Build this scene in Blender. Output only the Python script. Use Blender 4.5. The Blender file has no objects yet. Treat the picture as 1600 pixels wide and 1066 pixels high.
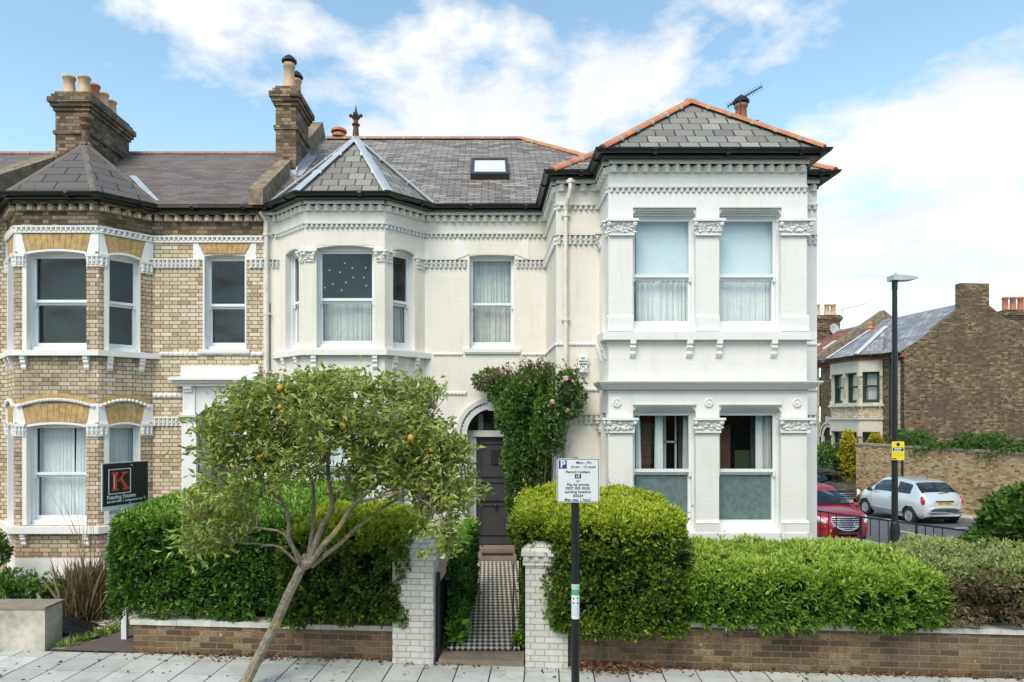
import bpy, math, random
import numpy as np
from mathutils import Vector, Matrix, noise

# ------------------------------------------------------------------ camera, sky, sun, exposure
SC = bpy.context.scene
COL = SC.collection
F_PX, CX, CY, CAMZ = 1067.0, 763.0, 655.0, 3.0      # focal length and vanishing point of the 1600 px photograph
cam = bpy.data.objects.new('camera', bpy.data.cameras.new('camera'))
COL.objects.link(cam); SC.camera = cam
cam.location = (0, 0, CAMZ); cam.rotation_euler = (math.radians(90), 0, 0)
cam.data.sensor_width = 36; cam.data.lens = 36 * F_PX / 1600
cam.data.shift_x = (800 - CX) / 1600; cam.data.shift_y = (CY - 533) / 1600
cam.data.clip_start = .1; cam.data.clip_end = 3000

SUN_EL, SUN_AZ = math.radians(50), math.radians(205)   # azimuth clockwise from +Y
sun = bpy.data.objects.new('sun', bpy.data.lights.new('sun', 'SUN'))
COL.objects.link(sun)
sun.data.energy = 2.5; sun.data.angle = math.radians(30); sun.data.color = (1, .88, .72)
sd = Vector((math.sin(SUN_AZ) * math.cos(SUN_EL), math.cos(SUN_AZ) * math.cos(SUN_EL), math.sin(SUN_EL)))
sun.rotation_euler = sd.to_track_quat('Z', 'Y').to_euler()
sun.location = (0, -20, 30)
SC.view_settings.view_transform = 'Standard'; SC.view_settings.look = 'None'
SC.view_settings.exposure = 0.22; SC.view_settings.gamma = 1
SC.cycles.max_bounces = 8; SC.cycles.transparent_max_bounces = 16; SC.cycles.use_denoising = True

class NT:
    def __init__(s, tree):
        s.t = tree; s.n = tree.nodes; s.l = tree.links
    def new(s, typ, **kw):
        n = s.n.new(typ)
        for k, v in kw.items(): setattr(n, k, v)
        return n
    def put(s, sock, v):
        if v is None: return
        if hasattr(v, 'is_output'): s.l.new(v, sock)
        else:
            if hasattr(sock.default_value, '__len__') and len(sock.default_value) == 4 and len(v) == 3: v = (*v, 1)
            sock.default_value = v
    def m(s, op, a, b=None, c=None, clamp=False):
        n = s.new('ShaderNodeMath', operation=op, use_clamp=clamp)
        for i, v in enumerate((a, b, c)): s.put(n.inputs[i], v)
        return n.outputs[0]
    def mix(s, f, a, b, bt='MIX'):
        n = s.new('ShaderNodeMix', data_type='RGBA', blend_type=bt)
        s.put(n.inputs[0], f); s.put(n.inputs[6], a); s.put(n.inputs[7], b)
        return n.outputs[2]
    def noise(s, vec, scale, detail=3, rough=.55, dist=0):
        n = s.new('ShaderNodeTexNoise'); s.put(n.inputs['Vector'], vec)
        n.inputs['Scale'].default_value = scale; n.inputs['Detail'].default_value = detail
        n.inputs['Roughness'].default_value = rough; n.inputs['Distortion'].default_value = dist
        return n.outputs['Fac']
    def ramp(s, f, stops, interp='LINEAR'):
        n = s.new('ShaderNodeValToRGB'); cr = n.color_ramp; cr.interpolation = interp
        while len(cr.elements) < len(stops): cr.elements.new(.5)
        for e, (p, c) in zip(cr.elements, stops): e.position = p; e.color = (*c, 1) if len(c) == 3 else c
        s.put(n.inputs[0], f); return n.outputs[0]
    def rng(s, v, a, b, c=0., d=1.):
        n = s.new('ShaderNodeMapRange'); s.put(n.inputs[0], v)
        for i, q in enumerate((a, b, c, d)): n.inputs[i + 1].default_value = q
        return n.outputs[0]
    def vec(s, x, y, z=0.):
        n = s.new('ShaderNodeCombineXYZ')
        for i, v in enumerate((x, y, z)): s.put(n.inputs[i], v)
        return n.outputs[0]
    def sep(s, v):
        n = s.new('ShaderNodeSeparateXYZ'); s.put(n.inputs[0], v); return n.outputs

def make_world():
    w = bpy.data.worlds.new('World'); SC.world = w; w.use_nodes = True
    t = NT(w.node_tree); t.n.clear()
    out = t.new('ShaderNodeOutputWorld'); bg = t.new('ShaderNodeBackground')
    bg.inputs[1].default_value = .1
    sky = t.new('ShaderNodeTexSky', sky_type='NISHITA'); sky.sun_disc = False
    sky.sun_elevation = SUN_EL; sky.sun_rotation = SUN_AZ; sky.air_density = 1.0; sky.dust_density = .6; sky.ozone_density = 1.6
    d = t.new('ShaderNodeTexCoord').outputs['Generated']
    x, y, z = t.sep(d)
    zz = t.m('ADD', t.m('MAXIMUM', z, 0.), .22)
    pl = t.vec(t.m('DIVIDE', x, zz), t.m('DIVIDE', y, zz), 0.)
    n1 = t.noise(pl, 3.2, 9, .55, .15); n2 = t.noise(pl, 11., 6, .6)
    fb = t.m('ADD', t.m('MULTIPLY', t.m('SUBTRACT', n1, .5), 1.5), t.m('MULTIPLY', t.m('SUBTRACT', n2, .5), .5))
    blobs = [(600, 205, .08, 1), (700, 185, .09, 1), (800, 170, .09, 1), (890, 165, .09, 1), (990, 180, .08, 1), (540, 150, .06, .4), (1460, 330, .14, 1.1), (1330, 310, .10, .9), (1560, 260, .08, .6),
             (1590, 100, .09, .8), (1530, 140, .06, .5), (310, 20, .10, .6), (430, 30, .08, .6), (700, 40, .06, .5), (130, 10, .09, .4), (980, 20, .08, .45), (1080, 15, .07, .5), (1200, 25, .07, .45), (1300, 15, .06, .4),
             (430, 110, .06, .55), (1010, 100, .06, .45), (1440, 420, .2, .6), (700, 330, .2, .6), (40, 220, .09, .2)]
    acc = None
    for px, py, r, a in blobs:
        c = Vector(((px - CX) / F_PX, 1, (CY - py) / F_PX)).normalized()
        vm = t.new('ShaderNodeVectorMath', operation='DISTANCE'); t.put(vm.inputs[0], d); vm.inputs[1].default_value = c
        g = t.m('MULTIPLY', t.m('EXPONENT', t.m('MULTIPLY', t.m('POWER', t.m('DIVIDE', vm.outputs['Value'], r), 2.), -1.)), a)
        acc = g if acc is None else t.m('ADD', acc, g)
    acc = t.m('MULTIPLY', t.m('SUBTRACT', 1., t.m('EXPONENT', t.m('MULTIPLY', acc, -1.1))), 1.25)
    back = t.rng(y, .25, -.1, 0., .4)
    dens = t.m('ADD', t.m('ADD', t.m('MULTIPLY', acc, .62), back), t.m('SUBTRACT', fb, .20))
    cov = t.m('SMOOTH_MIN', t.rng(dens, .20, .46), 1., .1)
    shade = t.ramp(t.noise(pl, 3.1, 6), [(.3, (7.4, 7.8, 8.3)), (.6, (9.0, 9.1, 9.2))])
    skyc = t.mix(1., sky.outputs[0], SKYMUL, 'MULTIPLY')
    hz = t.mix(t.rng(z, .0, .32, .55, .0), skyc, (7.6, 8.4, 9.0))
    c = t.mix(cov, hz, shade)
    t.put(bg.inputs[0], c); t.l.new(bg.outputs[0], out.inputs[0])
SKYMUL = (2.7, 2.8, 2.35)
make_world()

# ------------------------------------------------------------------ mesh helpers
RND = random.Random(7)
ORG = {}
def U(px, Y): return (px - CX) * Y / F_PX
def V(py, Y): return CAMZ + (CY - py) * Y / F_PX

def prop(o, label=None, cat=None, group=None, kind=None):
    if label: o['label'] = label
    if cat: o['category'] = cat
    if group: o['group'] = group
    if kind: o['kind'] = kind
    return o
def thing(name, label, cat, loc=(0, 0, 0), group=None, rotz=0, local=False):
    o = bpy.data.objects.new(name, None); COL.objects.link(o); o.location = loc; o.rotation_euler = (0, 0, rotz)
    o.empty_display_size = .2
    ORG[o.name] = Vector((0, 0, 0)) if local else Vector(loc)
    return prop(o, label, cat, group)
def link_mesh(me, name, parent, mats, smooth=False):
    o = bpy.data.objects.new(name, me); COL.objects.link(o)
    for m in (mats if isinstance(mats, (list, tuple)) else [mats]): me.materials.append(m)
    if smooth: me.shade_smooth()
    if parent is not None:
        o.parent = parent; ORG[o.name] = ORG[parent.name]
    else: ORG[o.name] = Vector((0, 0, 0))
    return o

def frame(p0, p1):
    """(u, out, z) -> world; u runs p0 to p1 left to right, out points to the street."""
    p0 = Vector((p0[0], p0[1], 0)); t = (Vector((p1[0], p1[1], 0)) - p0); L = t.length; t.normalize()
    n = Vector((t.y, -t.x, 0))
    M = Matrix(((t.x, n.x, 0, p0.x), (t.y, n.y, 0, p0.y), (0, 0, 1, 0), (0, 0, 0, 1)))
    return M, L
I4 = Matrix.Identity(4)

class MB:
    def __init__(s, T=I4):
        s.v = []; s.f = []; s.mi = []; s.T = T
    def pt(s, p):
        s.v.append(tuple(s.T @ Vector(p))); return len(s.v) - 1
    def face(s, pts, mi=0):
        idx = [s.pt(p) for p in pts]
        if s.T.determinant() < 0: idx.reverse()
        s.f.append(idx); s.mi.append(mi)
    def box(s, a, b, mi=0, skip=''):
        x0, y0, z0 = [min(p, q) for p, q in zip(a, b)]; x1, y1, z1 = [max(p, q) for p, q in zip(a, b)]
        F = {'b': ((x0, y0, z0), (x0, y1, z0), (x1, y1, z0), (x1, y0, z0)), 't': ((x0, y0, z1), (x1, y0, z1), (x1, y1, z1), (x0, y1, z1)),
             'f': ((x0, y0, z0), (x1, y0, z0), (x1, y0, z1), (x0, y0, z1)), 'k': ((x0, y1, z0), (x0, y1, z1), (x1, y1, z1), (x1, y1, z0)),
             'l': ((x0, y0, z0), (x0, y0, z1), (x0, y1, z1), (x0, y1, z0)), 'r': ((x1, y0, z0), (x1, y1, z0), (x1, y1, z1), (x1, y0, z1))}
        for k, q in F.items():
            if k not in skip: s.face(q, mi)
        return s
    def prism(s, poly, d0, d1, plane='xz', mi=0):
        """extrude 2-D polygon; plane 'xz' extrudes along y, 'xy' along z, 'yz' along x"""
        def P(q, d): return {'xz': (q[0], d, q[1]), 'xy': (q[0], q[1], d), 'yz': (d, q[0], q[1])}[plane]
        ar = sum(poly[i][0] * poly[(i + 1) % len(poly)][1] - poly[(i + 1) % len(poly)][0] * poly[i][1] for i in range(len(poly)))
        if ar < 0: poly = poly[::-1]
        if plane == 'xz': d0, d1 = max(d0, d1), min(d0, d1)
        else: d0, d1 = min(d0, d1), max(d0, d1)
        s.face([P(q, d1) for q in poly], mi); s.face([P(q, d0) for q in reversed(poly)], mi)
        n = len(poly)
        for i in range(n):
            a, b = poly[i], poly[(i + 1) % n]
            s.face([P(a, d0), P(b, d0), P(b, d1), P(a, d1)], mi)
        return s
    def tube(s, path, r, n=8, mi=0, cap=True, sx=1, sz=1):
        path = [Vector(p) for p in path]; rs = r if isinstance(r, (list, tuple)) else [r] * len(path)
        rings = []; up = None
        for i, p in enumerate(path):
            a = path[max(i - 1, 0)]; b = path[min(i + 1, len(path) - 1)]; t = (b - a).normalized()
            if up is None: up = Vector((0, 0, 1)) if abs(t.z) < .9 else Vector((1, 0, 0))
            sx_ = t.cross(up).normalized(); up = sx_.cross(t).normalized()
            rings.append([s.pt(p + (sx_ * math.cos(k * 2 * math.pi / n) * sx + up * math.sin(k * 2 * math.pi / n) * sz) * rs[i]) for k in range(n)])
        for A, B in zip(rings, rings[1:]):
            for k in range(n):
                s.f.append([A[k], A[(k + 1) % n], B[(k + 1) % n], B[k]]); s.mi.append(mi)
        if cap:
            s.f.append(rings[0][::-1]); s.mi.append(mi); s.f.append(rings[-1][:]); s.mi.append(mi)
        return s
    def lathe(s, prof, c=(0, 0, 0), n=16, mi=0, axis='z', cap=True):
        rings = []
        for r, h in prof:
            ring = []
            for k in range(n):
                a = 2 * math.pi * k / n
                p = (c[0] + r * math.cos(a), c[1] + r * math.sin(a), c[2] + h) if axis == 'z' else (c[0] + r * math.cos(a), c[1] + h, c[2] + r * math.sin(a))
                ring.append(s.pt(p))
            rings.append(ring)
        for A, B in zip(rings, rings[1:]):
            for k in range(n): s.f.append([A[k], A[(k + 1) % n], B[(k + 1) % n], B[k]]); s.mi.append(mi)
        if cap: s.f.append(rings[0][::-1]); s.mi.append(mi); s.f.append(rings[-1][:]); s.mi.append(mi)
        return s
    def blob(s, c, r, n=6, m=4, mi=0, jit=0):
        prof = [(math.sin(math.pi * (i + .5) / m), -math.cos(math.pi * (i + .5) / m)) for i in range(m)]
        rx, ry, rz = r if isinstance(r, (list, tuple)) else (r, r, r)
        a0 = RND.random() * 6; rings = []
        for q, h in prof:
            rings.append([s.pt((c[0] + rx * q * math.cos(a0 + 6.2832 * k / n) * (1 + RND.uniform(-jit, jit)), c[1] + ry * q * math.sin(a0 + 6.2832 * k / n) * (1 + RND.uniform(-jit, jit)), c[2] + rz * h)) for k in range(n)])
        for A, B in zip(rings, rings[1:]):
            for k in range(n): s.f.append([A[k], A[(k + 1) % n], B[(k + 1) % n], B[k]]); s.mi.append(mi)
        s.f.append(rings[0][::-1]); s.mi.append(mi); s.f.append(rings[-1][:]); s.mi.append(mi)
    def build(s, name, mats, parent=None, smooth=False):
        org = ORG[parent.name] if parent is not None else Vector((0, 0, 0))
        me = bpy.data.meshes.new(name)
        me.from_pydata([(a - org.x, b - org.y, c - org.z) for a, b, c in s.v], [], s.f)
        me.polygons.foreach_set('material_index', s.mi)
        uvl = me.uv_layers.new(name='UVMap')
        uv = np.zeros(len(me.loops) * 2, dtype=np.float32); Z = Vector((0, 0, 1))
        V3 = [Vector(p) for p in s.v]
        for p in me.polygons:
            n = p.normal
            t = Vector((1, 0, 0)) if abs(n.z) > .985 else Z.cross(n).normalized()
            if t.x < -.3 or (abs(t.x) <= .3 and t.y < 0): t = -t
            b = n.cross(t)
            if b.z < 0 or (abs(b.z) < .05 and b.y < 0): b = -b
            for li in p.loop_indices:
                q = V3[me.loops[li].vertex_index]; uv[2 * li] = q.dot(t); uv[2 * li + 1] = q.dot(b)
        uvl.data.foreach_set('uv', uv); me.update()
        return link_mesh(me, name, parent, mats, smooth)

# ------------------------------------------------------------------ materials
MATS = {}
def newmat(name):
    m = bpy.data.materials.new(name); m.use_nodes = True; MATS[name] = m
    t = NT(m.node_tree); b = t.n['Principled BSDF']
    return m, t, b
def coords(t, kind='Object'): return t.new('ShaderNodeTexCoord').outputs[kind]
def bump(t, b, h, strength=.4, dist=.01):
    n = t.new('ShaderNodeBump'); n.inputs['Strength'].default_value = strength; n.inputs['Distance'].default_value = dist
    t.put(n.inputs['Height'], h); t.l.new(n.outputs[0], b.inputs['Normal'])
def simple(name, col, rough=.6, amt=.15, scale=6, bmp=.15, metal=0, detail=5, col2=None, spec=.5):
    m, t, b = newmat(name); co = coords(t)
    n = t.noise(co, scale, detail); n2 = t.noise(co, scale * 7, 3)
    f = t.rng(t.m('ADD', t.m('MULTIPLY', n, .7), t.m('MULTIPLY', n2, .3)), .32, .68)
    c2 = col2 or tuple(min(1, c * (1 + amt)) for c in col); c1 = tuple(c * (1 - amt) for c in col)
    t.put(b.inputs['Base Color'], t.mix(f, c1, c2)); b.inputs['Roughness'].default_value = rough; b.inputs['Metallic'].default_value = metal
    b.inputs['Specular IOR Level'].default_value = spec
    if bmp: bump(t, b, n2, bmp, .004)
    return m
def painted(name, col, rough=.55, streak=.3):
    m, t, b = newmat(name); co = coords(t); x, y, z = t.sep(co); n = t.noise(co, 2.5, 5); n2 = t.noise(co, 24, 3)
    sv = t.noise(t.vec(t.m('MULTIPLY', x, 9.), t.m('MULTIPLY', y, 9.), t.m('MULTIPLY', z, .9)), 1., 5, .65)
    c = t.mix(t.rng(n, .35, .65), tuple(q * .96 for q in col), col); c = t.mix(t.rng(sv, .54, .76, 0, streak), c, (.45, .43, .37)); c = t.mix(t.rng(n2, .66, .74, 0, streak), c, (.42, .40, .35))
    t.put(b.inputs['Base Color'], c); b.inputs['Roughness'].default_value = rough; bump(t, b, n2, .12, .004); return m
def pattern(name, stops, mortar_lap_shade, mw=.009, H=.075, P=.3375, hdr=.6667, soot=(.5, .0), soot_col=(.05, .04, .035), rough=.85, bstr=.6, lap=False, wob=.004, vary=.25, moss=None, streak=0., vj=1.):
    """bricks (stretcher/header) or, with lap, slates; laid out in metres in the UV map"""
    m, t, b = newmat(name); uvn = coords(t, 'UV'); co = coords(t)
    u, v, _ = t.sep(uvn)
    wn = t.m('SUBTRACT', t.noise(co, 9, 2), .5)
    v = t.m('ADD', v, t.m('MULTIPLY', wn, wob)); u = t.m('ADD', u, t.m('MULTIPLY', wn, wob * 2))
    vv = t.m('DIVIDE', v, H); row = t.m('FLOOR', vv); fv = t.m('FRACT', vv)
    rm = t.m('FRACT', t.m('MULTIPLY', row, .5))
    uu = t.m('ADD', t.m('DIVIDE', u, P), rm)
    cell = t.m('FLOOR', uu); fu = t.m('FRACT', uu)
    lu = t.m('MINIMUM', fu, t.m('SUBTRACT', 1., fu))
    idx = cell
    if hdr:
        lu = t.m('MINIMUM', lu, t.m('ABSOLUTE', t.m('SUBTRACT', fu, hdr)))
        idx = t.m('ADD', cell, t.m('MULTIPLY', t.m('GREATER_THAN', fu, hdr), .37))
    lu = t.m('MULTIPLY', lu, P * vj)
    lv = t.m('MULTIPLY', fv if lap else t.m('MINIMUM', fv, t.m('SUBTRACT', 1., fv)), H)
    fine = t.noise(co, 60, 3)
    d = t.m('ADD', t.m('MINIMUM', lu, lv), t.m('MULTIPLY', t.m('SUBTRACT', fine, .5), mw * .6))
    mask = t.rng(d, mw * .5 - .002, mw * .5 + .002)
    wnz = t.new('ShaderNodeTexWhiteNoise', noise_dimensions='2D'); t.put(wnz.inputs['Vector'], t.vec(idx, row, 0.))
    c = t.ramp(wnz.outputs['Value'], stops)
    c = t.mix(t.rng(fine, .3, .7, 0, vary), c, tuple(x * .45 for x in stops[0][1]))
    sn = t.rng(t.noise(co, .55, 6, .65), soot[0], soot[0] + .2, 0, soot[1])
    c = t.mix(sn, c, soot_col)
    if streak:
        x, y, zc = t.sep(co); sv = t.vec(t.m('MULTIPLY', x, 7.), t.m('MULTIPLY', y, 7.), t.m('MULTIPLY', zc, .7))
        c = t.mix(t.rng(t.noise(sv, 1., 5, .65), .52, .75, 0, streak), c, tuple(x * .55 for x in soot_col))
    if moss:
        c = t.mix(t.rng(t.noise(co, moss[1], 4, .7), moss[2], moss[2] + .04, 0, .85), c, moss[0])
    c = t.mix(mask, mortar_lap_shade, c)  # mortar on bricks; with lap, also a painted shadow along each course's lower edge
    t.put(b.inputs['Base Color'], c); b.inputs['Roughness'].default_value = rough
    h = t.m('ADD', t.m('MULTIPLY', mask, t.m('SUBTRACT', 1.2, fv) if lap else 1.), t.m('MULTIPLY', fine, .25))
    h = t.m('ADD', h, t.m('MULTIPLY', wnz.outputs['Value'], .3))
    bump(t, b, h, bstr, .012)
    return m

WHITE = painted('white_paint', (.81, .795, .775), .55, .28)
WHITEO = simple('white_timber_paint', (.78, .80, .81), .4, .04, 3, .05)
GREYST = painted('grey_painted_stone', (.64, .645, .62), .65, .5)
CREAM = pattern('cream_painted_brick', [(0, (.775, .735, .66)), (.5, (.79, .75, .68)), (1, (.80, .765, .695))], (.76, .715, .64), .006, soot=(.53, .35), soot_col=(.62, .54, .44), rough=.6, bstr=.25, vary=.05, streak=.22)
WHITEB = pattern('white_painted_brick', [(0, (.79, .775, .735)), (1, (.81, .795, .76))], (.775, .75, .71), .005, soot=(.56, .3), soot_col=(.62, .57, .49), rough=.6, bstr=.25, vary=.05, streak=.2)
PIERB = pattern('weathered_white_brick', [(0, (.60, .58, .53)), (.5, (.645, .625, .575)), (1, (.69, .67, .62))], (.55, .53, .48), .006, soot=(.52, .5), soot_col=(.40, .38, .32), rough=.8, bstr=.9, vary=.25, streak=.4, wob=.01, moss=((.20, .17, .12), 9., .70))
BRICK = pattern('yellow_stock_brick', [(0, (.40, .30, .175)), (.12, (.54, .42, .27)), (.5, (.66, .55, .39)), (.85, (.72, .62, .46)), (1, (.76, .68, .55))], (.11, .08, .05), .011, soot=(.60, .55), soot_col=(.22, .15, .08), vary=.25, wob=.007)
BRICKS = pattern('sooty_yellow_stock_brick', [(0, (.34, .25, .14)), (.12, (.50, .39, .25)), (.5, (.62, .51, .36)), (.85, (.70, .59, .43)), (1, (.74, .65, .52))], (.10, .07, .05), .011, soot=(.53, .8), soot_col=(.09, .065, .045), vary=.35, wob=.008, streak=.35)
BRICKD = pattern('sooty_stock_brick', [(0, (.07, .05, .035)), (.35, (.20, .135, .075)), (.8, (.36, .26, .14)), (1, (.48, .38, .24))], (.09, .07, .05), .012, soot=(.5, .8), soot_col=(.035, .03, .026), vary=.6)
BRICKY = pattern('garden_wall_brick', [(0, (.24, .14, .07)), (.25, (.50, .32, .15)), (.7, (.68, .47, .23)), (1, (.76, .60, .36))], (.34, .25, .14), .012, soot=(.57, .6), soot_col=(.13, .09, .05), vary=.5, wob=.012, streak=.4)
BRICKG = pattern('gable_brown_brick', [(0, (.075, .05, .03)), (.3, (.19, .125, .065)), (.75, (.32, .225, .115)), (1, (.50, .40, .24))], (.15, .11, .065), .011, soot=(.47, .85), soot_col=(.085, .062, .042), vary=.75, wob=.018, streak=.75)
BRICKW = pattern('low_wall_brown_brick', [(0, (.11, .07, .04)), (.35, (.20, .13, .065)), (.75, (.31, .20, .10)), (1, (.40, .30, .19))], (.26, .19, .11), .010, P=.225, hdr=None, soot=(.48, .85), soot_col=(.10, .078, .058), vary=.9, wob=.02, moss=((.40, .35, .28), 6., .66), streak=.75)
ORANGEB = simple('gauged_orange_brick', (.50, .30, .11), .85, .35, 9, .5, col2=(.62, .43, .20))
SLATE = pattern('grey_slate', [(0, (.15, .125, .11)), (.4, (.26, .225, .195)), (.8, (.34, .30, .265)), (1, (.45, .41, .37))], (.03, .026, .022), .030, H=.115, P=.27, hdr=None, soot=(.52, .45), soot_col=(.36, .30, .27), rough=.6, bstr=1., lap=True, wob=.016, vary=.45, vj=2.2, moss=((.42, .40, .34), 20., .70))
SLATEB = pattern('scalloped_grey_slate', [(0, (.19, .18, .16)), (.5, (.28, .27, .24)), (1, (.38, .365, .32))], (.035, .032, .03), .020, H=.21, P=.30, hdr=None, soot=(.5, .3), soot_col=(.18, .17, .15), rough=.6, bstr=1., lap=True, wob=.02, vary=.4)
TILE = pattern('dark_brown_roof_tile', [(0, (.115, .09, .08)), (.5, (.16, .13, .115)), (1, (.21, .17, .15))], (.025, .02, .018), .014, H=.12, P=.33, hdr=None, soot=(.5, .4), soot_col=(.22, .17, .15), rough=.75, bstr=1., lap=True, wob=.010, vary=.4, vj=2.5, moss=((.62, .60, .55), 16., .665))
TILEP = pattern('bay_roof_tile', [(0, (.10, .09, .085)), (1, (.135, .12, .115))], (.018, .016, .014), .026, H=.24, P=.62, hdr=None, soot=(.5, .3), soot_col=(.13, .12, .11), rough=.75, bstr=.8, lap=True, wob=.004, vary=.3, moss=((.6, .6, .58), 4.5, .735))
REDTILE = pattern('red_clay_tile', [(0, (.20, .07, .045)), (.6, (.29, .11, .07)), (1, (.36, .17, .11))], (.06, .025, .02), .03, H=.25, P=.25, hdr=None, rough=.8, bstr=1., lap=True)
PALESL = pattern('pale_weathered_slate', [(0, (.20, .20, .215)), (.6, (.30, .30, .31)), (1, (.42, .42, .43))], (.06, .06, .062), .02, H=.22, P=.35, hdr=None, rough=.5, bstr=1., lap=True, wob=.05, vary=.3)
TERRA = simple('terracotta_ridge_tile', (.50, .17, .075), .75, .22, 5, .3, col2=(.62, .26, .13))
TERRAP = simple('weathered_pink_ridge_tile', (.36, .20, .16), .75, .2, 5, .3)
POT = simple('buff_clay_pot', (.52, .36, .22), .8, .25, 6, .3)
POTR = simple('red_clay_pot', (.40, .15, .085), .8, .25, 6, .3)
LEAD = simple('grey_lead_flashing', (.45, .48, .51), .45, .14, 4, .2, metal=.25)
BLACKG = simple('black_gutter_plastic', (.012, .013, .015), .32, .2, 5, .05)
BLACKM = simple('black_painted_metal', (.014, .015, .017), .38, .2, 12, .08)
MORT = simple('old_render', (.34, .29, .22), .9, .3, 5, .5, col2=(.46, .40, .31))
RENDER = simple('stained_concrete_render', (.40, .365, .29), .9, .45, 1.6, .6, col2=(.62, .585, .49))
CONC = simple('pale_concrete', (.50, .48, .43), .85, .18, 5, .35)
STEP = simple('brown_sandstone', (.24, .19, .14), .85, .25, 6, .5)
ASPH = simple('side_road_asphalt', (.105, .108, .115), .9, .18, 40, .6)
ASPHB = simple('brown_asphalt_forecourt', (.115, .09, .078), .9, .2, 25, .7)
KERB = simple('granite_kerb', (.34, .34, .33), .85, .2, 20, .4)
EARTH = simple('dark_soil', (.07, .055, .038), .95, .35, 6, .9)
GRASSG = simple('rough_ground', (.12, .12, .06), .95, .3, 2, .6)
MARK = simple('road_paint', (.66, .66, .64), .7, .15, 20, .2)
DOORM = simple('grey_door_paint', (.055, .056, .06), .38, .12, 5, .05)
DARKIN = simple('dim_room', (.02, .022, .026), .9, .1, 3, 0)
CLOTHW = simple('net_curtain', (.86, .86, .84), .9, .06, 5, .1)
CLOTHG = simple('grey_lace_curtain', (.66, .65, .62), .9, .12, 12, .1)
BLIND = simple('pale_roller_blind', (.80, .88, .91), .85, .03, 3, .02)
FROST = simple('frosted_film', (.19, .245, .235), .55, .3, 14, .05)
GREENT = simple('dark_green_timber', (.02, .055, .05), .4, .15, 8, .05)
BAGM = simple('black_plastic_sheet', (.02, .02, .024), .42, .3, 4, .6)
BARK = simple('lichened_bark', (.14, .115, .085), .9, .35, 9, .9, col2=(.26, .22, .155))
def bark2():
    m, t, b = newmat('grey_yellow_lichen_bark'); co = coords(t)
    n = t.noise(co, 16, 5, .7); l = t.rng(t.noise(co, 3.2, 4, .6), .54, .64, 0, .75)
    c = t.mix(t.rng(n, .35, .65), (.15, .125, .09), (.36, .31, .23)); c = t.mix(l, c, (.46, .36, .09))
    t.put(b.inputs['Base Color'], c); b.inputs['Roughness'].default_value = .9; bump(t, b, n, .9, .02); return m
BARKL = bark2()
def glass(name, tint=(.93, .96, .97), ior=1.5):
    m, t, b = newmat(name); t.n.remove(b)
    out = t.n['Material Output']; tr = t.new('ShaderNodeBsdfTransparent'); gl = t.new('ShaderNodeBsdfGlossy')
    tr.inputs[0].default_value = (*tint, 1); gl.inputs['Roughness'].default_value = .015
    fr = t.new('ShaderNodeFresnel'); geo = t.new('ShaderNodeNewGeometry'); t.put(fr.inputs[0], t.m('ADD', ior, t.m('MULTIPLY', geo.outputs['Backfacing'], 1 / ior - ior)))
    nb = t.new('ShaderNodeBump'); nb.inputs['Strength'].default_value = .04; nb.inputs['Distance'].default_value = .01
    t.put(nb.inputs['Height'], t.noise(coords(t), 2.2, 1)); t.l.new(nb.outputs[0], gl.inputs['Normal'])
    mx = t.new('ShaderNodeMixShader'); t.l.new(fr.outputs[0], mx.inputs[0]); t.l.new(tr.outputs[0], mx.inputs[1]); t.l.new(gl.outputs[0], mx.inputs[2])
    t.l.new(mx.outputs[0], out.inputs[0]); return m
GLASS = glass('window_glass', ior=1.40)
CARGL = glass('tinted_car_glass', (.42, .45, .47), 1.9)
def leafmat(name, stops, gloss=.25, trans=.3, rough=.4):
    m, t, b = newmat(name); out = t.n['Material Output']
    u, v, _ = t.sep(coords(t, 'UV')); c = t.ramp(u, stops)
    b.inputs['Roughness'].default_value = rough; b.inputs['Specular IOR Level'].default_value = gloss; t.put(b.inputs['Base Color'], c)
    tl = t.new('ShaderNodeBsdfTranslucent'); t.put(tl.inputs[0], t.mix(.5, c, (.20, .30, .02)))
    mx = t.new('ShaderNodeMixShader'); mx.inputs[0].default_value = trans
    t.l.new(b.outputs[0], mx.inputs[1]); t.l.new(tl.outputs[0], mx.inputs[2]); t.l.new(mx.outputs[0], out.inputs[0]); return m
LF_DARK = leafmat('dark_green_leaves', [(0, (.018, .05, .01)), (.4, (.07, .18, .02)), (.75, (.14, .32, .035)), (1, (.27, .46, .06))], .5, .2)
LF_YEL = leafmat('golden_green_leaves', [(0, (.02, .05, .008)), (.34, (.10, .18, .018)), (.62, (.24, .34, .03)), (1, (.47, .54, .04))], .45, .28)
LF_LONG = leafmat('bright_green_hedge_leaves', [(0, (.02, .06, .01)), (.35, (.10, .22, .025)), (.7, (.23, .38, .04)), (1, (.42, .55, .09))], .45, .3)
LF_BROWN = leafmat('dying_brown_leaves', [(0, (.05, .035, .02)), (.35, (.17, .12, .07)), (.55, (.26, .22, .12)), (.75, (.20, .27, .08)), (1, (.38, .43, .16))], .3, .25)
LF_TREE = leafmat('tree_leaves', [(0, (.11, .16, .035)), (.4, (.32, .40, .08)), (.75, (.52, .58, .18)), (.93, (.66, .68, .32)), (1, (.42, .28, .05))], .5, .35)
LF_ROSE = leafmat('rose_leaves', [(0, (.02, .06, .012)), (.45, (.085, .18, .028)), (.85, (.14, .25, .04)), (1, (.22, .07, .05))], .5, .25)
LF_DRY = leafmat('dry_stems', [(0, (.10, .10, .035)), (.5, (.24, .19, .09)), (1, (.42, .34, .20))], .3, .3)
LF_FAR = leafmat('shrub_leaves', [(0, (.02, .05, .012)), (.5, (.08, .17, .03)), (1, (.20, .32, .06))], .4, .3)
LF_GOLD = leafmat('gold_leaves', [(0, (.30, .26, .02)), (1, (.65, .55, .03))], .4, .3)
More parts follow.
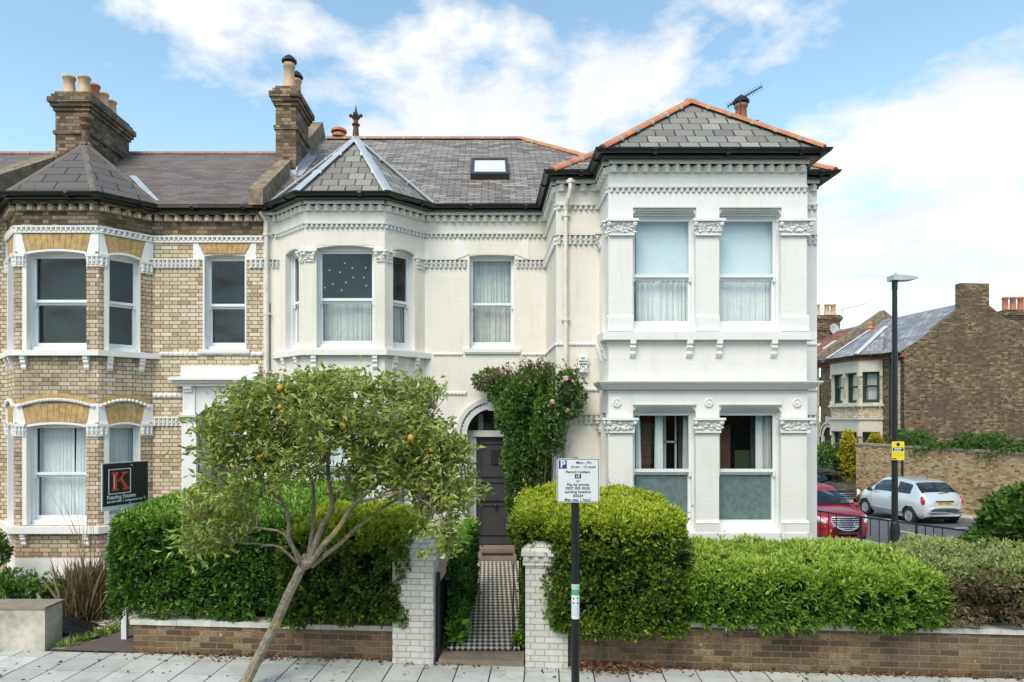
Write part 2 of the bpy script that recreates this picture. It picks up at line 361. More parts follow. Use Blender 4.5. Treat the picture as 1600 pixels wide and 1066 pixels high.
LF_DEAD = leafmat('fallen_leaves', [(0, (.07, .03, .015)), (.6, (.17, .08, .04)), (1, (.30, .18, .09))], .3, .1)
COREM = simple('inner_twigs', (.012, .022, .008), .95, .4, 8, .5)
PINK = simple('pink_petals', (.75, .38, .40), .6, .15, 20, .1)
FRUIT = simple('orange_fruit', (.58, .30, .03), .55, .2, 12, .15, col2=(.66, .46, .06))
# ------------------------------------------------------------------ foliage helpers
NR = np.random.default_rng(11)
def unit(a): return a / (np.linalg.norm(a, axis=1, keepdims=True) + 1e-9)
def raw_mesh(name, verts, faces, uvs, mats, parent, smooth=False):
    org = ORG[parent.name] if parent is not None else Vector((0, 0, 0))
    verts = np.asarray(verts, dtype=np.float32) - np.array(org, dtype=np.float32)
    me = bpy.data.meshes.new(name); nf, k = faces.shape
    me.vertices.add(len(verts)); me.vertices.foreach_set('co', verts.ravel())
    me.loops.add(nf * k); me.loops.foreach_set('vertex_index', faces.astype(np.int32).ravel())
    me.polygons.add(nf); me.polygons.foreach_set('loop_start', np.arange(0, nf * k, k, dtype=np.int32))
    me.polygons.foreach_set('loop_total', np.full(nf, k, dtype=np.int32))
    uvl = me.uv_layers.new(name='UVMap'); uvl.data.foreach_set('uv', np.asarray(uvs, dtype=np.float32).ravel())
    me.update(calc_edges=True); me.validate(); me.shade_flat()
    return link_mesh(me, name, parent, mats, smooth)
def leaves(name, P, D, L, c, mat, parent, w=.26, droop=.12, upbias=0.):
    n = len(P); D = unit(D); R = unit(NR.normal(size=(n, 3)) + np.array([0, 0, upbias]))
    S = unit(np.cross(D, R)); N = np.cross(S, D); L = L.reshape(-1, 1)
    b = P; l = P + D * .45 * L + S * w * L + N * w * .4 * L; t = P + D * L - N * droop * L; r = P + D * .45 * L - S * w * L + N * w * .4 * L
    verts = np.stack([b, l, t, r], 1).reshape(-1, 3); i = np.arange(n) * 4
    faces = np.stack([np.stack([i, i + 3, i + 2], 1), np.stack([i, i + 2, i + 1], 1)], 1).reshape(-1, 3)
    uv = np.zeros((n, 6, 2)); uv[:, :, 0] = np.clip(c, .01, .99).reshape(-1, 1); uv[:, :, 1] = .5
    return raw_mesh(name, verts, faces, uv.reshape(-1, 2), mat, parent)
def sprigs(C, N, k, L, spread=.9, jl=.35):
    """rosettes of k leaves round outward axis N at centres C"""
    n = len(C); C = np.repeat(C, k, 0); N = np.repeat(unit(N), k, 0)
    R = unit(NR.normal(size=(n * k, 3))); D = unit(N * NR.uniform(.25, 1.1, (n * k, 1)) + R * spread)
    LL = L * NR.uniform(1 - jl, 1 + jl, n * k)
    return C + R * .012, D, LL
def shell_points(box, R, dens, faces, warp=None, bumps=(.06, 1.3), depth=.10):
    """points on a rounded, lumpy box (x0,x1,y0,y1,z0,z1) with outward normals; faces = letters l r f k t b"""
    x0, x1, y0, y1, z0, z1 = box; Ps = []; area = {'l': (y1 - y0) * (z1 - z0), 'r': (y1 - y0) * (z1 - z0), 'f': (x1 - x0) * (z1 - z0), 'k': (x1 - x0) * (z1 - z0), 't': (x1 - x0) * (y1 - y0), 'b': (x1 - x0) * (y1 - y0)}
    for f in faces:
        n = int(area[f] * dens); q = NR.random((n, 3)) * [x1 - x0, y1 - y0, z1 - z0] + [x0, y0, z0]
        if f == 'l': q[:, 0] = x0
        if f == 'r': q[:, 0] = x1
        if f == 'f': q[:, 1] = y0
        if f == 'k': q[:, 1] = y1
        if f == 't': q[:, 2] = z1
        if f == 'b': q[:, 2] = z0
        Ps.append(q)
    P = np.concatenate(Ps)
    lo = np.array([x0, y0, z0]) + R; hi = np.array([x1, y1, z1]) - R
    Q = np.clip(P, lo, hi); N = unit(P - Q); P2 = Q + N * R
    amp, sc = bumps
    nz = np.array([noise.noise(Vector(p) * sc) + .5 * noise.noise(Vector(p) * sc * 2.7) for p in P2])
    P2 = P2 + N * (nz[:, None] * amp - NR.random((len(P2), 1)) ** 2 * depth)
    if warp is not None: P2 = warp(P2)
    return P2, N, nz
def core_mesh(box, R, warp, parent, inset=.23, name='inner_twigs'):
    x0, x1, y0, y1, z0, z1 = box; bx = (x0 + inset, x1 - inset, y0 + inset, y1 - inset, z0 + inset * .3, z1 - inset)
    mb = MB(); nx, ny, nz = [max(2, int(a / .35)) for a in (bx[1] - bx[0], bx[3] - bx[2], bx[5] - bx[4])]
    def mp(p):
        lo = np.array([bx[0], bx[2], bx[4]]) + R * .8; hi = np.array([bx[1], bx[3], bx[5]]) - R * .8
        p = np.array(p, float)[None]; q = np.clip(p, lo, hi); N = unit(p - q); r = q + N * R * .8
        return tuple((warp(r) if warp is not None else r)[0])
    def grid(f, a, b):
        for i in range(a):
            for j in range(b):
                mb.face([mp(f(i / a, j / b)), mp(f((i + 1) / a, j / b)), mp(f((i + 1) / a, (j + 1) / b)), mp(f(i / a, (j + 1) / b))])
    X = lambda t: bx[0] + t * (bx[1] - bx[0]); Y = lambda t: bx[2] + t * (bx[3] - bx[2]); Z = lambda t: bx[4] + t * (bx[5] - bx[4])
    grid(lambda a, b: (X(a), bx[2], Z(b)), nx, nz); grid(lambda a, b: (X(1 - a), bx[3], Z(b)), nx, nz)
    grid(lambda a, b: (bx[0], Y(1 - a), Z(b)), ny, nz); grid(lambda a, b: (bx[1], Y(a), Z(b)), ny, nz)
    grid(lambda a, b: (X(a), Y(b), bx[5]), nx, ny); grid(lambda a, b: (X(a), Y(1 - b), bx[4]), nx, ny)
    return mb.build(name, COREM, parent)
def ellipsoid_points(ells, n, depth=.35):
    vol = np.array([a[3] * a[4] * a[5] for a in ells]) ** .75; k = NR.choice(len(ells), n, p=vol / vol.sum()); E = np.array(ells)[k]
    N = unit(NR.normal(size=(n, 3))); r = 1 - NR.random((n, 1)) ** 1.5 * depth
    P = E[:, :3] + N * E[:, 3:] * r
    return P, N
SA = math.radians(4.7); ST = Vector((math.cos(SA), -math.sin(SA), 0)); SN = Vector((math.sin(SA), math.cos(SA), 0)); S0 = Vector((0, 8.42, 0))
def S(s, d, z=0.): p = S0 + ST * s + SN * d; return Vector((p.x, p.y, z))
SM = Matrix(((ST.x, SN.x, 0, S0.x), (ST.y, SN.y, 0, S0.y), (0, 0, 1, 0), (0, 0, 0, 1)))
def s_np(P): return np.stack([S0.x + ST.x * P[:, 0] + SN.x * P[:, 1], S0.y + ST.y * P[:, 0] + SN.y * P[:, 1], P[:, 2]], 1)
def sN_np(P): return np.stack([ST.x * P[:, 0] + SN.x * P[:, 1], ST.y * P[:, 0] + SN.y * P[:, 1], P[:, 2]], 1)

# ------------------------------------------------------------------ wall, window and trim builders
def wall(parent, name, p0, p1, z0, z1, holes, mat, rev=.16, revmat=None, ends=''):
    T, L = frame(p0, p1); mb = MB(T); us = sorted({0, L, *[h[0] for h in holes], *[h[1] for h in holes]}); zs = sorted({z0, z1, *[h[2] for h in holes], *[h[3] for h in holes]})
    for a, b in zip(us, us[1:]):
        for c, d in zip(zs, zs[1:]):
            m = ((a + b) / 2, (c + d) / 2)
            if any(h[0] < m[0] < h[1] and h[2] < m[1] < h[3] for h in holes): continue
            mb.face([(a, 0, c), (b, 0, c), (b, 0, d), (a, 0, d)][::-1])
    for a, b, c, d in holes:
        mb.face([(a, 0, c), (a, -rev, c), (a, -rev, d), (a, 0, d)], 1); mb.face([(b, 0, c), (b, 0, d), (b, -rev, d), (b, -rev, c)], 1)
        mb.face([(a, 0, d), (a, -rev, d), (b, -rev, d), (b, 0, d)], 1); mb.face([(a, 0, c), (b, 0, c), (b, -rev, c), (a, -rev, c)], 1)
    if 'r' in ends: mb.face([(L, 0, z0), (L, -.3, z0), (L, -.3, z1), (L, 0, z1)])
    if 'l' in ends: mb.face([(0, 0, z0), (0, 0, z1), (0, -.3, z1), (0, -.3, z0)])
    return mb.build(name, [mat, revmat or mat], parent)
def wavy(mb, u0, u1, z0, z1, o, folds, amp, n=70, gather=0.):
    pts = []
    ph = RND.random() * 6; amp = amp * RND.uniform(.6, 1.7)
    for i in range(n + 1):
        t = i / n; u = u0 + (u1 - u0) * t; t = t + .035 * math.sin(t * 9 + ph) + .02 * math.sin(t * 23 + ph)
        pts.append((u, o + amp * (math.sin(t * folds * 6.283 + ph) + .5 * math.sin(t * folds * 2.3 * 6.283 + 2 * ph)), t))
    for (a, oa, ta), (b, ob, tb) in zip(pts, pts[1:]):
        um = (u0 + u1) / 2
        ga = lambda u: u + (um - u) * gather
        mb.face([(a, oa, z0), (b, ob, z0), (ga(b), ob * .5 + o * .5, z1), (ga(a), oa * .5 + o * .5, z1)])
def window(parent, p0, p1, u0, u1, z0, z1, zm, arch=0., up=None, low=None, mat=None, sill=None, setb=.13, iname=True, room=.45, side=.022, label=None, film=False):
    """double-hung sash in hole u0..u1, z0..z1 of the wall p0-p1; up / low: list of (kind, f0, f1)"""
    mat = mat or WHITEO; T, L = frame(p0, p1); w = MB(T); s = side; o = -setb; s0_ = s
    w.box((u0, o, z0), (u0 + s, o - .13, z1)); w.box((u1 - s, o, z0), (u1, o - .13, z1))
    w.box((u0 + s, o, z1 - s - arch), (u1 - s, o - .13, z1)); w.box((u0 + s, o + .015, z0), (u1 - s, o - .13, z0 + .07))
    a, b = u0 + s, u1 - s; zt = z1 - s - arch; zb = z0 + .07; r = .042
    if arch > 0:
        n = 8; pl = [(u0 + .002, z1 + .001)] + [(u0 + .002 + (u1 - u0 - .004) * i / n, z1 - arch + arch * (1 - (2 * i / n - 1) ** 2) - .001) for i in range(n + 1)] + [(u1 - .002, z1 + .001)]
        for q0, q1 in zip(pl[1:-2], pl[2:-1]): w.face([(q0[0], -.004, q0[1]), (q1[0], -.004, q1[1]), (q1[0], -.004, z1 + .001), (q0[0], -.004, z1 + .001)], 1); w.face([(q0[0], -.004, q0[1]), (q0[0], o, q0[1]), (q1[0], o, q1[1]), (q1[0], -.004, q1[1])], 1)
    for (c, d, oo) in ((zm, zt, o - .03), (zb, zm, o - .075)):
        w.box((a, oo, c), (a + r, oo - .04, d)); w.box((b - r, oo, c), (b, oo - .04, d))
        w.box((a + r, oo, d - r), (b - r, oo - .04, d)); w.box((a + r, oo, c), (b - r, oo - .04, c + (.05 if oo > o - .05 else .075)))
    for e in (a + .003, b - r + .003): w.prism([(o - .032, zm), (o - .065, zm), (o - .055, zm - .07), (o - .035, zm - .07)], e, e + r - .006, 'yz')
    win = w.build('window', [mat, parent.get('arch_mat') and MATS[parent['arch_mat']] or mat], parent)
    if label: win['label'] = label
    for (c, d, oo) in ((zm, zt, o - .048), (zb, zm, o - .093)):
        MB(T).box((a + r * .8, oo, c + .03), (b - r * .8, oo - .006, d - r * .8)).build('pane', GLASS, win)
    if film: MB(T).box((a + r, o - .103, zb + .02), (b - r, o - .106, zm)).build('frosted_film', FROST, win)
    for kinds, c, d in ((up, zm, zt), (low, zb, zm)):
        for k in (kinds or []):
            kind, f0, f1 = k[:3]; ua, ub = a + (b - a) * f0, a + (b - a) * f1; m = MB(T)
            if kind == 'blind': m.box((ua, o - .17, c), (ub, o - .178, d)); m.build('blind', BLIND, win)
            elif kind in ('net', 'grey'):
                wavy(m, ua, ub, c - .02, d, o - .20, max(3, int((ub - ua) * 13)), .018, gather=k[3] if len(k) > 3 else 0.); m.build('curtain', CLOTHW if kind == 'net' else CLOTHG, win)
    if iname:
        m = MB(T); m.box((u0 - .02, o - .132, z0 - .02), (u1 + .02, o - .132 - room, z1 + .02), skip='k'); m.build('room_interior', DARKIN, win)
    if sill:
        m = MB(T); m.box((u0 - sill, .06, z0 - .075), (u1 + sill, -setb, z0 - .002)); m.box((u0 - sill + .01, .045, z0 - .10), (u1 + sill - .01, 0, z0 - .075)); m.build('sill', WHITE, win)
    return win
def dogtooth(parent, segs, zc, h, per, proj, mat, name='dogtooth_course', lip=.02, rows=1, ow=0.):
    """segs: list of (p0,p1,u0,u1). wedge teeth pointing out under a thin flat lip"""
    for p0, p1, u0, u1 in segs:
        T, L = frame(p0, p1); mb = MB(T); u1 = L if u1 is None else u1
        n = max(1, round((u1 - u0) / per)); q = (u1 - u0) / n; hh = h / rows
        for r in range(rows):
            z0 = zc - h / 2 + r * hh
            for i in range(n):
                a = u0 + i * q + q * .04; b_ = a + q * .92; m = a + q * .46; za, zb = z0 + (hh * .08 if rows > 1 else 0), z0 + hh * (.92 if rows > 1 else 1); p = proj + ow; k = q * .13
                mb.face([(a, 0, za), (m - k, p, za), (m - k, p, zb), (a, 0, zb)]); mb.face([(m + k, p, za), (b_, 0, za), (b_, 0, zb), (m + k, p, zb)]); mb.face([(m - k, p, za), (m + k, p, za), (m + k, p, zb), (m - k, p, zb)])
                mb.face([(a, 0, zb), (m - k, p, zb), (m + k, p, zb), (b_, 0, zb)]); mb.face([(a, 0, za), (b_, 0, za), (m + k, p, za), (m - k, p, za)])
            if r: mb.box((u0, 0, z0 - hh * .07), (u1, proj * .75, z0 + hh * .07))
        mb.box((u0, 0, zc + h / 2), (u1, proj * 1.05 + ow, zc + h / 2 + lip))
        mb.build(name, mat, parent)
def rope(parent, segs, zc, r, mat, name='rope_moulding'):
    for p0, p1, u0, u1 in segs:
        T, L = frame(p0, p1); mb = MB(T); u1 = L if u1 is None else u1; n = max(2, int((u1 - u0) / (r * 1.9))); q = (u1 - u0) / n
        mb.box((u0, 0, zc - r * .8), (u1, r * .5, zc + r * .8))
        for i in range(n):
            a = u0 + (i + .5) * q; mb.blob((a, r * .5, zc), (q * .52, r * .8, r), 6, 4)
        mb.build(name, mat, parent)
def ledge(parent, segs, z0, z1, proj, mat, name='ledge', steps=2, endx=0.):
    for p0, p1, u0, u1 in segs:
        T, L = frame(p0, p1); mb = MB(T); u1 = L if u1 is None else u1
        for i in range(steps):
            a = z0 + (z1 - z0) * i / steps; b = z0 + (z1 - z0) * (i + 1) / steps; pr = proj * (i + 1) / steps
            e = endx * (i + 1) / steps
            mb.box((u0 - e, 0, a), (u1 + e, pr, b + .0), skip='f')
        mb.build(name, mat, parent)
def capital(parent, T, u0, u1, z0, z1, proj, mat):
    mb = MB(T); h = z1 - z0
    mb.box((u0 - .03, -.02, z1 - h * .16), (u1 + .03, proj + .035, z1)); mb.box((u0 + .02, -.02, z0), (u1 - .02, proj * .55, z0 + h * .13))
    mb.prism([(-.02, z0 + h * .13), (proj * .35, z0 + h * .13), (proj * .8, z1 - h * .16), (-.02, z1 - h * .16)], u0 + .01, u1 - .01, 'yz')
    n = int((u1 - u0) * h * 480)
    for i in range(n):
        u = RND.uniform(u0 + .01, u1 - .01); z = RND.uniform(z0 + h * .2, z1 - h * .22); f = (z - z0) / h
        mb.blob((u, proj * (.35 + .6 * f), z), (RND.uniform(.016, .038), RND.uniform(.015, .03), RND.uniform(.014, .03)), 6, 4, jit=.3)
    for u in (u0 + .02, u1 - .02): mb.blob((u, proj * .9, z1 - h * .3), (.04, .035, .045), 8, 5)
    mb.build('capital', mat, parent, smooth=False)
def bracket(parent, T, u, z1, h, w, proj, mat):
    mb = MB(T); a, b = u - w / 2, u + w / 2
    pr = [(0, z1), (proj, z1), (proj, z1 - h * .22), (proj * .72, z1 - h * .30), (proj * .85, z1 - h * .42), (proj * .62, z1 - h * .55), (proj * .5, z1 - h * .62), (proj * .55, z1 - h * .78), (proj * .32, z1 - h * .93), (0, z1 - h)]
    mb.prism(pr, a, b, 'yz')
    mb.build('bracket', mat, parent)
def gutter(parent, path, r=.062, name='gutter'):
    """half-round gutter with the fascia board behind it"""
    mb = MB(); P = [Vector(p) for p in path]
    nseg = 8; rings = []
    offs = []
    for i, p in enumerate(P):
        dirs = []
        if i > 0: dirs.append((P[i] - P[i - 1]).normalized())
        if i < len(P) - 1: dirs.append((P[i + 1] - P[i]).normalized())
        ns = [Vector((d.y, -d.x, 0)) for d in dirs]; n = sum(ns, Vector()).normalized(); k = 1 / max(.4, n.dot(ns[0])); offs.append(n * k)
    for p, o in zip(P, offs):
        ring = []
        for k in range(nseg + 1):
            a = math.pi * k / nseg; ring.append(p + o * (r + r * math.cos(a)) + Vector((0, 0, -r * 1.05 * math.sin(a))))
        for k in range(nseg, -1, -1):
            a = math.pi * k / nseg; ring.append(p + o * (r + .8 * r * math.cos(a)) + Vector((0, 0, -r * .8 * math.sin(a) + .004)))
        rings.append([mb.pt(q) for q in ring])
    for A, B in zip(rings, rings[1:]):
        for k in range(len(A)): mb.f.append([A[k], B[k], B[(k + 1) % len(A)], A[(k + 1) % len(A)]]); mb.mi.append(0)
    for (p, o), (q, o2) in zip(zip(P, offs), list(zip(P, offs))[1:]):
        d = Vector((0, 0, 1))
        mb.face([p - d * .10, q - d * .10, q + d * .02, p + d * .02]); mb.face([p - d * .10, p - d * .10 - o * .2, q - d * .10 - o2 * .2, q - d * .10])
        n = max(1, int((q - p).length / .9))
        for j in range(1, n + 1):
            c = p.lerp(q, (j - .3) / n); t = (q - p).normalized(); nn = Vector((t.y, -t.x, 0)) * r
            mb.tube([c + nn - Vector((0, 0, .035)) - t * .03, c + nn - Vector((0, 0, .035)) + t * .03], r * 1.08, 10, sz=.75)
    return mb.build(name, BLACKG, parent)
def ridge(parent, pts, mat, r=.11, seg=.45, name='ridge_tiles', lift=.0, joint=None):
    mb = MB()
    for a, b in zip(pts, pts[1:]):
        a, b = Vector(a), Vector(b); L = (b - a).length; n = max(1, round(L / seg)); t = (b - a) / L
        sx = t.cross(Vector((0, 0, 1))).normalized(); up = sx.cross(t)
        for i in range(n):
            p, q = a + t * (L * i / n), a + t * (L * (i + 1) / n - .008)
            for (c, d, rr, mi) in ((p, q, r, 0), (q - t * .05, q + t * .012, r * 1.14, 0 if joint is None else 1)):
                R1 = []; R2 = []
                for k in range(9):
                    an = math.pi * k / 8; o = sx * math.cos(an) * rr + up * (math.sin(an) * rr * .75 + lift - rr * .75); R1.append(mb.pt(c + o)); R2.append(mb.pt(d + o))
                for k in range(8): mb.f.append([R1[k], R2[k], R2[k + 1], R1[k + 1]]); mb.mi.append(mi)
                mb.f.append(R1[::-1]); mb.mi.append(mi); mb.f.append(R2); mb.mi.append(mi)
    return mb.build(name, [mat] + ([joint] if joint else []), parent)
def roofpoly(parent, name, polys, mat, th=.05):
    mb = MB()
    for poly in polys:
        poly = [Vector(p) for p in poly]; n = (poly[1] - poly[0]).cross(poly[2] - poly[0]).normalized()
        if n.z < 0: poly = poly[::-1]; n = -n
        mb.face(poly); lo = [p - n * th for p in poly]; mb.face(lo[::-1])
        for i in range(len(poly)): j = (i + 1) % len(poly); mb.face([poly[i], lo[i], lo[j], poly[j]])
    return mb.build(name, mat, parent)
def pot(parent, c, h, r, mat, cowl=False, name='chimney_pot'):
    mb = MB(); mb.lathe([(r * 1.12, 0), (r * 1.12, h * .08), (r, h * .1), (r * .86, h * .82), (r * 1.05, h * .86), (r * 1.1, h * .93), (r * .98, h), (r * .7, h), (r * .7, h * .9)], c, 14)
    o = mb.build(name, mat, parent, True)
    if cowl:
        mb = MB(); mb.lathe([(r * .2, h), (r * .2, h + .03), (r * 1.35, h + .03), (r * 1.35, h + .06), (r * .9, h + .13), (r * .2, h + .19), (.01, h + .2)], c, 12)
        mb.build('cowl', BLACKM, o)
    return o
def chimney(parent, x0, x1, y0, y1, z0, z1, mat, pots, cor=.09, T=I4):
    mb = MB(T); zc = z1 - .42
    mb.box((x0, y0, z0), (x1, y1, zc)); mb.box((x0 - .035, y0 - .035, zc - .5), (x1 + .035, y1 + .035, zc - .42))
    for i, (e, h) in enumerate(((.035, .08), (.075, .08), (.115, .11))): 
        mb.box((x0 - e, y0 - e, zc), (x1 + e, y1 + e, zc + h)); zc += h
    mb.box((x0 - .06, y0 - .06, zc), (x1 + .06, y1 + .06, zc + .08)); mb.box((x0 - .01, y0 - .01, zc + .08), (x1 + .01, y1 + .01, zc + .15))
    ch = mb.build('chimney', mat, parent)
    zt = zc + .14
    for (px, py, h, r, m, cw) in pots: 
        q = T @ Vector((px, py, zt)); pot(ch, tuple(q), h, r, m, cw)
    return ch
def text(parent, s, T, u, z, size, mat, o=.004, align='CENTER', name='lettering', th=.0015, bold=0., sx=1.):
    cu = bpy.data.curves.new(name, 'FONT'); cu.body = s; cu.size = size; cu.align_x = align; cu.align_y = 'CENTER'; cu.extrude = th; cu.offset = bold
    tmp = bpy.data.objects.new('t', cu); COL.objects.link(tmp)
    dg = bpy.context.evaluated_depsgraph_get(); me = bpy.data.meshes.new_from_object(tmp.evaluated_get(dg)); bpy.data.objects.remove(tmp)
    org = ORG[parent.name]
    R = T @ Matrix.Translation((u, o, z)) @ Matrix(((sx, 0, 0, 0), (0, 0, 1, 0), (0, 1, 0, 0), (0, 0, 0, 1)))
    me.transform(R)
    me.transform(Matrix.Translation(-org)); me.materials.clear()
    return link_mesh(me, name, parent, mat)
# ------------------------------------------------------------------ the ground
def gz(x, y):
    a = -.45 - .04 * (y - 22.8)                      # side road falls away from us
    t = min(1, max(0, (x - 6.2) / 2.6)) if y > 6 else min(1, max(0, (x - 6.2) / 3))
    a = max(a, -3.2) if y > 12 else -.1
    return t * a
mb = MB()
gx = [-900, -200, -60, -30, -12, 0, 3, 6.2, 7, 7.8, 8.8, 12, 16, 20, 30, 60, 200, 900]; gy = [-600, -100, -30, -9, 0, 6, 8, 10, 12, 14, 18, 24, 30, 40, 60, 90, 300, 1500]
for a, b in zip(gx, gx[1:]):
    for c, d in zip(gy, gy[1:]): mb.face([(a, c, gz(a, c) - .09), (b, c, gz(b, c) - .09), (b, d, gz(b, d) - .09), (a, d, gz(a, d) - .09)])
prop(mb.build('ground', GRASSG), kind='structure')
# pavement of small slabs, each a real bevelled slab laid in the street's direction
def slabmat():
    m, t, b = newmat('pavement_slab'); co = coords(t); u, v, _ = t.sep(coords(t, 'UV')); n = t.noise(co, 3, 6, .65); n2 = t.noise(co, 45, 3)
    c = t.mix(u, (.42, .44, .425), (.57, .585, .565)); c = t.mix(t.rng(n, .46, .64, 0, .65), c, (.35, .35, .31)); c = t.mix(t.rng(n2, .58, .72, 0, .4), c, (.28, .28, .25)); sp = t.noise(co, 13, 2); c = t.mix(t.rng(sp, .68, .71, 0, .55), c, (.20, .19, .17))
    t.put(b.inputs['Base Color'], c); b.inputs['Roughness'].default_value = .85; bump(t, b, n2, .35, .004); return m
SLAB = slabmat()
vs, fs, uvs = [], [], []
g = .011; W_ = .405
rows = [(-.42 - .52 * 0, .0)]
d = 0.0
def slab(s0, s1, d0, d1, j):
    c = RND.random(); i = len(vs); h = RND.uniform(-.003, .003)
    for (s, dd, z) in ((s0, d0, -.05), (s1, d0, -.05), (s1, d1, -.05), (s0, d1, -.05), (s0 + .003, d0 + .003, 0), (s1 - .003, d0 + .003, 0), (s1 - .003, d1 - .003, 0), (s0 + .003, d1 - .003, 0)):
        vs.append(tuple(S(s, dd, z + (h if z == 0 else 0))))
    for f in ((4, 5, 6, 7), (0, 1, 5, 4), (1, 2, 6, 5), (2, 3, 7, 6), (3, 0, 4, 7)): fs.append([i + q for q in f]); uvs.extend([(c, .5)] * 4)
for col in range(-24, 17):
    s0 = col * W_ + .05
    dd = -.16; first = .42 if col % 2 else .22
    slab(s0 + g / 2, s0 + W_ - g / 2, dd - .10, dd + (.13 if s0 > -5 else .1), 0); dd -= .10 + g
    while dd > -2.1:
        L = first if dd > -.27 else .405
        slab(s0 + g / 2, s0 + W_ - g / 2, dd - L, dd, 0); dd -= L + g; 
prop(raw_mesh('pavement', vs, np.array(fs), uvs, SLAB, None), kind='structure')
mb = MB(SM); mb.box((-12, -2.5, -.12), (6.9, .14, -.012)); prop(mb.build('pavement_bed', EARTH), kind='structure')
mb = MB(SM); mb.box((-14, -2.66, -.2), (6.6, -2.51, .004)); prop(mb.build('kerb', KERB), kind='structure')
mb = MB(SM); mb.face([(-60, -9, -.085), (40, -9, -.085), (40, -2.6, -.085), (-60, -2.6, -.085)]); prop(mb.build('street', ASPH), kind='structure')
# front garden soil behind the low walls, up to the houses
mb = MB()
for q in ([(-4.55, 8.9, .12), (-.9, 8.6, .12), (-.55, 13, .35), (-4.3, 13, .25)], [(.6, 8.5, .12), (6.3, 8.05, .12), (6.2, 12, .3), (.62, 13, .35)]):
    mb.face(q)
    for i in range(4): a, b = q[i], q[(i + 1) % 4]; mb.face([a, b, (b[0], b[1], -.12), (a[0], a[1], -.12)])
prop(mb.build('garden_soil', EARTH), kind='structure')
# side road, its kerbs and markings
HD = Vector((-.087, .996, 0)); HN = Vector((.996, .087, 0)); R0 = Vector((15.1, 22.8, 0))
def RD(a, l, z=0.):                                  # a along the side road (away), l to the right of the silver car's axis
    p = R0 + HD * a + HN * l; return Vector((p.x, p.y, -.45 - .04 * a * .996 + z))
mb = MB()
aa = [-20, -10, -6, 0, 8, 20, 40, 66]
for a, b in zip(aa, aa[1:]): mb.face([RD(a, -5.6), RD(a, 1.0), RD(b, 1.0), RD(b, -5.6)])
prop(mb.build('side_road', ASPH), kind='structure')
mb = MB()
for a, b in zip(aa, aa[1:]):
    P = [RD(a, 1.0, -.02), RD(b, 1.0, -.02), RD(b, 1.0, .11), RD(a, 1.0, .11)]; mb.face(P)
    mb.face([RD(a, 1.0, .11), RD(b, 1.0, .11), RD(b, 1.14, .115), RD(a, 1.14, .115)])
    mb.face([RD(a, -5.6, .11), RD(b, -5.6, .11), RD(b, -5.6, -.02), RD(a, -5.6, -.02)]); mb.face([RD(a, -5.75, .11), RD(b, -5.75, .11), RD(b, -5.6, .11), RD(a, -5.6, .11)])
prop(mb.build('side_road_kerb', KERB), kind='structure')
mb = MB()
for a, b in zip(aa, aa[1:]):
    mb.face([RD(a, 1.14, .11), RD(b, 1.14, .11), RD(b, 3.4, .12), RD(a, 3.4, .12)]); mb.face([RD(a, -7.4, .10), RD(b, -7.4, .10), RD(b, -5.75, .105), RD(a, -5.75, .105)])
for a, b in zip(aa, aa[1:]): mb.face([RD(a, -7.4, -.9), RD(b, -7.4, -.9), RD(b, -7.4, .10), RD(a, -7.4, .10)])
prop(mb.build('side_pavement', CONC), kind='structure')
mb = MB()
def dash(a0, a1, l, w=.09): mb.face([RD(a0, l - w, .005), RD(a0, l + w, .005), RD(a1, l + w, .005), RD(a1, l - w, .005)])
for a in (-3.4, -1.55, .3, 2.4, 4.5, 7): dash(a, a + .95, -1.05)
for a in (-6.5, -3.2, -.2, 3, 6.2, 9.5): dash(a, a + 1.5, -2.9, .05)
dash(-1.6, -1.48, -.2, .85)
prop(mb.build('road_markings', MARK), kind='structure')

# ------------------------------------------------------------------ the cream house (rows at Y0 13, wing 11.26, bay 10.4)
HZ = 6.98
WH = thing('cream_house', 'large cream painted corner house with white bay windows, grey slate roof and orange ridge tiles', 'house', (0, 13, 0))
WH['arch_mat'] = 'cream_painted_brick'
A0, A1 = (-4.28, 13), (-3.98, 13); BL = [(-3.98, 13), (-3.31, 12.32), (-1.87, 12.32), (-1.21, 13)]; M0, M1 = (-1.21, 13), (1.10, 13)
W1a, W1b = (1.12, 11.26), (1.83, 11.26); B2a, B2b = (1.83, 10.4), (4.85, 10.4); W1c, W1d = (4.85, 11.26), (5.42, 11.26)
wall(WH, 'wall', A0, A1, 0, HZ, [], CREAM, ends='l')
hM = [(.85, 1.71, 4.34, 6.13), (.81, 1.75, .56, 2.76), ]
wall(WH, 'wall', M0, (-.46, 13), 0, HZ, [], CREAM)
wall(WH, 'wall', (-.46, 13), (.60, 13), 3.30, HZ, [(.10, .96, 4.34, 6.13)], CREAM)
wall(WH, 'wall', (.60, 13), M1, 0, HZ, [], CREAM)
wall(WH, 'wall', (1.10, 13), (1.12, 11.26), 0, HZ, [], CREAM)
wall(WH, 'wall', W1a, W1b, 0, HZ, [], CREAM)
bw = .86
wall(WH, 'wall', (1.83, 11.26), (1.83, 10.4), 0, HZ, [(.22, .62, 4.375, 6.1), (.22, .62, 1.29, 3.1)], WHITEB, revmat=WHITE)
window(WH, (1.83, 11.26), (1.83, 10.4), .22, .62, 4.375, 6.1, 5.2, low=[('net', 0, 1)], room=.2); window(WH, (1.83, 11.26), (1.83, 10.4), .22, .62, 1.29, 3.1, 2.2, room=.2)
TB, LB = frame(B2a, B2b); H1, H2 = (2.20 - 1.83, 3.16 - 1.83), (3.514 - 1.83, 4.46 - 1.83)
holes = [(H1[0], H1[1], 4.375, 6.21), (H2[0], H2[1], 4.375, 6.21), (H1[0], H1[1], 1.29, 3.21), (H2[0], H2[1], 1.29, 3.21)]
wall(WH, 'bay_wall', B2a, B2b, 0, HZ, holes, WHITEB, rev=.2, revmat=WHITE)
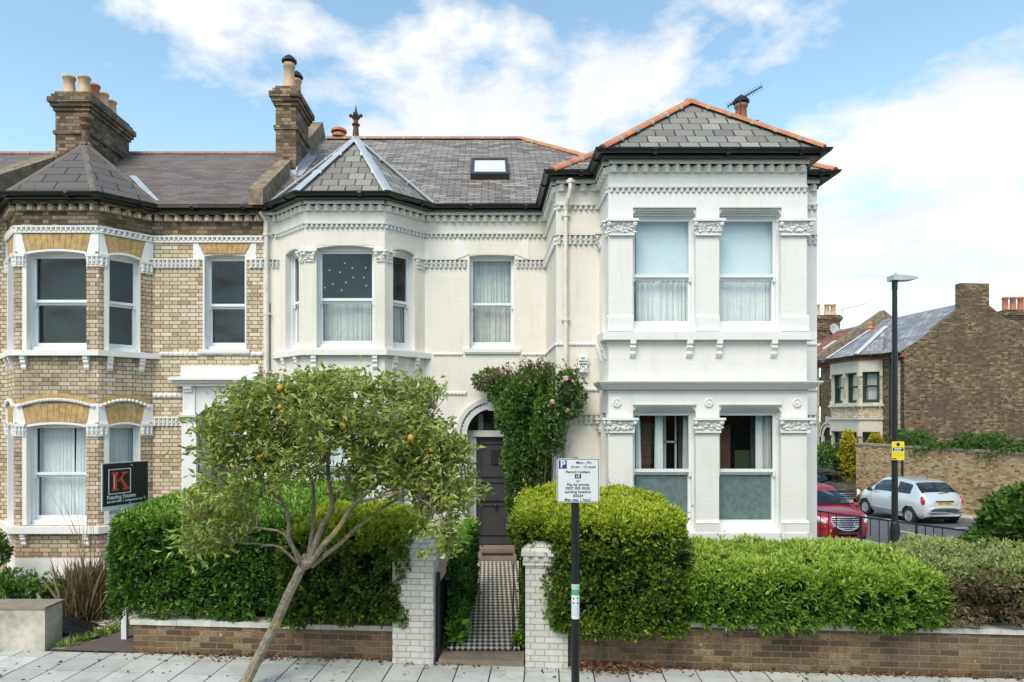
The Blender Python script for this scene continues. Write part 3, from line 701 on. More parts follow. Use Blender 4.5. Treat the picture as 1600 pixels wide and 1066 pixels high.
wall(WH, 'bay_wall', (4.85, 10.4), (4.85, 11.26), 0, HZ, [], WHITEB)
wall(WH, 'wall', W1c, W1d, 0, HZ, [], WHITEB)
wall(WH, 'side_wall', (5.42, 11.26), (5.42, 20), 0, HZ, [], CREAM)
wall(WH, 'back_wall', (5.42, 20), (-4.28, 20), 0, HZ, [], CREAM)
# smooth white painted zones, a few millimetres proud of the brickwork
for z0, z1, z2 in ((3.01, 3.22, 3.46), (6.02, 6.22, 6.46)):
    z = MB(TB); z.box((-.004, 0, z1), (LB + .004, .014, z2), skip='fb'); us = [-.004, *H1, *H2, LB + .004]
    for a, b in zip(us[::2], us[1::2]): z.box((a, 0, z0), (b, .014, z1), skip='ft')
    for a, b in (H1, H2): z.face([(a, 0, z1), (b, 0, z1), (b, .014, z1), (a, .014, z1)])
    z.build('white_frieze', WHITE, WH)
for c in (.12, 1.52, 2.86):
    r = MB(TB); zc = 3.24 if 0 else 3.25
    r.lathe([(.068, .0), (.068, .025), (.05, .03), (.046, .02), (.03, .02), (.026, .032), (.0, .036)], (0, 0, 0), 16)
    TT = TB @ Matrix.Translation((c, .012, zc)) @ Matrix.Rotation(-math.pi / 2, 4, 'X')
    r = MB(TT); r.lathe([(.068, .0), (.068, .025), (.05, .03), (.046, .015), (.03, .015), (.026, .03), (.001, .034)], (0, 0, 0), 16); r.build('roundel', WHITE, WH)
W2L = []
for (a, b, c, d), zm, up, lo, fl in ((holes[0], 5.19, [('blind', 0, 1)], [('net', 0, 1)], 0), (holes[1], 5.19, [('blind', 0, 1)], [('net', 0, 1, .03)], 0),
                            (holes[2], 2.18, [('net', 0, .20, .3), ('net', .42, .58, .15), ('grey', .90, 1, .3)], None, 1), (holes[3], 2.18, [('net', .72, .86, .1), ('grey', .86, 1, .1), ('grey', 0, .10, .2)], None, 1)):
    wl_ = window(WH, B2a, B2b, a, b, c, d - .09, zm, up=up, low=lo, setb=.12, film=bool(fl), room=.75)
    W2L.append(wl_); mm = MB(TB)                                         # stepped head moulding in the top of the opening
    for i, (o, dz) in enumerate(((-.01, .035), (-.04, .06), (-.075, .09), (-.115, .10))): mm.box((a + .002, o, d - dz), (b - .002, o - .04, d - .001))
    mm.prism([(a, d - .001), (a, d - .10), (a + .07, d - .001)], -.003, -.12, 'xz'); mm.prism([(b, d - .001), (b, d - .10), (b - .07, d - .001)], -.003, -.12, 'xz')
    mm.box((a + .001, .03, d + .0), (b - .001, .0, d + .022)) ; mm.build('lintel_moulding', GREYST, WH)
piers = [(-.02, .37), (1.33, 1.684), (2.63, 3.04)]
for a, b in piers:
    capital(WH, TB, a - .04 if a > 0 else a, b + .04, 5.79, 6.03, .075, WHITE); capital(WH, TB, a - .04 if a > 0 else a, b + .04, 2.79, 3.02, .075, WHITE)
    q = MB(TB); q.box((a, 0, 4.34), (b, .035, 4.55)); q.prism([(0, 4.55), (.035, 4.55), (.0, 4.585)], a, b, 'yz'); q.build('pier_base', WHITE, WH)
    q = MB(TB); q.box((a, 0, 1.0), (b, .035, 1.42)); q.prism([(0, 1.42), (.045, 1.42), (.0, 1.46)], a, b, 'yz'); q.build('pier_base', WHITE, WH)
TS, LS = frame((1.83, 11.26), (1.83, 10.4))
for a, b in ((-.0, .2), (.66, .86)): capital(WH, TS, a, b, 5.79, 6.03, .06, WHITE); capital(WH, TS, a, b, 2.79, 3.02, .06, WHITE)
def sillband(z0, z1, pr, steps, name, mat=WHITE):
    m = MB(TB)
    for i in range(steps):
        a = z0 + (z1 - z0) * i / steps; b = z0 + (z1 - z0) * (i + 1) / steps; p = pr * (.45 + .55 * (i + 1) / steps)
        m.box((-p, -.45, a), (LB + p, p, b))
    m.build(name, mat, WH)
for (u0_, u1_, zz0, zz1, mt_) in ((.62, .78, 2.1, 3.1, 'red_brown_panel'), (.98, 1.02, 2.1, 3.1, 'white_timber_paint'), (1.16, 1.19, 2.1, 3.1, 'white_timber_paint'), (.98, 1.19, 2.62, 2.65, 'white_timber_paint'), (1.85, 2.05, 2.1, 2.9, 'red_brown_panel'), (2.12, 2.36, 2.1, 2.5, 'green_tree_reflection'), (.42, .60, 2.1, 3.1, 'dusky_wall'), (2.38, 2.6, 2.1, 3.1, 'dusky_wall'), (1.22, 1.33, 2.1, 3.1, 'dusky_wall')):
    if mt_ not in MATS: simple(mt_, (.16, .07, .04) if 'red' in mt_ else (.10, .11, .12) if 'dusky' in mt_ else (.05, .07, .025), .8)  # the olive green panel imitates a tree reflected in the glass
    wpar = W2L[2 if u0_ < 1.5 else 3]
    q = MB(TB); q.box((u0_, -.55, zz0), (u1_, -.57, zz1)); q.build('room_and_reflection_panel', MATS[mt_], wpar)
sillband(4.20, 4.32, .10, 1, 'sill_ledge'); sillband(3.455, 3.575, .17, 5, 'string_cornice', GREYST); sillband(1.13, 1.27, .05, 1, 'sill_ledge')
for u in (.36, 1.22, 1.67, 2.5): bracket(WH, TB, u, 4.2, .27, .085, .10, WHITE)
for u in (.2, .62): bracket(WH, TS, u, 4.2, .27, .085, .10, WHITE)
# left canted bay
BP = list(zip(BL, BL[1:])); fl = .948
bh = [[(.24, .74)], [(.21, 1.25)], [(.19, .70)]]
for i, (p0, p1) in enumerate(BP):
    (a, b), = bh[i]
    wall(WH, 'bay_wall', p0, p1, 0, HZ, [(a, b, 4.29, 6.135), (a, b, 1.25, 3.1)], CREAM, revmat=WHITE)
    window(WH, p0, p1, a, b, 4.29, 6.135, 5.16, arch=.05, up=[] if i == 1 else None, low=[('grey', 0, 1)], room=.25 if i != 1 else .4)
    window(WH, p0, p1, a, b, 1.25, 3.1, 2.15, arch=.05, up=[('net', 0, 1)], low=[('net', 0, 1)], room=.25)
wn = [o for o in WH.children if o.name.startswith('window')]
T1, L1 = frame(*BP[1])
STARS = []                                             # paper stars stuck inside the upper sash
ss = [(482, 387), (399, 425), (456, 436), (523, 412), (595, 412), (528, 464), (585, 464), (488, 491), (417, 501), (465, 534), (599, 509), (373, 520)]
for x, y in ss:
    X = U(400 + x / 3.478, 12.5) + 3.31; zz = V(300 + y / 3.478, 12.5); w = MB(T1); pts = []
    for k in range(10): rr = (.017 if k % 2 == 0 else .008); an = k * math.pi / 5 + math.pi / 2; pts.append((X + rr * math.cos(an), zz + rr * math.sin(an)))
    w.prism(pts, -.186, -.19, 'xz'); STARS.append(w)
tgt = [o for o in wn if abs(o.data.vertices[0].co.y + 13 - 12.45) < .25 and max(v.co.z for v in o.data.vertices) > 5]
for w in STARS: w.build('paper_star', WHITE, tgt[0] if tgt else WH)
TL = [frame(*q)[0] for q in BP]
for k, (a, b) in ((0, (.78, .948)), (1, (-.02, .19)), (1, (1.27, 1.46)), (2, (0, .17)), (2, (.72, .948))):
    capital(WH, TL[k], a, b, 5.84, 6.04, .05, WHITE)
bayp = [(-4.13, 13.02), (-3.36, 12.22), (-1.82, 12.22), (-1.06, 13.02)]
def polyledge(parent, path, z0, z1, inner, mat, name='sill_ledge'):
    m = MB(); m.prism(path + inner[::-1], z0, z1, 'xy'); m.build(name, mat, parent)
polyledge(WH, bayp, 4.15, 4.25, BL, WHITE); polyledge(WH, bayp, 1.12, 1.22, BL, WHITE)
for k, u in ((0, .25), (0, .72), (1, .17), (1, 1.27), (2, .2), (2, .72)): bracket(WH, TL[k], u, 4.15, .26, .085, .085, WHITE)
# dogtooth courses and bands
allseg = [(A0, A1, 0, None)] + [(p0, p1, 0, None) for p0, p1 in BP] + [(M0, M1, 0, None), ((1.10, 13), (1.12, 11.26), 0, None), (W1a, W1b, 0, None), ((1.83, 11.26), (1.83, 10.4), 0, None), (B2a, B2b, 0, None), (W1c, W1d, 0, None)]
dogtooth(WH, allseg, 6.80, .105, .158, .075, CREAM, 'dentil_course', lip=.0)
for q in allseg: ledge(WH, [q], 6.858, 6.99, .085, CREAM, 'eaves_band', 1, 0)
dogtooth(WH, allseg, 6.48, .062, .088, .045, GREYST, 'small_dentil_course', lip=.022)
seg3 = [(A0, A1, 0, None), (BP[2][0], BP[2][1], .93, None), (M0, M1, 0, .80), (M0, M1, 1.73, None), (W1a, W1b, 0, None), (W1c, W1d, 0, None), ((1.10, 13), (1.12, 11.26), 0, None)]
dogtooth(WH, seg3, 5.945, .15, .085, .045, GREYST, 'capital_band', lip=.0, rows=2)
dogtooth(WH, [(A0, A1, 0, None), (W1a, W1b, 0, None), (W1c, W1d, 0, None)], 2.99, .15, .085, .045, GREYST, 'capital_band', lip=.0, rows=2)
rope(WH, [(M0, M1, .16, .72), (M0, M1, 1.85, None), (W1a, W1b, 0, None), (W1c, W1d, 0, None), ((1.10, 13), (1.12, 11.26), 0, None)], 4.235, .028, WHITE)
rope(WH, [(M0, M1, 0, .80), (W1c, W1d, 0, None), (W1a, W1b, 0, None)], 3.49, .035, WHITE)
window(WH, M0, M1, .85, 1.71, 4.34, 6.13, 5.19, arch=.02, up=[('grey', 0, 1)], low=[('grey', 0, 1)], sill=.1)
TM, LM = frame(M0, M1)
for s_ in (-1, 1):
    q = MB(TM); c = 1.28; q.prism([(c + s_ * .43, 6.14), (c + s_ * .70, 6.03), (c + s_ * .70, 6.43), (c + s_ * .60, 6.43)], 0, .012, 'xz')
    q.build('keystone_block', WHITE, WH)
# doorway: arch surround, fanlight, recessed door
cx, zs, ri = .065, 2.72, .47
arch = MB()
N = 20
def ring(r0, r1, y0, y1, mb, a0=0, a1=math.pi, zc=zs):
    for i in range(N):
        t0 = a0 + (a1 - a0) * i / N; t1 = a0 + (a1 - a0) * (i + 1) / N
        c = lambda r, t, y: (cx - r * math.cos(t), y, zc + r * math.sin(t))
        mb.face([c(r0, t0, y0), c(r0, t1, y0), c(r1, t1, y0), c(r1, t0, y0)]); mb.face([c(r1, t0, y0), c(r1, t1, y0), c(r1, t1, y1), c(r1, t0, y1)]); mb.face([c(r0, t0, y0), c(r0, t0, y1), c(r0, t1, y1), c(r0, t1, y0)])
ring(.47, .56, 12.93, 13.2, arch); ring(.56, .60, 12.96, 13.02, arch); ring(.60, .68, 12.90, 13.02, arch)
for i in range(26):
    t = math.pi * (i + .5) / 26; arch.blob((cx - .58 * math.cos(t), 12.945, zs + .58 * math.sin(t)), (.03, .02, .03), 6, 4, jit=.3)
arch.box((cx - .07, 12.86, zs + .44), (cx + .07, 13.0, zs + .70)); arch.build('door_arch', GREYST, WH)
sp = MB()                                               # brick spandrels round the arch
def spand(sg):
    pts = [(cx + sg * .53 * 1.0, 3.30), (cx + sg * .53, zs)]
    for i in range(11): t = math.pi / 2 * i / 10; pts.append((cx + sg * .50 * math.cos(t), zs + .50 * math.sin(t)))
    pts.append((cx, 3.30)); return pts
for sg in (-1, 1): sp.prism(spand(sg), 12.995, 13.15, 'xz')
sp.build('spandrel', CREAM, WH)
pil = MB()
for sg in (-1, 1):
    pil.box((cx + sg * .47, 12.93, .56), (cx + sg * .60, 13.2, zs)); pil.box((cx + sg * .455, 12.91, zs - .12), (cx + sg * .62, 13.1, zs)); 
pil.build('door_pilaster', GREYST, WH)
dr = MB(); dr.box((-.30, 13.2, .56), (-.235, 13.32, 2.66)); dr.box((.50, 13.2, .56), (.535, 13.32, 2.66)); dr.box((-.40, 13.16, 2.66), (.535, 13.32, 2.78)); dr.box((-.405, 13.16, .56), (-.30, 13.3, 2.66)); dr.build('door_frame', GREYST, WH)
door = MB(); door.box((-.235, 13.26, .58), (.50, 13.31, 2.655))
for (a, b, c, d) in ((-.17, .44, 1.88, 2.55), (-.17, .44, 1.45, 1.80), (-.17, .44, .75, 1.35)):
    door.box((a, 13.235, c), (a + .03, 13.26, d)); door.box((b - .03, 13.235, c), (b, 13.26, d)); door.box((a + .03, 13.235, c), (b - .03, 13.26, c + .03)); door.box((a + .03, 13.235, d - .03), (b - .03, 13.26, d))
door.box((-.22, 13.22, 1.42), (.49, 13.26, 1.46)); door.box((-.235, 13.22, .58), (.50, 13.26, .70))
do = door.build('door', DOORM, WH)
k = MB(); k.box((.05, 13.225, 2.13), (.24, 13.245, 2.40)); k.build('door_window', DARKIN, do)
k = MB(); k.lathe([(.012, 0), (.012, -.03), (.035, -.045), (.035, -.065), (.01, -.075)], (.14, 13.25, 1.32), 12, axis='y'); k.build('handle', BLACKM, do)
fan = MB(); pts = [(cx - .47 * math.cos(math.pi * i / 20), 2.775 + .43 * math.sin(math.pi * i / 20)) for i in range(21)]
fan.prism(pts, 13.20, 13.206, 'xz'); fn = fan.build('fanlight', GLASS, WH)
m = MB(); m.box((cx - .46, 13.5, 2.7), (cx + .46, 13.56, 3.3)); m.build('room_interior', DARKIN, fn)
m = MB(); m.box((-.2, 13.4, 2.78), (-.1, 13.42, 3.1)); m.box((.12, 13.4, 2.82), (.19, 13.42, 3.2)); m.build('hall_reflection_panel', GREYST, fn)
# steps and path
m = MB(); m.box((-.36, 12.62, .2), (.52, 13.22, .47)); m.box((-.34, 12.86, .47), (.50, 13.24, .56)); prop(m.build('doorstep', STEP, WH))
m = MB(); m.box((-.12, 12.64, .472), (.46, 12.85, .485)); prop(m.build('doormat', simple('black_rubber_mat', (.015, .015, .015), .9)), 'black rubber doormat on the stone step below the front door', 'doormat')
def pathmat():
    m, t, b = newmat('black_and_cream_path_tiles'); u, v, _ = t.sep(coords(t, 'UV')); k = .072
    a = t.m('FLOOR', t.m('DIVIDE', t.m('ADD', u, t.m('MULTIPLY', v, .58)), k * 1.0)); c = t.m('FLOOR', t.m('DIVIDE', t.m('SUBTRACT', u, t.m('MULTIPLY', v, .58)), k * 1.0))
    f = t.m('MULTIPLY', t.m('FRACT', t.m('MULTIPLY', t.m('ADD', a, c), .5)), 2.)
    wn = t.new('ShaderNodeTexWhiteNoise', noise_dimensions='2D'); t.put(wn.inputs['Vector'], t.vec(a, c)); co = coords(t)
    c1 = t.mix(wn.outputs[0], (.52, .49, .42), (.64, .61, .54)); c0 = t.mix(wn.outputs[0], (.02, .018, .02), (.06, .05, .05))
    cc = t.mix(f, c1, c0); cc = t.mix(t.rng(t.noise(co, 2.5, 5), .5, .75, 0, .35), cc, (.25, .22, .17))
    t.put(b.inputs['Base Color'], cc); b.inputs['Roughness'].default_value = .5; return m
PATHM = pathmat()
def pc(Y, off, dz=0.): return (.006 + .041 * (Y - 10.33) + off, Y, .08 + .075 * (Y - 8.6) + dz)
m = MB(); m.face([pc(8.62, -.46), pc(8.62, .46), pc(12.63, .46), pc(12.63, -.46)]); prop(m.build('tiled_path', PATHM), kind='structure')
m = MB()
for o in (-.372, .372):
    m.face([pc(8.66, o - .012, .004), pc(8.66, o + .012, .004), pc(12.6, o + .012, .004), pc(12.6, o - .012, .004)])
prop(m.build('path_border_line', BLACKM), kind='structure')
m = MB(SM); m.box((-.60, -.12, -.02), (.44, .26, .065)); prop(m.build('gate_threshold', STEP), kind='structure')
# roofs
GZ = 7.0
rp = lambda X, Y: (X, Y, 7.0 + .70 * (Y - 12.75))
mainroof = roofpoly(WH, 'roof', [[rp(-4.2, 12.75), rp(1.6, 12.75), rp(3.0, 14.83), rp(.85, 17), rp(-4.2, 17)], [(-4.2, 17, 9.975), (.85, 17, 9.975), (3.2, 20.4, 7.2), (-4.2, 20.4, 7.2)]], SLATE)
ridge(WH, [(-4.0, 17, 10.03), (.85, 17, 10.03)], TERRAP, .13, .5, joint=MORT); ridge(WH, [(.85, 17, 10.03), (2.9, 14.97, 8.62)], TERRA, .11, .5, 'hip_tiles', joint=MORT)
def hiproof(parent, eaves, apex, mat, hipmat, hr, seg, joint=None, name='bay_roof', hips=None, flat=False):
    roofpoly(parent, name, [[a, b, apex] for a, b in zip(eaves, eaves[1:])], mat)
    for e in (hips if hips is not None else eaves):
        a, b = Vector(e), Vector(apex)
        if not flat: ridge(parent, [a, b], hipmat, hr, seg, 'hip_tiles', joint=joint)
        else:
            mb = MB(); mb.tube([a + Vector((0, 0, .02)), b + Vector((0, 0, .03))], [hr, hr * .8], 8, sz=.35); n = 2
            for j in range(1, n + 1):
                c = a.lerp(b, j / (n + 1)); t = (b - a).normalized(); mb.tube([c - t * .02, c + t * .02 + Vector((0, 0, .03))], hr * 1.08, 8, sz=.42)
            mb.build('lead_hip', hipmat, parent)
ea = [(-4.22, 12.95, GZ), (-3.42, 12.08, GZ), (-1.76, 12.08, GZ), (-.96, 12.95, GZ)]
hiproof(WH, ea, (-2.59, 13.35, 8.47), SLATEB, LEAD, .11, .6, flat=True)
m = MB(); m.tube([(-2.59, 13.35, 8.42), (-2.59, 13.35, 8.75)], [.07, .05], 10); m.lathe([(.05, 0), (.085, .03), (.05, .07), (.045, .12), (.09, .18), (.06, .23), (.03, .28), (.015, .36), (.001, .42)], (-2.59, 13.35, 8.72), 10)
for a in range(4): m.blob((-2.59 + .1 * math.cos(a * 1.571), 13.35 + .1 * math.sin(a * 1.571), 8.93), (.04, .04, .035), 6, 4)
m.build('finial', simple('dark_red_finial', (.10, .045, .035), .7, .3, 12, .3), WH)
# wing and front bay roofs
apx = (3.30, 11.2, 8.2); be = [(1.66, 10.1, GZ), (5.0, 10.1, GZ)]
wp = lambda X, Y: (X, Y, 7.0 + .675 * (Y - 11.0))
roofpoly(WH, 'wing_roof', [[(1.0, 11.0, GZ), (5.62, 11.0, GZ), (3.31, 13.6, 8.755)], [(1.0, 11.0, GZ), (3.31, 13.6, 8.755), (3.31, 18, 8.755), (1.0, 18, GZ)], [(5.62, 11.0, GZ), (5.62, 20.3, GZ), (3.31, 18, 8.755), (3.31, 13.6, 8.755)]], SLATE)
ridge(WH, [(1.0, 11.0, 7.06), (3.31, 13.6, 8.81)], TERRA, .10, .42, 'hip_tiles', joint=MORT); ridge(WH, [(5.62, 11.0, 7.06), (3.31, 13.6, 8.81)], TERRA, .10, .42, 'hip_tiles', joint=MORT)
roofpoly(WH, 'bay_roof', [[be[0], be[1], apx], [be[0], apx, (3.3, 12.78, 8.2), (1.66, 11.0, GZ)], [be[1], (5.0, 11.0, GZ), (3.3, 12.78, 8.2), apx]], SLATEB)
ridge(WH, [be[0][:2] + (7.06,), (3.3, 11.2, 8.26)], TERRA, .10, .40, 'hip_tiles', joint=MORT); ridge(WH, [be[1][:2] + (7.06,), (3.3, 11.2, 8.26)], TERRA, .10, .40, 'hip_tiles', joint=MORT); ridge(WH, [(3.3, 11.2, 8.25), (3.3, 12.78, 8.25)], TERRA, .10, .40, joint=MORT)
gutter(WH, [(-4.3, 13.0 - .12, GZ + .02)] + [(a, b, GZ + .02) for a, b in [(-4.14, 12.86), (-3.39, 12.13), (-1.79, 12.13), (-1.04, 12.84)]] + [(1.0, 12.84, GZ + .02), (1.02, 11.10, GZ + .02), (1.71, 11.10, GZ + .02), (1.71, 10.20, GZ + .02), (4.97, 10.20, GZ + .02), (4.97, 11.1, GZ + .02), (5.56, 11.1, GZ + .02), (5.56, 14, GZ + .02)])
# skylight
sk = MB(); pt = lambda X, Y, h=0.: Vector(rp(X, Y)) + Vector((0, -.57, .82)) * h
def skbox(mb, x0, x1, y0, y1, h0, h1):
    P = [pt(x, y, h) for h in (h0, h1) for y in (y0, y1) for x in (x0, x1)]
    for f in ((4, 5, 7, 6), (0, 1, 5, 4), (1, 3, 7, 5), (3, 2, 6, 7), (2, 0, 4, 6)): mb.face([P[i] for i in f])
for a in ((-.37, -.30, 14.08, 15.12), (.36, .43, 14.08, 15.12), (-.30, .36, 14.08, 14.2), (-.30, .36, 15.02, 15.12)): skbox(sk, *a, 0, .13)
so = sk.build('skylight', simple('dark_bronze_frame', (.035, .035, .035), .4), WH)
g_ = MB(); skbox(g_, -.30, .36, 14.2, 15.02, .0, .10); g_.build('pane', simple('painted_sky_reflection_glass', (.74, .80, .80), .06, .05, 3, 0, spec=1.), so)  # near-white base colour stands in for the sky reflected in the pane
# party chimney, parapet
chimney(WH, -4.50, -4.07, 14.45, 15.45, 7.6, 10.05, BRICKD, [(-4.29, 14.72, .62, .12, POT, True), (-4.27, 15.2, .52, .11, POT, True)])
m = MB(); yy = lambda Y: 7.0 + .70 * (Y - 12.75)
m.prism([(12.64, 6.97), (12.64, 7.27), (14.45, yy(14.45) + .30), (14.45, 7.6)], -4.44, -4.17, 'yz'); m.prism([(15.45, 7.9), (15.45, yy(15.45) + .38), (17.0, yy(17) + .42), (17.5, yy(16.6) + .3), (17.5, 8.5)], -4.50, -4.12, 'yz')
m.build('parapet', simple('lichened_parapet_render', (.13, .10, .07), .95, .35, 6, .9, col2=(.34, .27, .18)), WH)
m = MB()
for i in range(8):
    Y = 14.35 + i * .14; m.prism([(Y, yy(Y) + .02), (Y + .14, yy(Y + .14) + .02), (Y + .14, yy(Y + .14) + .16)], -4.07, -4.045, 'yz')
m.box((-4.5, 14.30, yy(14.3)), (-4.02, 14.45, yy(14.45) + .03)); m.prism([(14.3, yy(14.3) + .015), (15.6, yy(15.6) + .015), (15.6, yy(15.6) + .03), (14.3, yy(14.3) + .03)], -4.1, -3.9, 'yz')
m.build('flashing', LEAD, WH)
m = MB(); m.lathe([(.17, 0), (.17, .06), (.13, .1)], (-3.72, 17, 10.02), 12); m.lathe([(.2, .12), (.19, .17), (.12, .22), (.01, .25)], (-3.72, 17, 10.02), 12); m.build('roof_vent', TERRA, WH)
# rear chimney pot and aerial
ch = chimney(WH, 4.85, 5.42, 13.7, 14.35, 7.2, 9.0, BRICKD, [(5.18, 14.0, .46, .125, POTR, True)])
ae = MB(); ae.tube([(5.05, 13.68, 8.9), (5.05, 13.68, 9.45)], .014, 6); a0, a1 = Vector((4.80, 13.68, 9.27)), Vector((5.48, 13.68, 9.66)); ae.tube([a0, a1], .012, 6)
for i in range(14):
    c = a0.lerp(a1, i / 13); ae.tube([c + Vector((0, -.13, 0)) * (1.2 - i / 16), c + Vector((0, .13, 0)) * (1.2 - i / 16)], .005, 4)
    ae.tube([c + Vector((-.03, 0, .06)), c + Vector((.03, 0, -.06))], .005, 4)
ae.build('tv_aerial', BLACKM, WH)
# drainpipes
def pipe(parent, path, r=.034, mat=None, collars=()):
    m = MB(); m.tube(path, r, 12)
    for c in collars: m.tube([(c[0], c[1], c[2] - .03), (c[0], c[1], c[2] + .03)], r * 1.35, 12); m.box((c[0] - .07, c[1], c[2] - .015), (c[0] + .07, c[1] + .04, c[2] + .015))
    m.build('drainpipe', mat or WHITEO, parent, smooth=False)
pipe(WH, [(-4.30, 12.84, 6.90), (-4.26, 12.88, 6.84), (-4.20, 12.93, 6.74), (-4.20, 12.93, 0)], collars=[(-4.20, 12.93, 6.5), (-4.20, 12.93, 5.0), (-4.20, 12.93, 3.9), (-4.20, 12.93, 2.3)], mat=simple('cream_pipe', (.72, .68, .59), .5))
pipe(WH, [(1.33, 11.06, 6.88), (1.33, 11.06, 6.72), (1.31, 11.1, 6.6), (1.28, 11.18, 6.48), (1.27, 11.2, 6.4), (1.27, 11.2, 0)], collars=[(1.33, 11.06, 6.86), (1.27, 11.2, 6.35), (1.27, 11.2, 4.64), (1.27, 11.2, 2.6)], mat=MATS['cream_pipe'])
m = MB(); m.tube([(-4.15, 12.985, .4), (-4.15, 12.985, 5.2)], .008, 6); m.build('cable', BLACKM, WH)
# burglar alarm box
ab = thing('alarm_box', 'small white alarm box with dark lettering on the cream wall above the rose', 'alarm box', (1.55, 11.26, 3.77))
T_, _l = frame((1.48, 11.26), (1.62, 11.26)); m = MB(T_); m.box((0, 0, 3.77), (.145, .075, 4.03)); m.box((-.006, 0, 3.765), (.151, .05, 4.035)); m.build('casing', WHITEO, ab)
for s_, zz_, sz in (('SVB', 3.995, .034), ('BURGLAR', 3.945, .031), ('ALARMS', 3.90, .034), ('622', 3.86, .028)): text(ab, s_, T_, .0725, zz_, sz, BLACKM, o=.0765, bold=.0012)
# ------------------------------------------------------------------ the brick house next door
BH = thing('brick_house', 'yellow brick terrace house with white trim and a canted bay beside the cream house', 'house', (-7, 13, 0))
BH['arch_mat'] = 'white_paint'
BB = [(-9.17, 13), (-8.53, 12.32), (-7.02, 12.32), (-6.38, 13)]; BBs = list(zip(BB, BB[1:])); N0, N1 = (-6.38, 13), (-4.28, 13)
LW = (-9.6, 13)
wall(BH, 'wall', LW, BB[0], 0, HZ, [], BRICK)
wall(BH, 'wall', N0, N1, 3.7, 6.42, [(.98, 1.75, 4.33, 6.13)], BRICK, revmat=WHITE)
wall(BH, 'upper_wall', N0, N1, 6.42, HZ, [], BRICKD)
wall(BH, 'wall', N0, (-5.80, 13), 0, 3.7, [], BRICK); wall(BH, 'wall', (-5.5, 13), (-4.65, 13), 3.3, 3.7, [], BRICK)
wall(BH, 'wall', (-5.80, 13), (-5.5, 13), 0, 3.7, [], BRICK); wall(BH, 'wall', (-4.65, 13), (-4.28, 13), 0, 3.7, [], BRICK)
bh2 = [(.22, .75), (.205, 1.28), (.16, .70)]
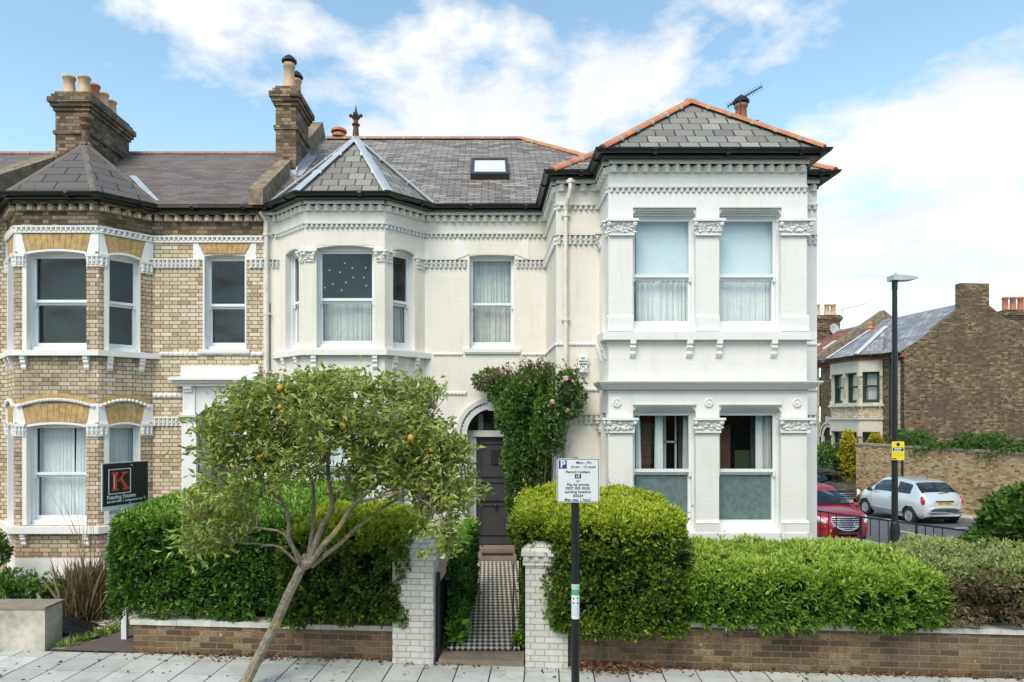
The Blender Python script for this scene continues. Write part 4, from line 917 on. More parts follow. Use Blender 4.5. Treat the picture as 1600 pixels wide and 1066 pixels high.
for i, ((p0, p1), (a, b)) in enumerate(zip(BBs, bh2)):
    wall(BH, 'bay_wall', p0, p1, .49, 6.42, [(a, b, 4.25, 6.06), (a, b, 1.09, 2.94)], BRICKS, revmat=WHITE)
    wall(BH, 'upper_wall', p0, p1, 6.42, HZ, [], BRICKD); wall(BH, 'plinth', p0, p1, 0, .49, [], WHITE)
    window(BH, p0, p1, a, b, 4.25, 6.06, 5.13, arch=.06, room=.22 if i != 1 else .4)
    window(BH, p0, p1, a, b, 1.09, 2.94, 1.98, arch=.04, up=[('net', 0, .62), ('net', .64, 1, .1)] if i == 1 else [('net', 0, 1)], low=[('net', 0, 1)], room=.22 if i != 1 else .4)
    T_, L_ = frame(p0, p1)
    # painted jambs, springer blocks and gauged arches
    for z0, z1, zc, zt in ((4.25, 6.06, 5.95, 6.37), (1.09, 2.94, 2.87, 3.30)):
        for s_, e in ((a, -1), (b, 1)):
            m = MB(T_); x0, x1 = (s_ + e * .075, s_) if e < 0 else (s_, s_ + .075)
            lim = 0.004 if e < 0 else L_ - .004; outer = max(lim, s_ - .16) if e < 0 else min(lim, s_ + .16)
            m.box((x0, 0, z0), (x1, .012, zc - .12), skip='f') if e < 0 else None
            m.prism([(s_, z1 - .1), (s_ + e * .005, zc - .12), (outer, zc - .12), (outer, zc + .07), (lim, zc + .07), (lim, zt - .02), (s_ + e * .02, zt - .02) if 0 else (s_ - e * -.09, zt - .02)], 0, .014, 'xz')
            m.build('springer_block', WHITE, BH)
        m = MB(T_); k = 11 if i == 1 else 6; rise = .05; top = zt - .03
        for j in range(k):
            f0, f1 = j / k, (j + 1) / k; ov = .09
            x0, x1 = a + (b - a) * f0, a + (b - a) * f1; X0, X1 = a - ov + (b - a + 2 * ov) * f0, a - ov + (b - a + 2 * ov) * f1
            zz0 = z1 - .0 - rise * (2 * f0 - 1) ** 2 + .012; zz1 = z1 - rise * (2 * f1 - 1) ** 2 + .012; gp = .004
            t0 = top - (0 if z0 > 3 else rise * 1.6 * (2 * f0 - 1) ** 2); t1 = top - (0 if z0 > 3 else rise * 1.6 * (2 * f1 - 1) ** 2)
            m.prism([(x0 + gp, zz0), (x1 - gp, zz1), (X1 - gp, t1), (X0 + gp, t0)], -.01, .010, 'xz')
        m.box((a - .02, -.02, z1 - .02), (b + .02, .003, top - .1)); m.build('brick_arch', ORANGEB, BH)
        m = MB(T_); n = 10                               # thin white rim under the arch
        for j in range(n):
            f0, f1 = j / n, (j + 1) / n; x0, x1 = a + (b - a) * f0, a + (b - a) * f1
            za, zb_ = z1 - rise * (2 * f0 - 1) ** 2 - .004, z1 - rise * (2 * f1 - 1) ** 2 - .004
            m.face([(x0, .012, za - .028), (x1, .012, zb_ - .028), (x1, .012, zb_ + .012), (x0, .012, za + .012)]); m.face([(x0, .012, za - .028), (x0, -.14, za - .028), (x1, -.14, zb_ - .028), (x1, .012, zb_ - .028)])
        m.build('arch_rim', WHITE, BH)
        if z0 < 3:                                       # rope hood over the ground floor arches
            m = MB(T_); n = 26 if i == 1 else 13; lo, hi = (a - .17, b + .17); 
            for j in range(n):
                f = (j + .5) / n; x = max(.02, min(L_ - .02, lo + (hi - lo) * f)); zz_ = zt + .05 - .13 * (2 * f - 1) ** 2
                m.blob((x, .03, zz_), ((hi - lo) / n * .56, .04, .034), 6, 4)
            m.build('rope_hood', WHITE, BH)
            m = MB(T_); n = 12 if i == 1 else 8
            for j in range(n):
                f0, f1 = j / n, (j + 1) / n; h = lambda f: zt + .075 - .13 * (2 * f - 1) ** 2
                x0, x1 = max(.001, lo + (hi - lo) * f0), min(L_ - .001, lo + (hi - lo) * f1)
                m.face([(x0, .006, h(f0)), (x1, .006, h(f1)), (x1, .006, h(f1) + .09), (x0, .006, h(f0) + .09)])
            m.build('arch_soldier_course', ORANGEB, BH)
TBB = [frame(*q)[0] for q in BBs]
for k, (a, b) in ((0, (.0, .20)), (0, (.77, .93)), (1, (-.01, .195)), (1, (1.29, 1.52)), (2, (0, .15)), (2, (.71, .93))):
    for zz in (5.85, 2.79):
        dogtooth(BH, [(BBs[k][0], BBs[k][1], max(a, 0), b)], zz, .15, .075, .05, WHITE, 'capital_band', lip=.03, rows=2)
        MB(TBB[k]).box((a, 0, zz - .10), (b, .03, zz - .075), skip='f').build('capital_moulding', WHITE, BH); MB(TBB[k]).box((a, 0, zz + .105), (b, .055, zz + .13), skip='f').build('capital_moulding', WHITE, BH)
bseg = [(p0, p1, 0, None) for p0, p1 in BBs]
dogtooth(BH, bseg + [(N0, N1, 0, None)], 6.42, .06, .09, .05, WHITE, 'small_dentil_course', lip=.03)
for q in bseg + [(N0, N1, 0, None)]: ledge(BH, [q], 6.355, 6.388, .035, WHITE, 'string_course', 1)
dogtooth(BH, bseg + [(N0, N1, 0, None)], 6.80, .105, .19, .085, BRICK, 'brick_dentil_course', lip=.0)
for q in bseg + [(N0, N1, 0, None)]: ledge(BH, [q], 6.858, 6.99, .085, BRICKD, 'eaves_band', 1)
dogtooth(BH, [(N0, N1, 0, .90), (N0, N1, 1.83, None)], 5.945, .15, .085, .05, WHITE, 'capital_band', lip=.02, rows=2)
dogtooth(BH, [(N0, N1, 0, .58)], 2.94, .15, .085, .05, WHITE, 'capital_band', lip=.02, rows=2)
rope(BH, [(N0, N1, 0, .58)], 3.45, .05, WHITE); rope(BH, [(N0, N1, .13, .88), (N0, N1, 1.86, None)], 4.24, .045, WHITE)
bbp = [(-9.33, 13.02), (-8.58, 12.20), (-6.97, 12.20), (-6.22, 13.02)]
polyledge(BH, bbp, 4.14, 4.24, BB, WHITE); polyledge(BH, bbp, .95, 1.07, BB, WHITE)
for k, u in ((0, .3), (0, .7), (1, .17), (1, 1.30), (2, .17), (2, .72)): bracket(BH, TBB[k], u, 4.14, .27, .09, .09, WHITE); bracket(BH, TBB[k], u, .95, .25, .09, .09, WHITE)
window(BH, N0, N1, .98, 1.75, 4.33, 6.13, 5.17, arch=.02, sill=.10)
TN, LN = frame(N0, N1)
for e, s_ in ((-1, .98), (1, 1.75)):
    m = MB(TN); m.prism([(s_, 4.33), (s_, 6.14), (s_ - e * -.03, 6.14), (s_ + e * .12, 6.345), (s_ + e * .215, 6.345), (s_ + e * .215, 6.03), (s_ + e * .03, 6.03), (s_ + e * .03, 4.33)], 0, .013, 'xz'); m.build('window_surround', WHITE, BH)
m = MB(TN)
for j in range(9):
    f0, f1 = j / 9, (j + 1) / 9; a, b = .98, 1.75; m.prism([(a + (b - a) * f0 + .004, 6.15), (a + (b - a) * f1 - .004, 6.15), (a - .11 + (b - a + .22) * f1 - .004, 6.345), (a - .11 + (b - a + .22) * f0 + .004, 6.345)], 0, .010, 'xz')
m.build('brick_arch', ORANGEB, BH)
# porch surround
po = MB(TN); X = lambda x: x + 6.38
po.box((X(-5.80), 0, 0), (X(-5.52), .10, 3.02)); po.box((X(-4.63), 0, 0), (X(-4.36), .10, 3.02)); po.box((X(-5.78), 0, 3.02), (X(-5.55), .09, 3.62)); po.box((X(-4.60), 0, 3.02), (X(-4.38), .09, 3.62))
pts = [(X(-5.55), 3.62), (X(-5.55), 2.98)] + [(X(-5.075) - .45 * math.cos(math.pi * i / 12), 2.98 + .28 * math.sin(math.pi * i / 12)) for i in range(13)] + [(X(-4.60), 2.98), (X(-4.60), 3.62)]
po.prism(pts, 0, .06, 'xz'); po.build('porch_surround', WHITE, BH)
po = MB(TN)
for i, (z0, z1, p) in enumerate(((3.62, 3.68, .16), (3.68, 3.73, .22), (3.73, 3.78, .30))): po.box((X(-5.80) - p * .55, 0, z0), (X(-4.30), p, z1))
po.box((X(-5.80), 0, 3.78), (X(-4.34), .12, 4.01)); po.build('porch_cornice', WHITE, BH)
for u in (X(-5.67), X(-4.50)): bracket(BH, TN, u, 3.62, .24, .15, .16, WHITE); capital(BH, TN, u - .15, u + .15, 2.82, 3.08, .14, GREYST)
m = MB(); m.box((-5.55, 13.0, 0), (-5.50, 13.5, 3.4)); m.box((-4.65, 13.0, 0), (-4.60, 13.5, 3.4)); m.box((-5.5, 13.45, 0), (-4.65, 13.5, 3.4)); m.build('porch_wall', GREYST, BH)
m = MB(); m.box((-5.38, 13.40, .3), (-4.78, 13.44, 2.5)); m.box((-5.3, 13.385, 1.5), (-5.12, 13.4, 2.3)); m.box((-5.04, 13.385, 1.5), (-4.86, 13.4, 2.3)); m.build('door', DOORM, BH)
wall(BH, 'back_wall', (-4.28, 20), (-9.6, 20), 0, 7, [], BRICK)
# roof, chimney, parapet
rb = lambda X, Y: (X, Y, 7.0 + .64 * (Y - 12.75))
roofpoly(BH, 'roof', [[rb(-9.5, 12.75), rb(-4.4, 12.75), rb(-4.4, 16.6), rb(-9.5, 16.6)], [rb(-9.5, 16.6), rb(-4.4, 16.6), (-4.4, 20.4, 7), (-9.5, 20.4, 7)]], TILE)
ridge(BH, [(-9.2, 16.6, 9.5), (-4.5, 16.6, 9.5)], TERRAP, .12, .45)
eb = [(-9.42, 12.95, GZ), (-8.62, 12.08, GZ), (-6.93, 12.08, GZ), (-6.13, 12.95, GZ)]
hiproof(BH, eb, (-7.78, 13.2, 8.36), TILEP, simple('grey_brown_hip_tile', (.15, .125, .11), .85, .2, 5, .4), .10, .42)
m = MB(); m.lathe([(.07, 0), (.07, .25), (.05, .27), (.11, .36), (.07, .42), (.12, .5), (.09, .56), (.03, .62)], (-7.78, 13.2, 8.3), 10); m.build('finial', simple('broken_clay_finial', (.16, .08, .055), .85, .35, 10, .4), BH)
gutter(BH, [(-9.6, 12.88, GZ + .02), (-9.33, 12.88, GZ + .02), (-8.60, 12.13, GZ + .02), (-6.95, 12.13, GZ + .02), (-6.22, 12.88, GZ + .02), (-4.32, 12.88, GZ + .02)])
m = MB(); vp = lambda a, b, w: m.prism([(a[0] - w, a[1]), (a[0] + w, a[1]), (b[0] + w, b[1]), (b[0] - w, b[1])], 0, 0, 'xy')
for a, b in (((-6.2, 12.85, 7.05), (-7.45, 14.3, 8.07)),):
    A, B = Vector(a), Vector(b); m.face([A + Vector((-.07, 0, 0)), A + Vector((.07, .0, 0)), B + Vector((.07, 0, .03)), B + Vector((-.07, 0, .03))])
m.build('valley_flashing', LEAD, BH)
chimney(BH, -9.32, -8.60, 14.7, 16.35, 7.4, 10.05, BRICKD, [(-9.13, 14.88, .42, .125, POT, False), (-8.80, 14.88, .42, .125, POT, False), (-8.96, 15.15, .34, .11, POT, False), (-8.80, 15.25, .42, .12, POTR, False), (-8.80, 15.6, .40, .12, POT, False), (-8.80, 15.93, .38, .12, POT, False), (-9.13, 15.5, .4, .12, POT, False)])
m = MB(); yb = lambda Y: 7.0 + .64 * (Y - 12.75)
m.prism([(12.3, 6.7), (12.3, 7.22), (14.8, yb(14.8) + .38), (16.9, yb(16.6) + .32), (16.9, 7.5)], -9.75, -9.38, 'yz'); m.build('parapet', MATS['lichened_parapet_render'], BH)
# next house beyond the left party wall
LH = thing('brick_house', 'next terrace house at the far left edge, only its roof and eaves showing', 'house', (-12, 13, 0))
wall(LH, 'wall', (-14.5, 13), (-9.6, 13), 0, HZ, [(1.2, 2.0, 4.3, 6.1), (1.2, 2.0, 1.1, 2.9), (3.0, 3.8, 4.3, 6.1)], BRICK, revmat=WHITE)
for q in ((1.2, 2.0, 4.3, 6.1), (1.2, 2.0, 1.1, 2.9), (3.0, 3.8, 4.3, 6.1)): window(LH, (-14.5, 13), (-9.6, 13), *q, (q[2] + q[3]) / 2, sill=.08)
roofpoly(LH, 'roof', [[rb(-14.6, 12.75), rb(-9.8, 12.75), rb(-9.8, 16.6), rb(-14.6, 16.6)], [rb(-14.6, 16.6), rb(-9.8, 16.6), (-9.8, 20.4, 7), (-14.6, 20.4, 7)]], TILE)
ridge(LH, [(-14.6, 16.6, 9.5), (-9.75, 16.6, 9.5)], TERRAP, .12, .45); gutter(LH, [(-14.6, 12.88, GZ - .02), (-9.62, 12.88, GZ - .02)])

# ------------------------------------------------------------------ across the side road
def hf(a, l): q = RD(a, l); return (q.x, q.y)         # plan point in side-road axes
GH = thing('gable_house', 'brown brick end house with tall gable wall and pale slate roof across the road', 'house', (20, 32, 0))
a0, a1 = 6.3, 12.6; l0 = 3.35; l1 = 10.0; lr = l0 + 3.3; ze, zr = 5.95, 8.15; zg = -1.2
def hp(a, l, z): q = hf(a, l); return (q[0], q[1], z)
m = MB(); P = [hp(a0, l0, zg), hp(a0, l1, zg), hp(a0, l1, ze), hp(a0, lr + .62, zr - .2), hp(a0, lr + .62, zr + .75), hp(a0, lr - .72, zr + .75), hp(a0, lr - .72, zr - .35), hp(a0, l0, ze)]
Q = [hp(a0 + .3, l0, zg), hp(a0 + .3, l1, zg), hp(a0 + .3, l1, ze), hp(a0 + .3, lr + .62, zr - .2), hp(a0 + .3, lr + .62, zr + .75), hp(a0 + .3, lr - .72, zr + .75), hp(a0 + .3, lr - .72, zr - .35), hp(a0 + .3, l0, ze)]
m.face(P); m.face(Q[::-1])
for i in range(8): j = (i + 1) % 8; m.face([P[i], Q[i], Q[j], P[j]])
m.build('gable_wall', BRICKG, GH)
F0, F1 = hf(a1, l0), hf(a0, l0)
def fr_u(a): return a1 - a
bay = (8.0, 11.2)                                      # bay along the facade
wall(GH, 'wall', F0, F1, zg, ze, [], BRICKG)
m = MB(frame(F0, F1)[0]); m.box((a1 - a0 - .55, 0, zg), (a1 - a0 - .25, .012, ze - .4), skip='f'); m.build('corner_brickwork', BRICK, GH)
b0, b1, bo = 7.7, 11.0, .75
bq = [hf(b1, l0), hf(b1 - .55, l0 - bo), hf(b0 + .55, l0 - bo), hf(b0, l0)]
GB = list(zip(bq, bq[1:]))
STONE = simple('cream_stone_dressing', (.56, .52, .43), .8, .12, 5, .2)
for i, (p0, p1) in enumerate(GB):
    L_ = frame(p0, p1)[1]; hs = [(.13, L_ - .12)] if i != 1 else [(.10, 1.02), (1.18, 2.1)]
    if i == 1: k = L_ / 2.2; hs = [(a * k, b * k) for a, b in hs]
    wall(GH, 'bay_wall', p0, p1, zg, ze - .1, [(a, b, 3.75, 5.15) for a, b in hs] + [(a, b, .2, 2.4) for a, b in hs], BRICK, revmat=STONE)
    for a, b in hs:
        window(GH, p0, p1, a, b, 3.75, 5.15, 4.5, mat=GREENT, up=[('grey', 0, 1)] if i else None, low=[('grey', 0, 1)] if i else None, room=.2, side=.04); window(GH, p0, p1, a, b, .2, 2.4, 1.3, mat=GREENT, room=.2, side=.04)
    m = MB(frame(p0, p1)[0]); us = [0] + [x for h in hs for x in h] + [L_]
    m.box((0, 0, 5.15), (L_, .05, ze - .2), skip='f'); TG = frame(p0, p1)[0]
    for a, b in zip(us[::2], us[1::2]):
        for z0, z1 in ((4.95, 5.15), (3.68, 3.9), (2.2, 2.42)): MB(TG).box((a, 0, z0), (b, .06, z1), skip='f').build('stone_capital', STONE, GH)
    m.build('stone_frieze', STONE, GH); MB(TG).box((-.05, 0, 3.58), (L_ + .05, .12, 3.68)).build('sill_ledge', STONE, GH); MB(TG).box((0, 0, 2.42), (L_, .05, 2.98), skip='f').build('stone_frieze', STONE, GH); MB(TG).box((-.04, 0, 2.98), (L_ + .04, .13, 3.06)).build('string_cornice', STONE, GH)
    for u in ([.1, L_ - .1] if i != 1 else [.1, .7, 1.3, 1.9]):
        m = MB(frame(p0, p1)[0]); m.prism([(0, 3.58), (.11, 3.58), (0, 3.3)], u - .03, u + .03, 'yz'); m.build('bracket', STONE, GH)
m = MB(frame(F0, F1)[0]); u = a1 - 11.75
m.box((u - .45, .0, zg), (u + .45, .02, 2.0), skip='f'); 
for i in range(12):
    t0, t1 = math.pi * i / 12, math.pi * (i + 1) / 12
    for r0, r1, o in ((.42, .60, .10), (.60, .68, .16)):
        c = lambda r, t: (u - r * math.cos(t), o, 2.1 + r * 1.15 * math.sin(t)); m.face([c(r0, t0), c(r0, t1), c(r1, t1), c(r1, t0)])
        m.face([(u - r1 * math.cos(t0), o, 2.1 + r1 * 1.15 * math.sin(t0)), (u - r1 * math.cos(t1), o, 2.1 + r1 * 1.15 * math.sin(t1)), (u - r1 * math.cos(t1), 0, 2.1 + r1 * 1.15 * math.sin(t1)), (u - r1 * math.cos(t0), 0, 2.1 + r1 * 1.15 * math.sin(t0))])
m.box((u - .62, 0, zg), (u - .42, .1, 2.1)); m.box((u + .42, 0, zg), (u + .62, .1, 2.1)); m.box((u - .08, 0, 2.75), (u + .08, .2, 3.15)); m.build('porch_arch', STONE, GH)
m = MB(frame(F0, F1)[0]); m.box((u - .41, .024, zg), (u + .41, .03, 2.5)); m.build('porch_opening', DARKIN, GH)
m = MB(frame(F0, F1)[0]); m.box((-.1, 0, ze - .28), (a1 - a0 + .02, .14, ze - .06)); 
for i in range(28): m.box((i * .225, .14, ze - .22), (i * .225 + .1, .18, ze - .14))
m.build('red_eaves_course', simple('red_eaves_brick', (.26, .085, .045), .85, .3, 9, .4), GH)
for i, (p0, p1) in enumerate(GB):
    m = MB(frame(p0, p1)[0]); L_ = frame(p0, p1)[1]; m.box((-.03, 0, ze - .26), (L_ + .03, .12, ze - .08)); m.build('red_eaves_course', MATS['red_eaves_brick'], GH)
roofpoly(GH, 'roof', [[hp(a0 + .02, l0 - .25, ze - .06), hp(a0 + .02, lr, zr), hp(a1, lr, zr), hp(a1, l0 - .25, ze - .06)], [hp(a0 + .1, lr, zr), hp(a0 + .1, l1 + .2, ze), hp(a1, l1 + .2, ze), hp(a1, lr, zr)]], PALESL)
ap = [hp(9.35, l0 + .5, ze + 1.15)]
be2 = [hp(b1 + .15, l0 - .1, ze), hp(b1 - .5, l0 - bo - .2, ze - .02), hp(b0 + .5, l0 - bo - .2, ze - .02), hp(b0 - .15, l0 - .1, ze)]
apA, apB = hp(9.9, l0 + .9, ze + 1.35), hp(8.8, l0 + .9, ze + 1.35)
roofpoly(GH, 'bay_roof', [[be2[0], be2[1], apA], [be2[1], be2[2], apB, apA], [be2[2], be2[3], apB]], PALESL)
PLEAD = simple('pale_lead', (.50, .53, .57), .5, .1, 5, .2)
for a, b in ((be2[1], apA), (be2[2], apB)):
    m = MB(); m.tube([Vector(a) + Vector((0, 0, .03)), Vector(b) + Vector((0, 0, .03))], .13, 8, sz=.35); m.build('lead_hip', PLEAD, GH)
ridge(GH, [apA, apB], TERRA, .12, .3); ridge(GH, [hp(a0 + .4, lr, zr + .02), hp(a1, lr, zr + .02)], simple('grey_ridge_tile', (.30, .31, .33), .7, .15, 5, .2), .14, .5)
m = MB(); m.lathe([(.1, 0), (.16, .1), (.08, .2), (.12, .3), (.02, .45)], apA, 8); m.build('finial', TERRA, GH)
def gutpath(z): return [hp(a1, l0 - .28, z), hp(b1 + .1, l0 - .28, z), hp(b1 - .52, l0 - bo - .22, z), hp(b0 + .52, l0 - bo - .22, z), hp(b0 - .1, l0 - .28, z), hp(a0, l0 - .28, z)]
gutter(GH, gutpath(ze - .04), .07)
def party(parent, a, lift, w=.35):
    m = MB(); pr = lambda l, z, aa: hp(aa, l, z)
    top = [(l0 - .35, ze + .1), (l0 - .35, ze + .32), (lr, zr + lift), (lr + .7, zr + lift - .5), (lr + .7, ze)]
    A = [hp(a - w / 2, l, z) for l, z in top]; B = [hp(a + w / 2, l, z) for l, z in top]; m.face(A); m.face(B[::-1])
    for i in range(len(A)): j = (i + 1) % len(A); m.face([A[i], B[i], B[j], A[j]])
    m.build('parapet', MATS['lichened_parapet_render'], parent)
party(GH, a1 - .1, .55)
pipe(GH, [hp(7.05, l0 - .12, ze - .2), hp(7.05, l0 - .12, zg)], .05, simple('dark_pipe', (.02, .02, .022), .5))
q = Vector(hp(a0 + .5, lr + 1.9, 0)); Tc = Matrix.Translation((q.x, q.y, 0)) @ Matrix.Rotation(-.087, 4, 'Z')
chimney(GH, .1, 1.2, .3, .9, 5.5, 7.9, BRICKD, [(.1 + .2 + i * .33, .6, .62, .13, POTR, False) for i in range(3)], T=Tc)
RH = thing('red_roofed_house', 'brick house with red tiled roof beyond the gable house', 'house', (18, 38, 0))
c0, c1 = 12.7, 19.0
wall(RH, 'wall', hf(c1, l0), hf(c0, l0), zg, ze, [(3.5, 4.3, 3.7, 5.2), (5.0, 5.8, 3.7, 5.2), (4.4, 5.4, .2, 2.4)], BRICK, revmat=STONE)
for q in ((3.5, 4.3, 3.7, 5.2), (5.0, 5.8, 3.7, 5.2), (4.4, 5.4, .2, 2.4)): window(RH, hf(c1, l0), hf(c0, l0), *q, (q[2] + q[3]) / 2, mat=GREENT)
roofpoly(RH, 'roof', [[hp(c0, l0 - .25, ze - .06), hp(c0, lr, zr), hp(c1, lr, zr), hp(c1, l0 - .25, ze - .06)], [hp(c0, lr, zr), hp(c0, l1 + .2, ze), hp(c1, l1 + .2, ze), hp(c1, lr, zr)]], REDTILE)
ridge(RH, [hp(c0, lr, zr + .02), hp(c1, lr, zr + .02)], MATS['grey_ridge_tile'], .14, .5); gutter(RH, [hp(c1, l0 - .28, ze - .04), hp(c0, l0 - .28, ze - .04)], .07)
q = Vector(hp(17.0, lr, 0)); Tc = Matrix.Translation((q.x, q.y, 0)) @ Matrix.Rotation(-.087, 4, 'Z')
chimney(RH, -1.0, .35, -.4, .4, 6.5, 9.1, BRICKD, [(-.8, 0, .7, .15, POT, False), (-.25, 0, .7, .15, POT, False), (.1, 0, .7, .15, POT, False)], T=Tc)
m = MB(Tc); m.tube([(-.1, -.45, 8.1), (-.1, -.6, 8.15)], .03, 6); m.build('dish_arm', BLACKM, RH)
m = MB(Tc @ Matrix.Translation((-.1, -.66, 8.2)) @ Matrix.Rotation(math.radians(78), 4, 'X') @ Matrix.Rotation(.35, 4, 'Y')); m.lathe([(.03, -.04), (.22, -.02), (.33, .05), (.34, .07), (.32, .07), (.2, .01), (.02, -.01)], (0, 0, 0), 18); m.build('satellite_dish', simple('pale_grey_dish', (.45, .47, .48), .5), RH, True)
m = MB(Tc); m.tube([(.5, -.3, 7.6), (.5, -.3, 9.4)], .02, 5); m.tube([(.2, -.3, 9.35), (1.9, -.3, 9.75)], .015, 5)
for i in range(8): m.tube([(.5 + i * .18, -.45, 9.42 + i * .042), (.5 + i * .18, -.15, 9.42 + i * .042)], .008, 4)
m.build('tv_aerial', LEAD, RH)

# skylights of the red roof
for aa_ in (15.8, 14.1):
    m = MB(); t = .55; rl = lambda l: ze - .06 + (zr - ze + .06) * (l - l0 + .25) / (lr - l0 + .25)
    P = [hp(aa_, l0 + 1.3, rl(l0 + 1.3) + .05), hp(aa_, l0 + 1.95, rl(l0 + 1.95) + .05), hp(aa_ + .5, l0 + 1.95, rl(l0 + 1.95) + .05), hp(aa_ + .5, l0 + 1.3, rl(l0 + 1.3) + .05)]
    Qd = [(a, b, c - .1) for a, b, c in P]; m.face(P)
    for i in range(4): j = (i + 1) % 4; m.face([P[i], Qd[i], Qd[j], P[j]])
    m.build('skylight', MATS['painted_sky_reflection_glass'], RH)
# garden wall across the side road, with coping and a blue gate
GW = thing('garden_wall', 'long weathered yellow brick garden wall behind the silver car', 'wall', (16.4, 22, -.5))
WL = 1.95
w0, w1 = hf(7.5, WL), hf(-1.55, WL); wall(GW, 'wall', w0, w1, -1.4, 1.86, [], BRICKY)
wall(GW, 'wall', hf(7.5, WL + .25), w0, -1.4, 1.86, [], BRICKY)
m = MB(frame(w0, w1)[0]); L_ = frame(w0, w1)[1]; m.box((-.03, .04, 1.86), (L_, -.29, 1.95)); m.build('coping', MORT, GW)
w2, w3 = hf(-3.1, WL), hf(-9, WL); wall(GW, 'wall', w2, w3, -1.4, 1.95, [], BRICKY); wall(GW, 'lintel', w1, w2, 1.82, 1.95, [], BRICKY)
m = MB(frame(w1, w3)[0]); m.box((0, .04, 1.95), (7.45, -.29, 2.02)); m.build('coping', MORT, GW)
gt = MB(frame(w1, w2)[0])
for i in range(9): gt.box((.05 + i * .162, -.1, -.65), (.05 + i * .162 + .155, -.14, 1.80))
gt.box((.0, -.04, -.7), (.06, -.16, 1.82)); gt.box((1.49, -.04, -.7), (1.55, -.16, 1.82)); gt.box((.05, -.085, .2), (1.5, -.1, .3)); gt.box((.05, -.085, 1.4), (1.5, -.1, 1.5))
prop(gt.build('wooden_gate', simple('navy_gate_paint', (.02, .035, .06), .5)), 'dark blue boarded gate in the brick garden wall at the right edge', 'gate')
# low front wall of the end house, mostly behind cars: shorter piece going left
m = MB(); 

# ------------------------------------------------------------------ low walls, pillars, gate
FW = thing('garden_wall', 'low brown brick wall with white coping below the dark green hedge', 'wall', tuple(S(-2.5, .1)))
TWL, LWL = frame(S(-4.62, 0)[:2], S(-.86, 0)[:2])
m = MB(TWL); m.box((.03, 0, -.05), (LWL, -.24, .36)); m.build('wall', BRICKW, FW)
m = MB(TWL)
nn = 6
for i in range(nn): m.box((LWL * i / nn + .002, .025 + RND.uniform(-.004, .004), .36), (LWL * (i + 1) / nn - .002, -.25, .425 + RND.uniform(-.004, .004)))
m.build('coping', simple('worn_white_coping', (.50, .49, .45), .8, .2, 5, .5, col2=(.66, .65, .61)), FW)
FR = thing('garden_wall', 'long low brown brick wall under the bright hedge right of the gate', 'wall', tuple(S(3.5, .1)))
TWR, LWR = frame(S(.98, .02)[:2], S(7.4, .02)[:2])
m = MB(TWR); m.box((0, 0, -.12), (LWR, -.24, .50)); m.build('wall', BRICKW, FR)
m = MB(TWR); nn = 9
for i in range(nn): m.box((LWR * i / nn + .002, .03 + RND.uniform(-.004, .004), .50), (LWR * (i + 1) / nn - .002, -.25, .555 + RND.uniform(-.004, .004)))
m.build('coping', MATS['worn_white_coping'], FR)
def pillar(label, s0, s1, d0, d1, zt, lean=0.):
    p = thing('gate_pillar', label, 'pillar', tuple(S((s0 + s1) / 2, d0)), 'white gate pillars'); m = MB(SM)
    m.box((s0, d0, -.05), (s1, d1, zt - .22)); m.build('shaft', PIERB, p); m = MB(SM)
    m.box((s0 - .03, d0 - .03, zt - .22), (s1 + .03, d1 + .03, zt - .165)); m.box((s0 - .05, d0 - .05, zt - .11), (s1 + .05, d1 + .05, zt - .05))
    n = 5
    for i in range(n):
        a = s0 - .045 + (s1 - s0 + .09) * (i + .2) / n; m.box((a, d0 - .045, zt - .165), (a + .06, d1 + .045, zt - .11))
    m.box((s0 - .02, d0 - .02, zt - .165), (s1 + .02, d1 + .02, zt - .11)); cxs, cds = (s0 + s1) / 2, (d0 + d1) / 2
    e = .05; A = [(s0 - e, d0 - e, zt - .05), (s1 + e, d0 - e, zt - .05), (s1 + e, d1 + e, zt - .05), (s0 - e, d1 + e, zt - .05)]; f = .55
    B = [(cxs + (x - cxs) * f, cds + (y - cds) * f, zt + .05) for x, y, _ in A]; m.face(B)
    for i in range(4): j = (i + 1) % 4; m.face([A[i], A[j], B[j], B[i]])
    m.build('cap', PIERB, p); return p
pillar('white painted brick gate pillar left of the tiled path, beside the open black gate', -1.17, -.66, -.14, .36, 1.50)
pillar('white painted brick gate pillar right of the path, half hidden by the golden hedge', .46, .97, -.14, .36, 1.46)
G_ = thing('garden_gate', 'black metal garden gate standing open against the left pillar', 'gate', tuple(S(-.62, .0)))
m = MB(SM); m.box((-.645, .0, .06), (-.605, .045, 1.10)); m.box((-.64, .80, .10), (-.61, .83, 1.0)); m.box((-.635, .045, .12), (-.615, .80, .15)); m.box((-.635, .045, .93), (-.615, .80, .96))
m.build('frame', BLACKM, G_)
m = MB(SM); m.box((-.632, .045, .15), (-.618, .80, .93)); m.build('panel', BLACKM, G_)
CW = thing('concrete_wall', 'low stained concrete block wall at the left edge of the pavement', 'wall', (-7, 8.9, 0))
m = MB(); m.box((-9.5, 8.84, -.05), (-5.74, 9.2, .545)); m.build('body', RENDER, CW); m = MB(); m.box((-9.5, 8.82, .545), (-5.72, 9.22, .572)); m.build('slab_top', simple('weathered_slab_top', (.25, .22, .18), .9, .25, 7, .4), CW)
# forecourt of the brick house
m = MB(); m.face([(-5.55, 8.86, .004), (-4.5, 8.78, .004), (-4.5, 12, .06), (-5.0, 12.0, .06), (-5.1, 9.9, .02)]); prop(m.build('forecourt', ASPHB), kind='structure')
m = MB(); m.face([(-12, 8.9, .0), (-5.55, 8.9, .0), (-5.1, 9.9, .03), (-5.0, 12, .08), (-4.3, 13, .17), (-12, 13.1, .17)]); prop(m.build('front_garden', simple('pale_gravel_soil', (.20, .17, .125), .95, .35, 18, .9, col2=(.36, .32, .26))), kind='structure')
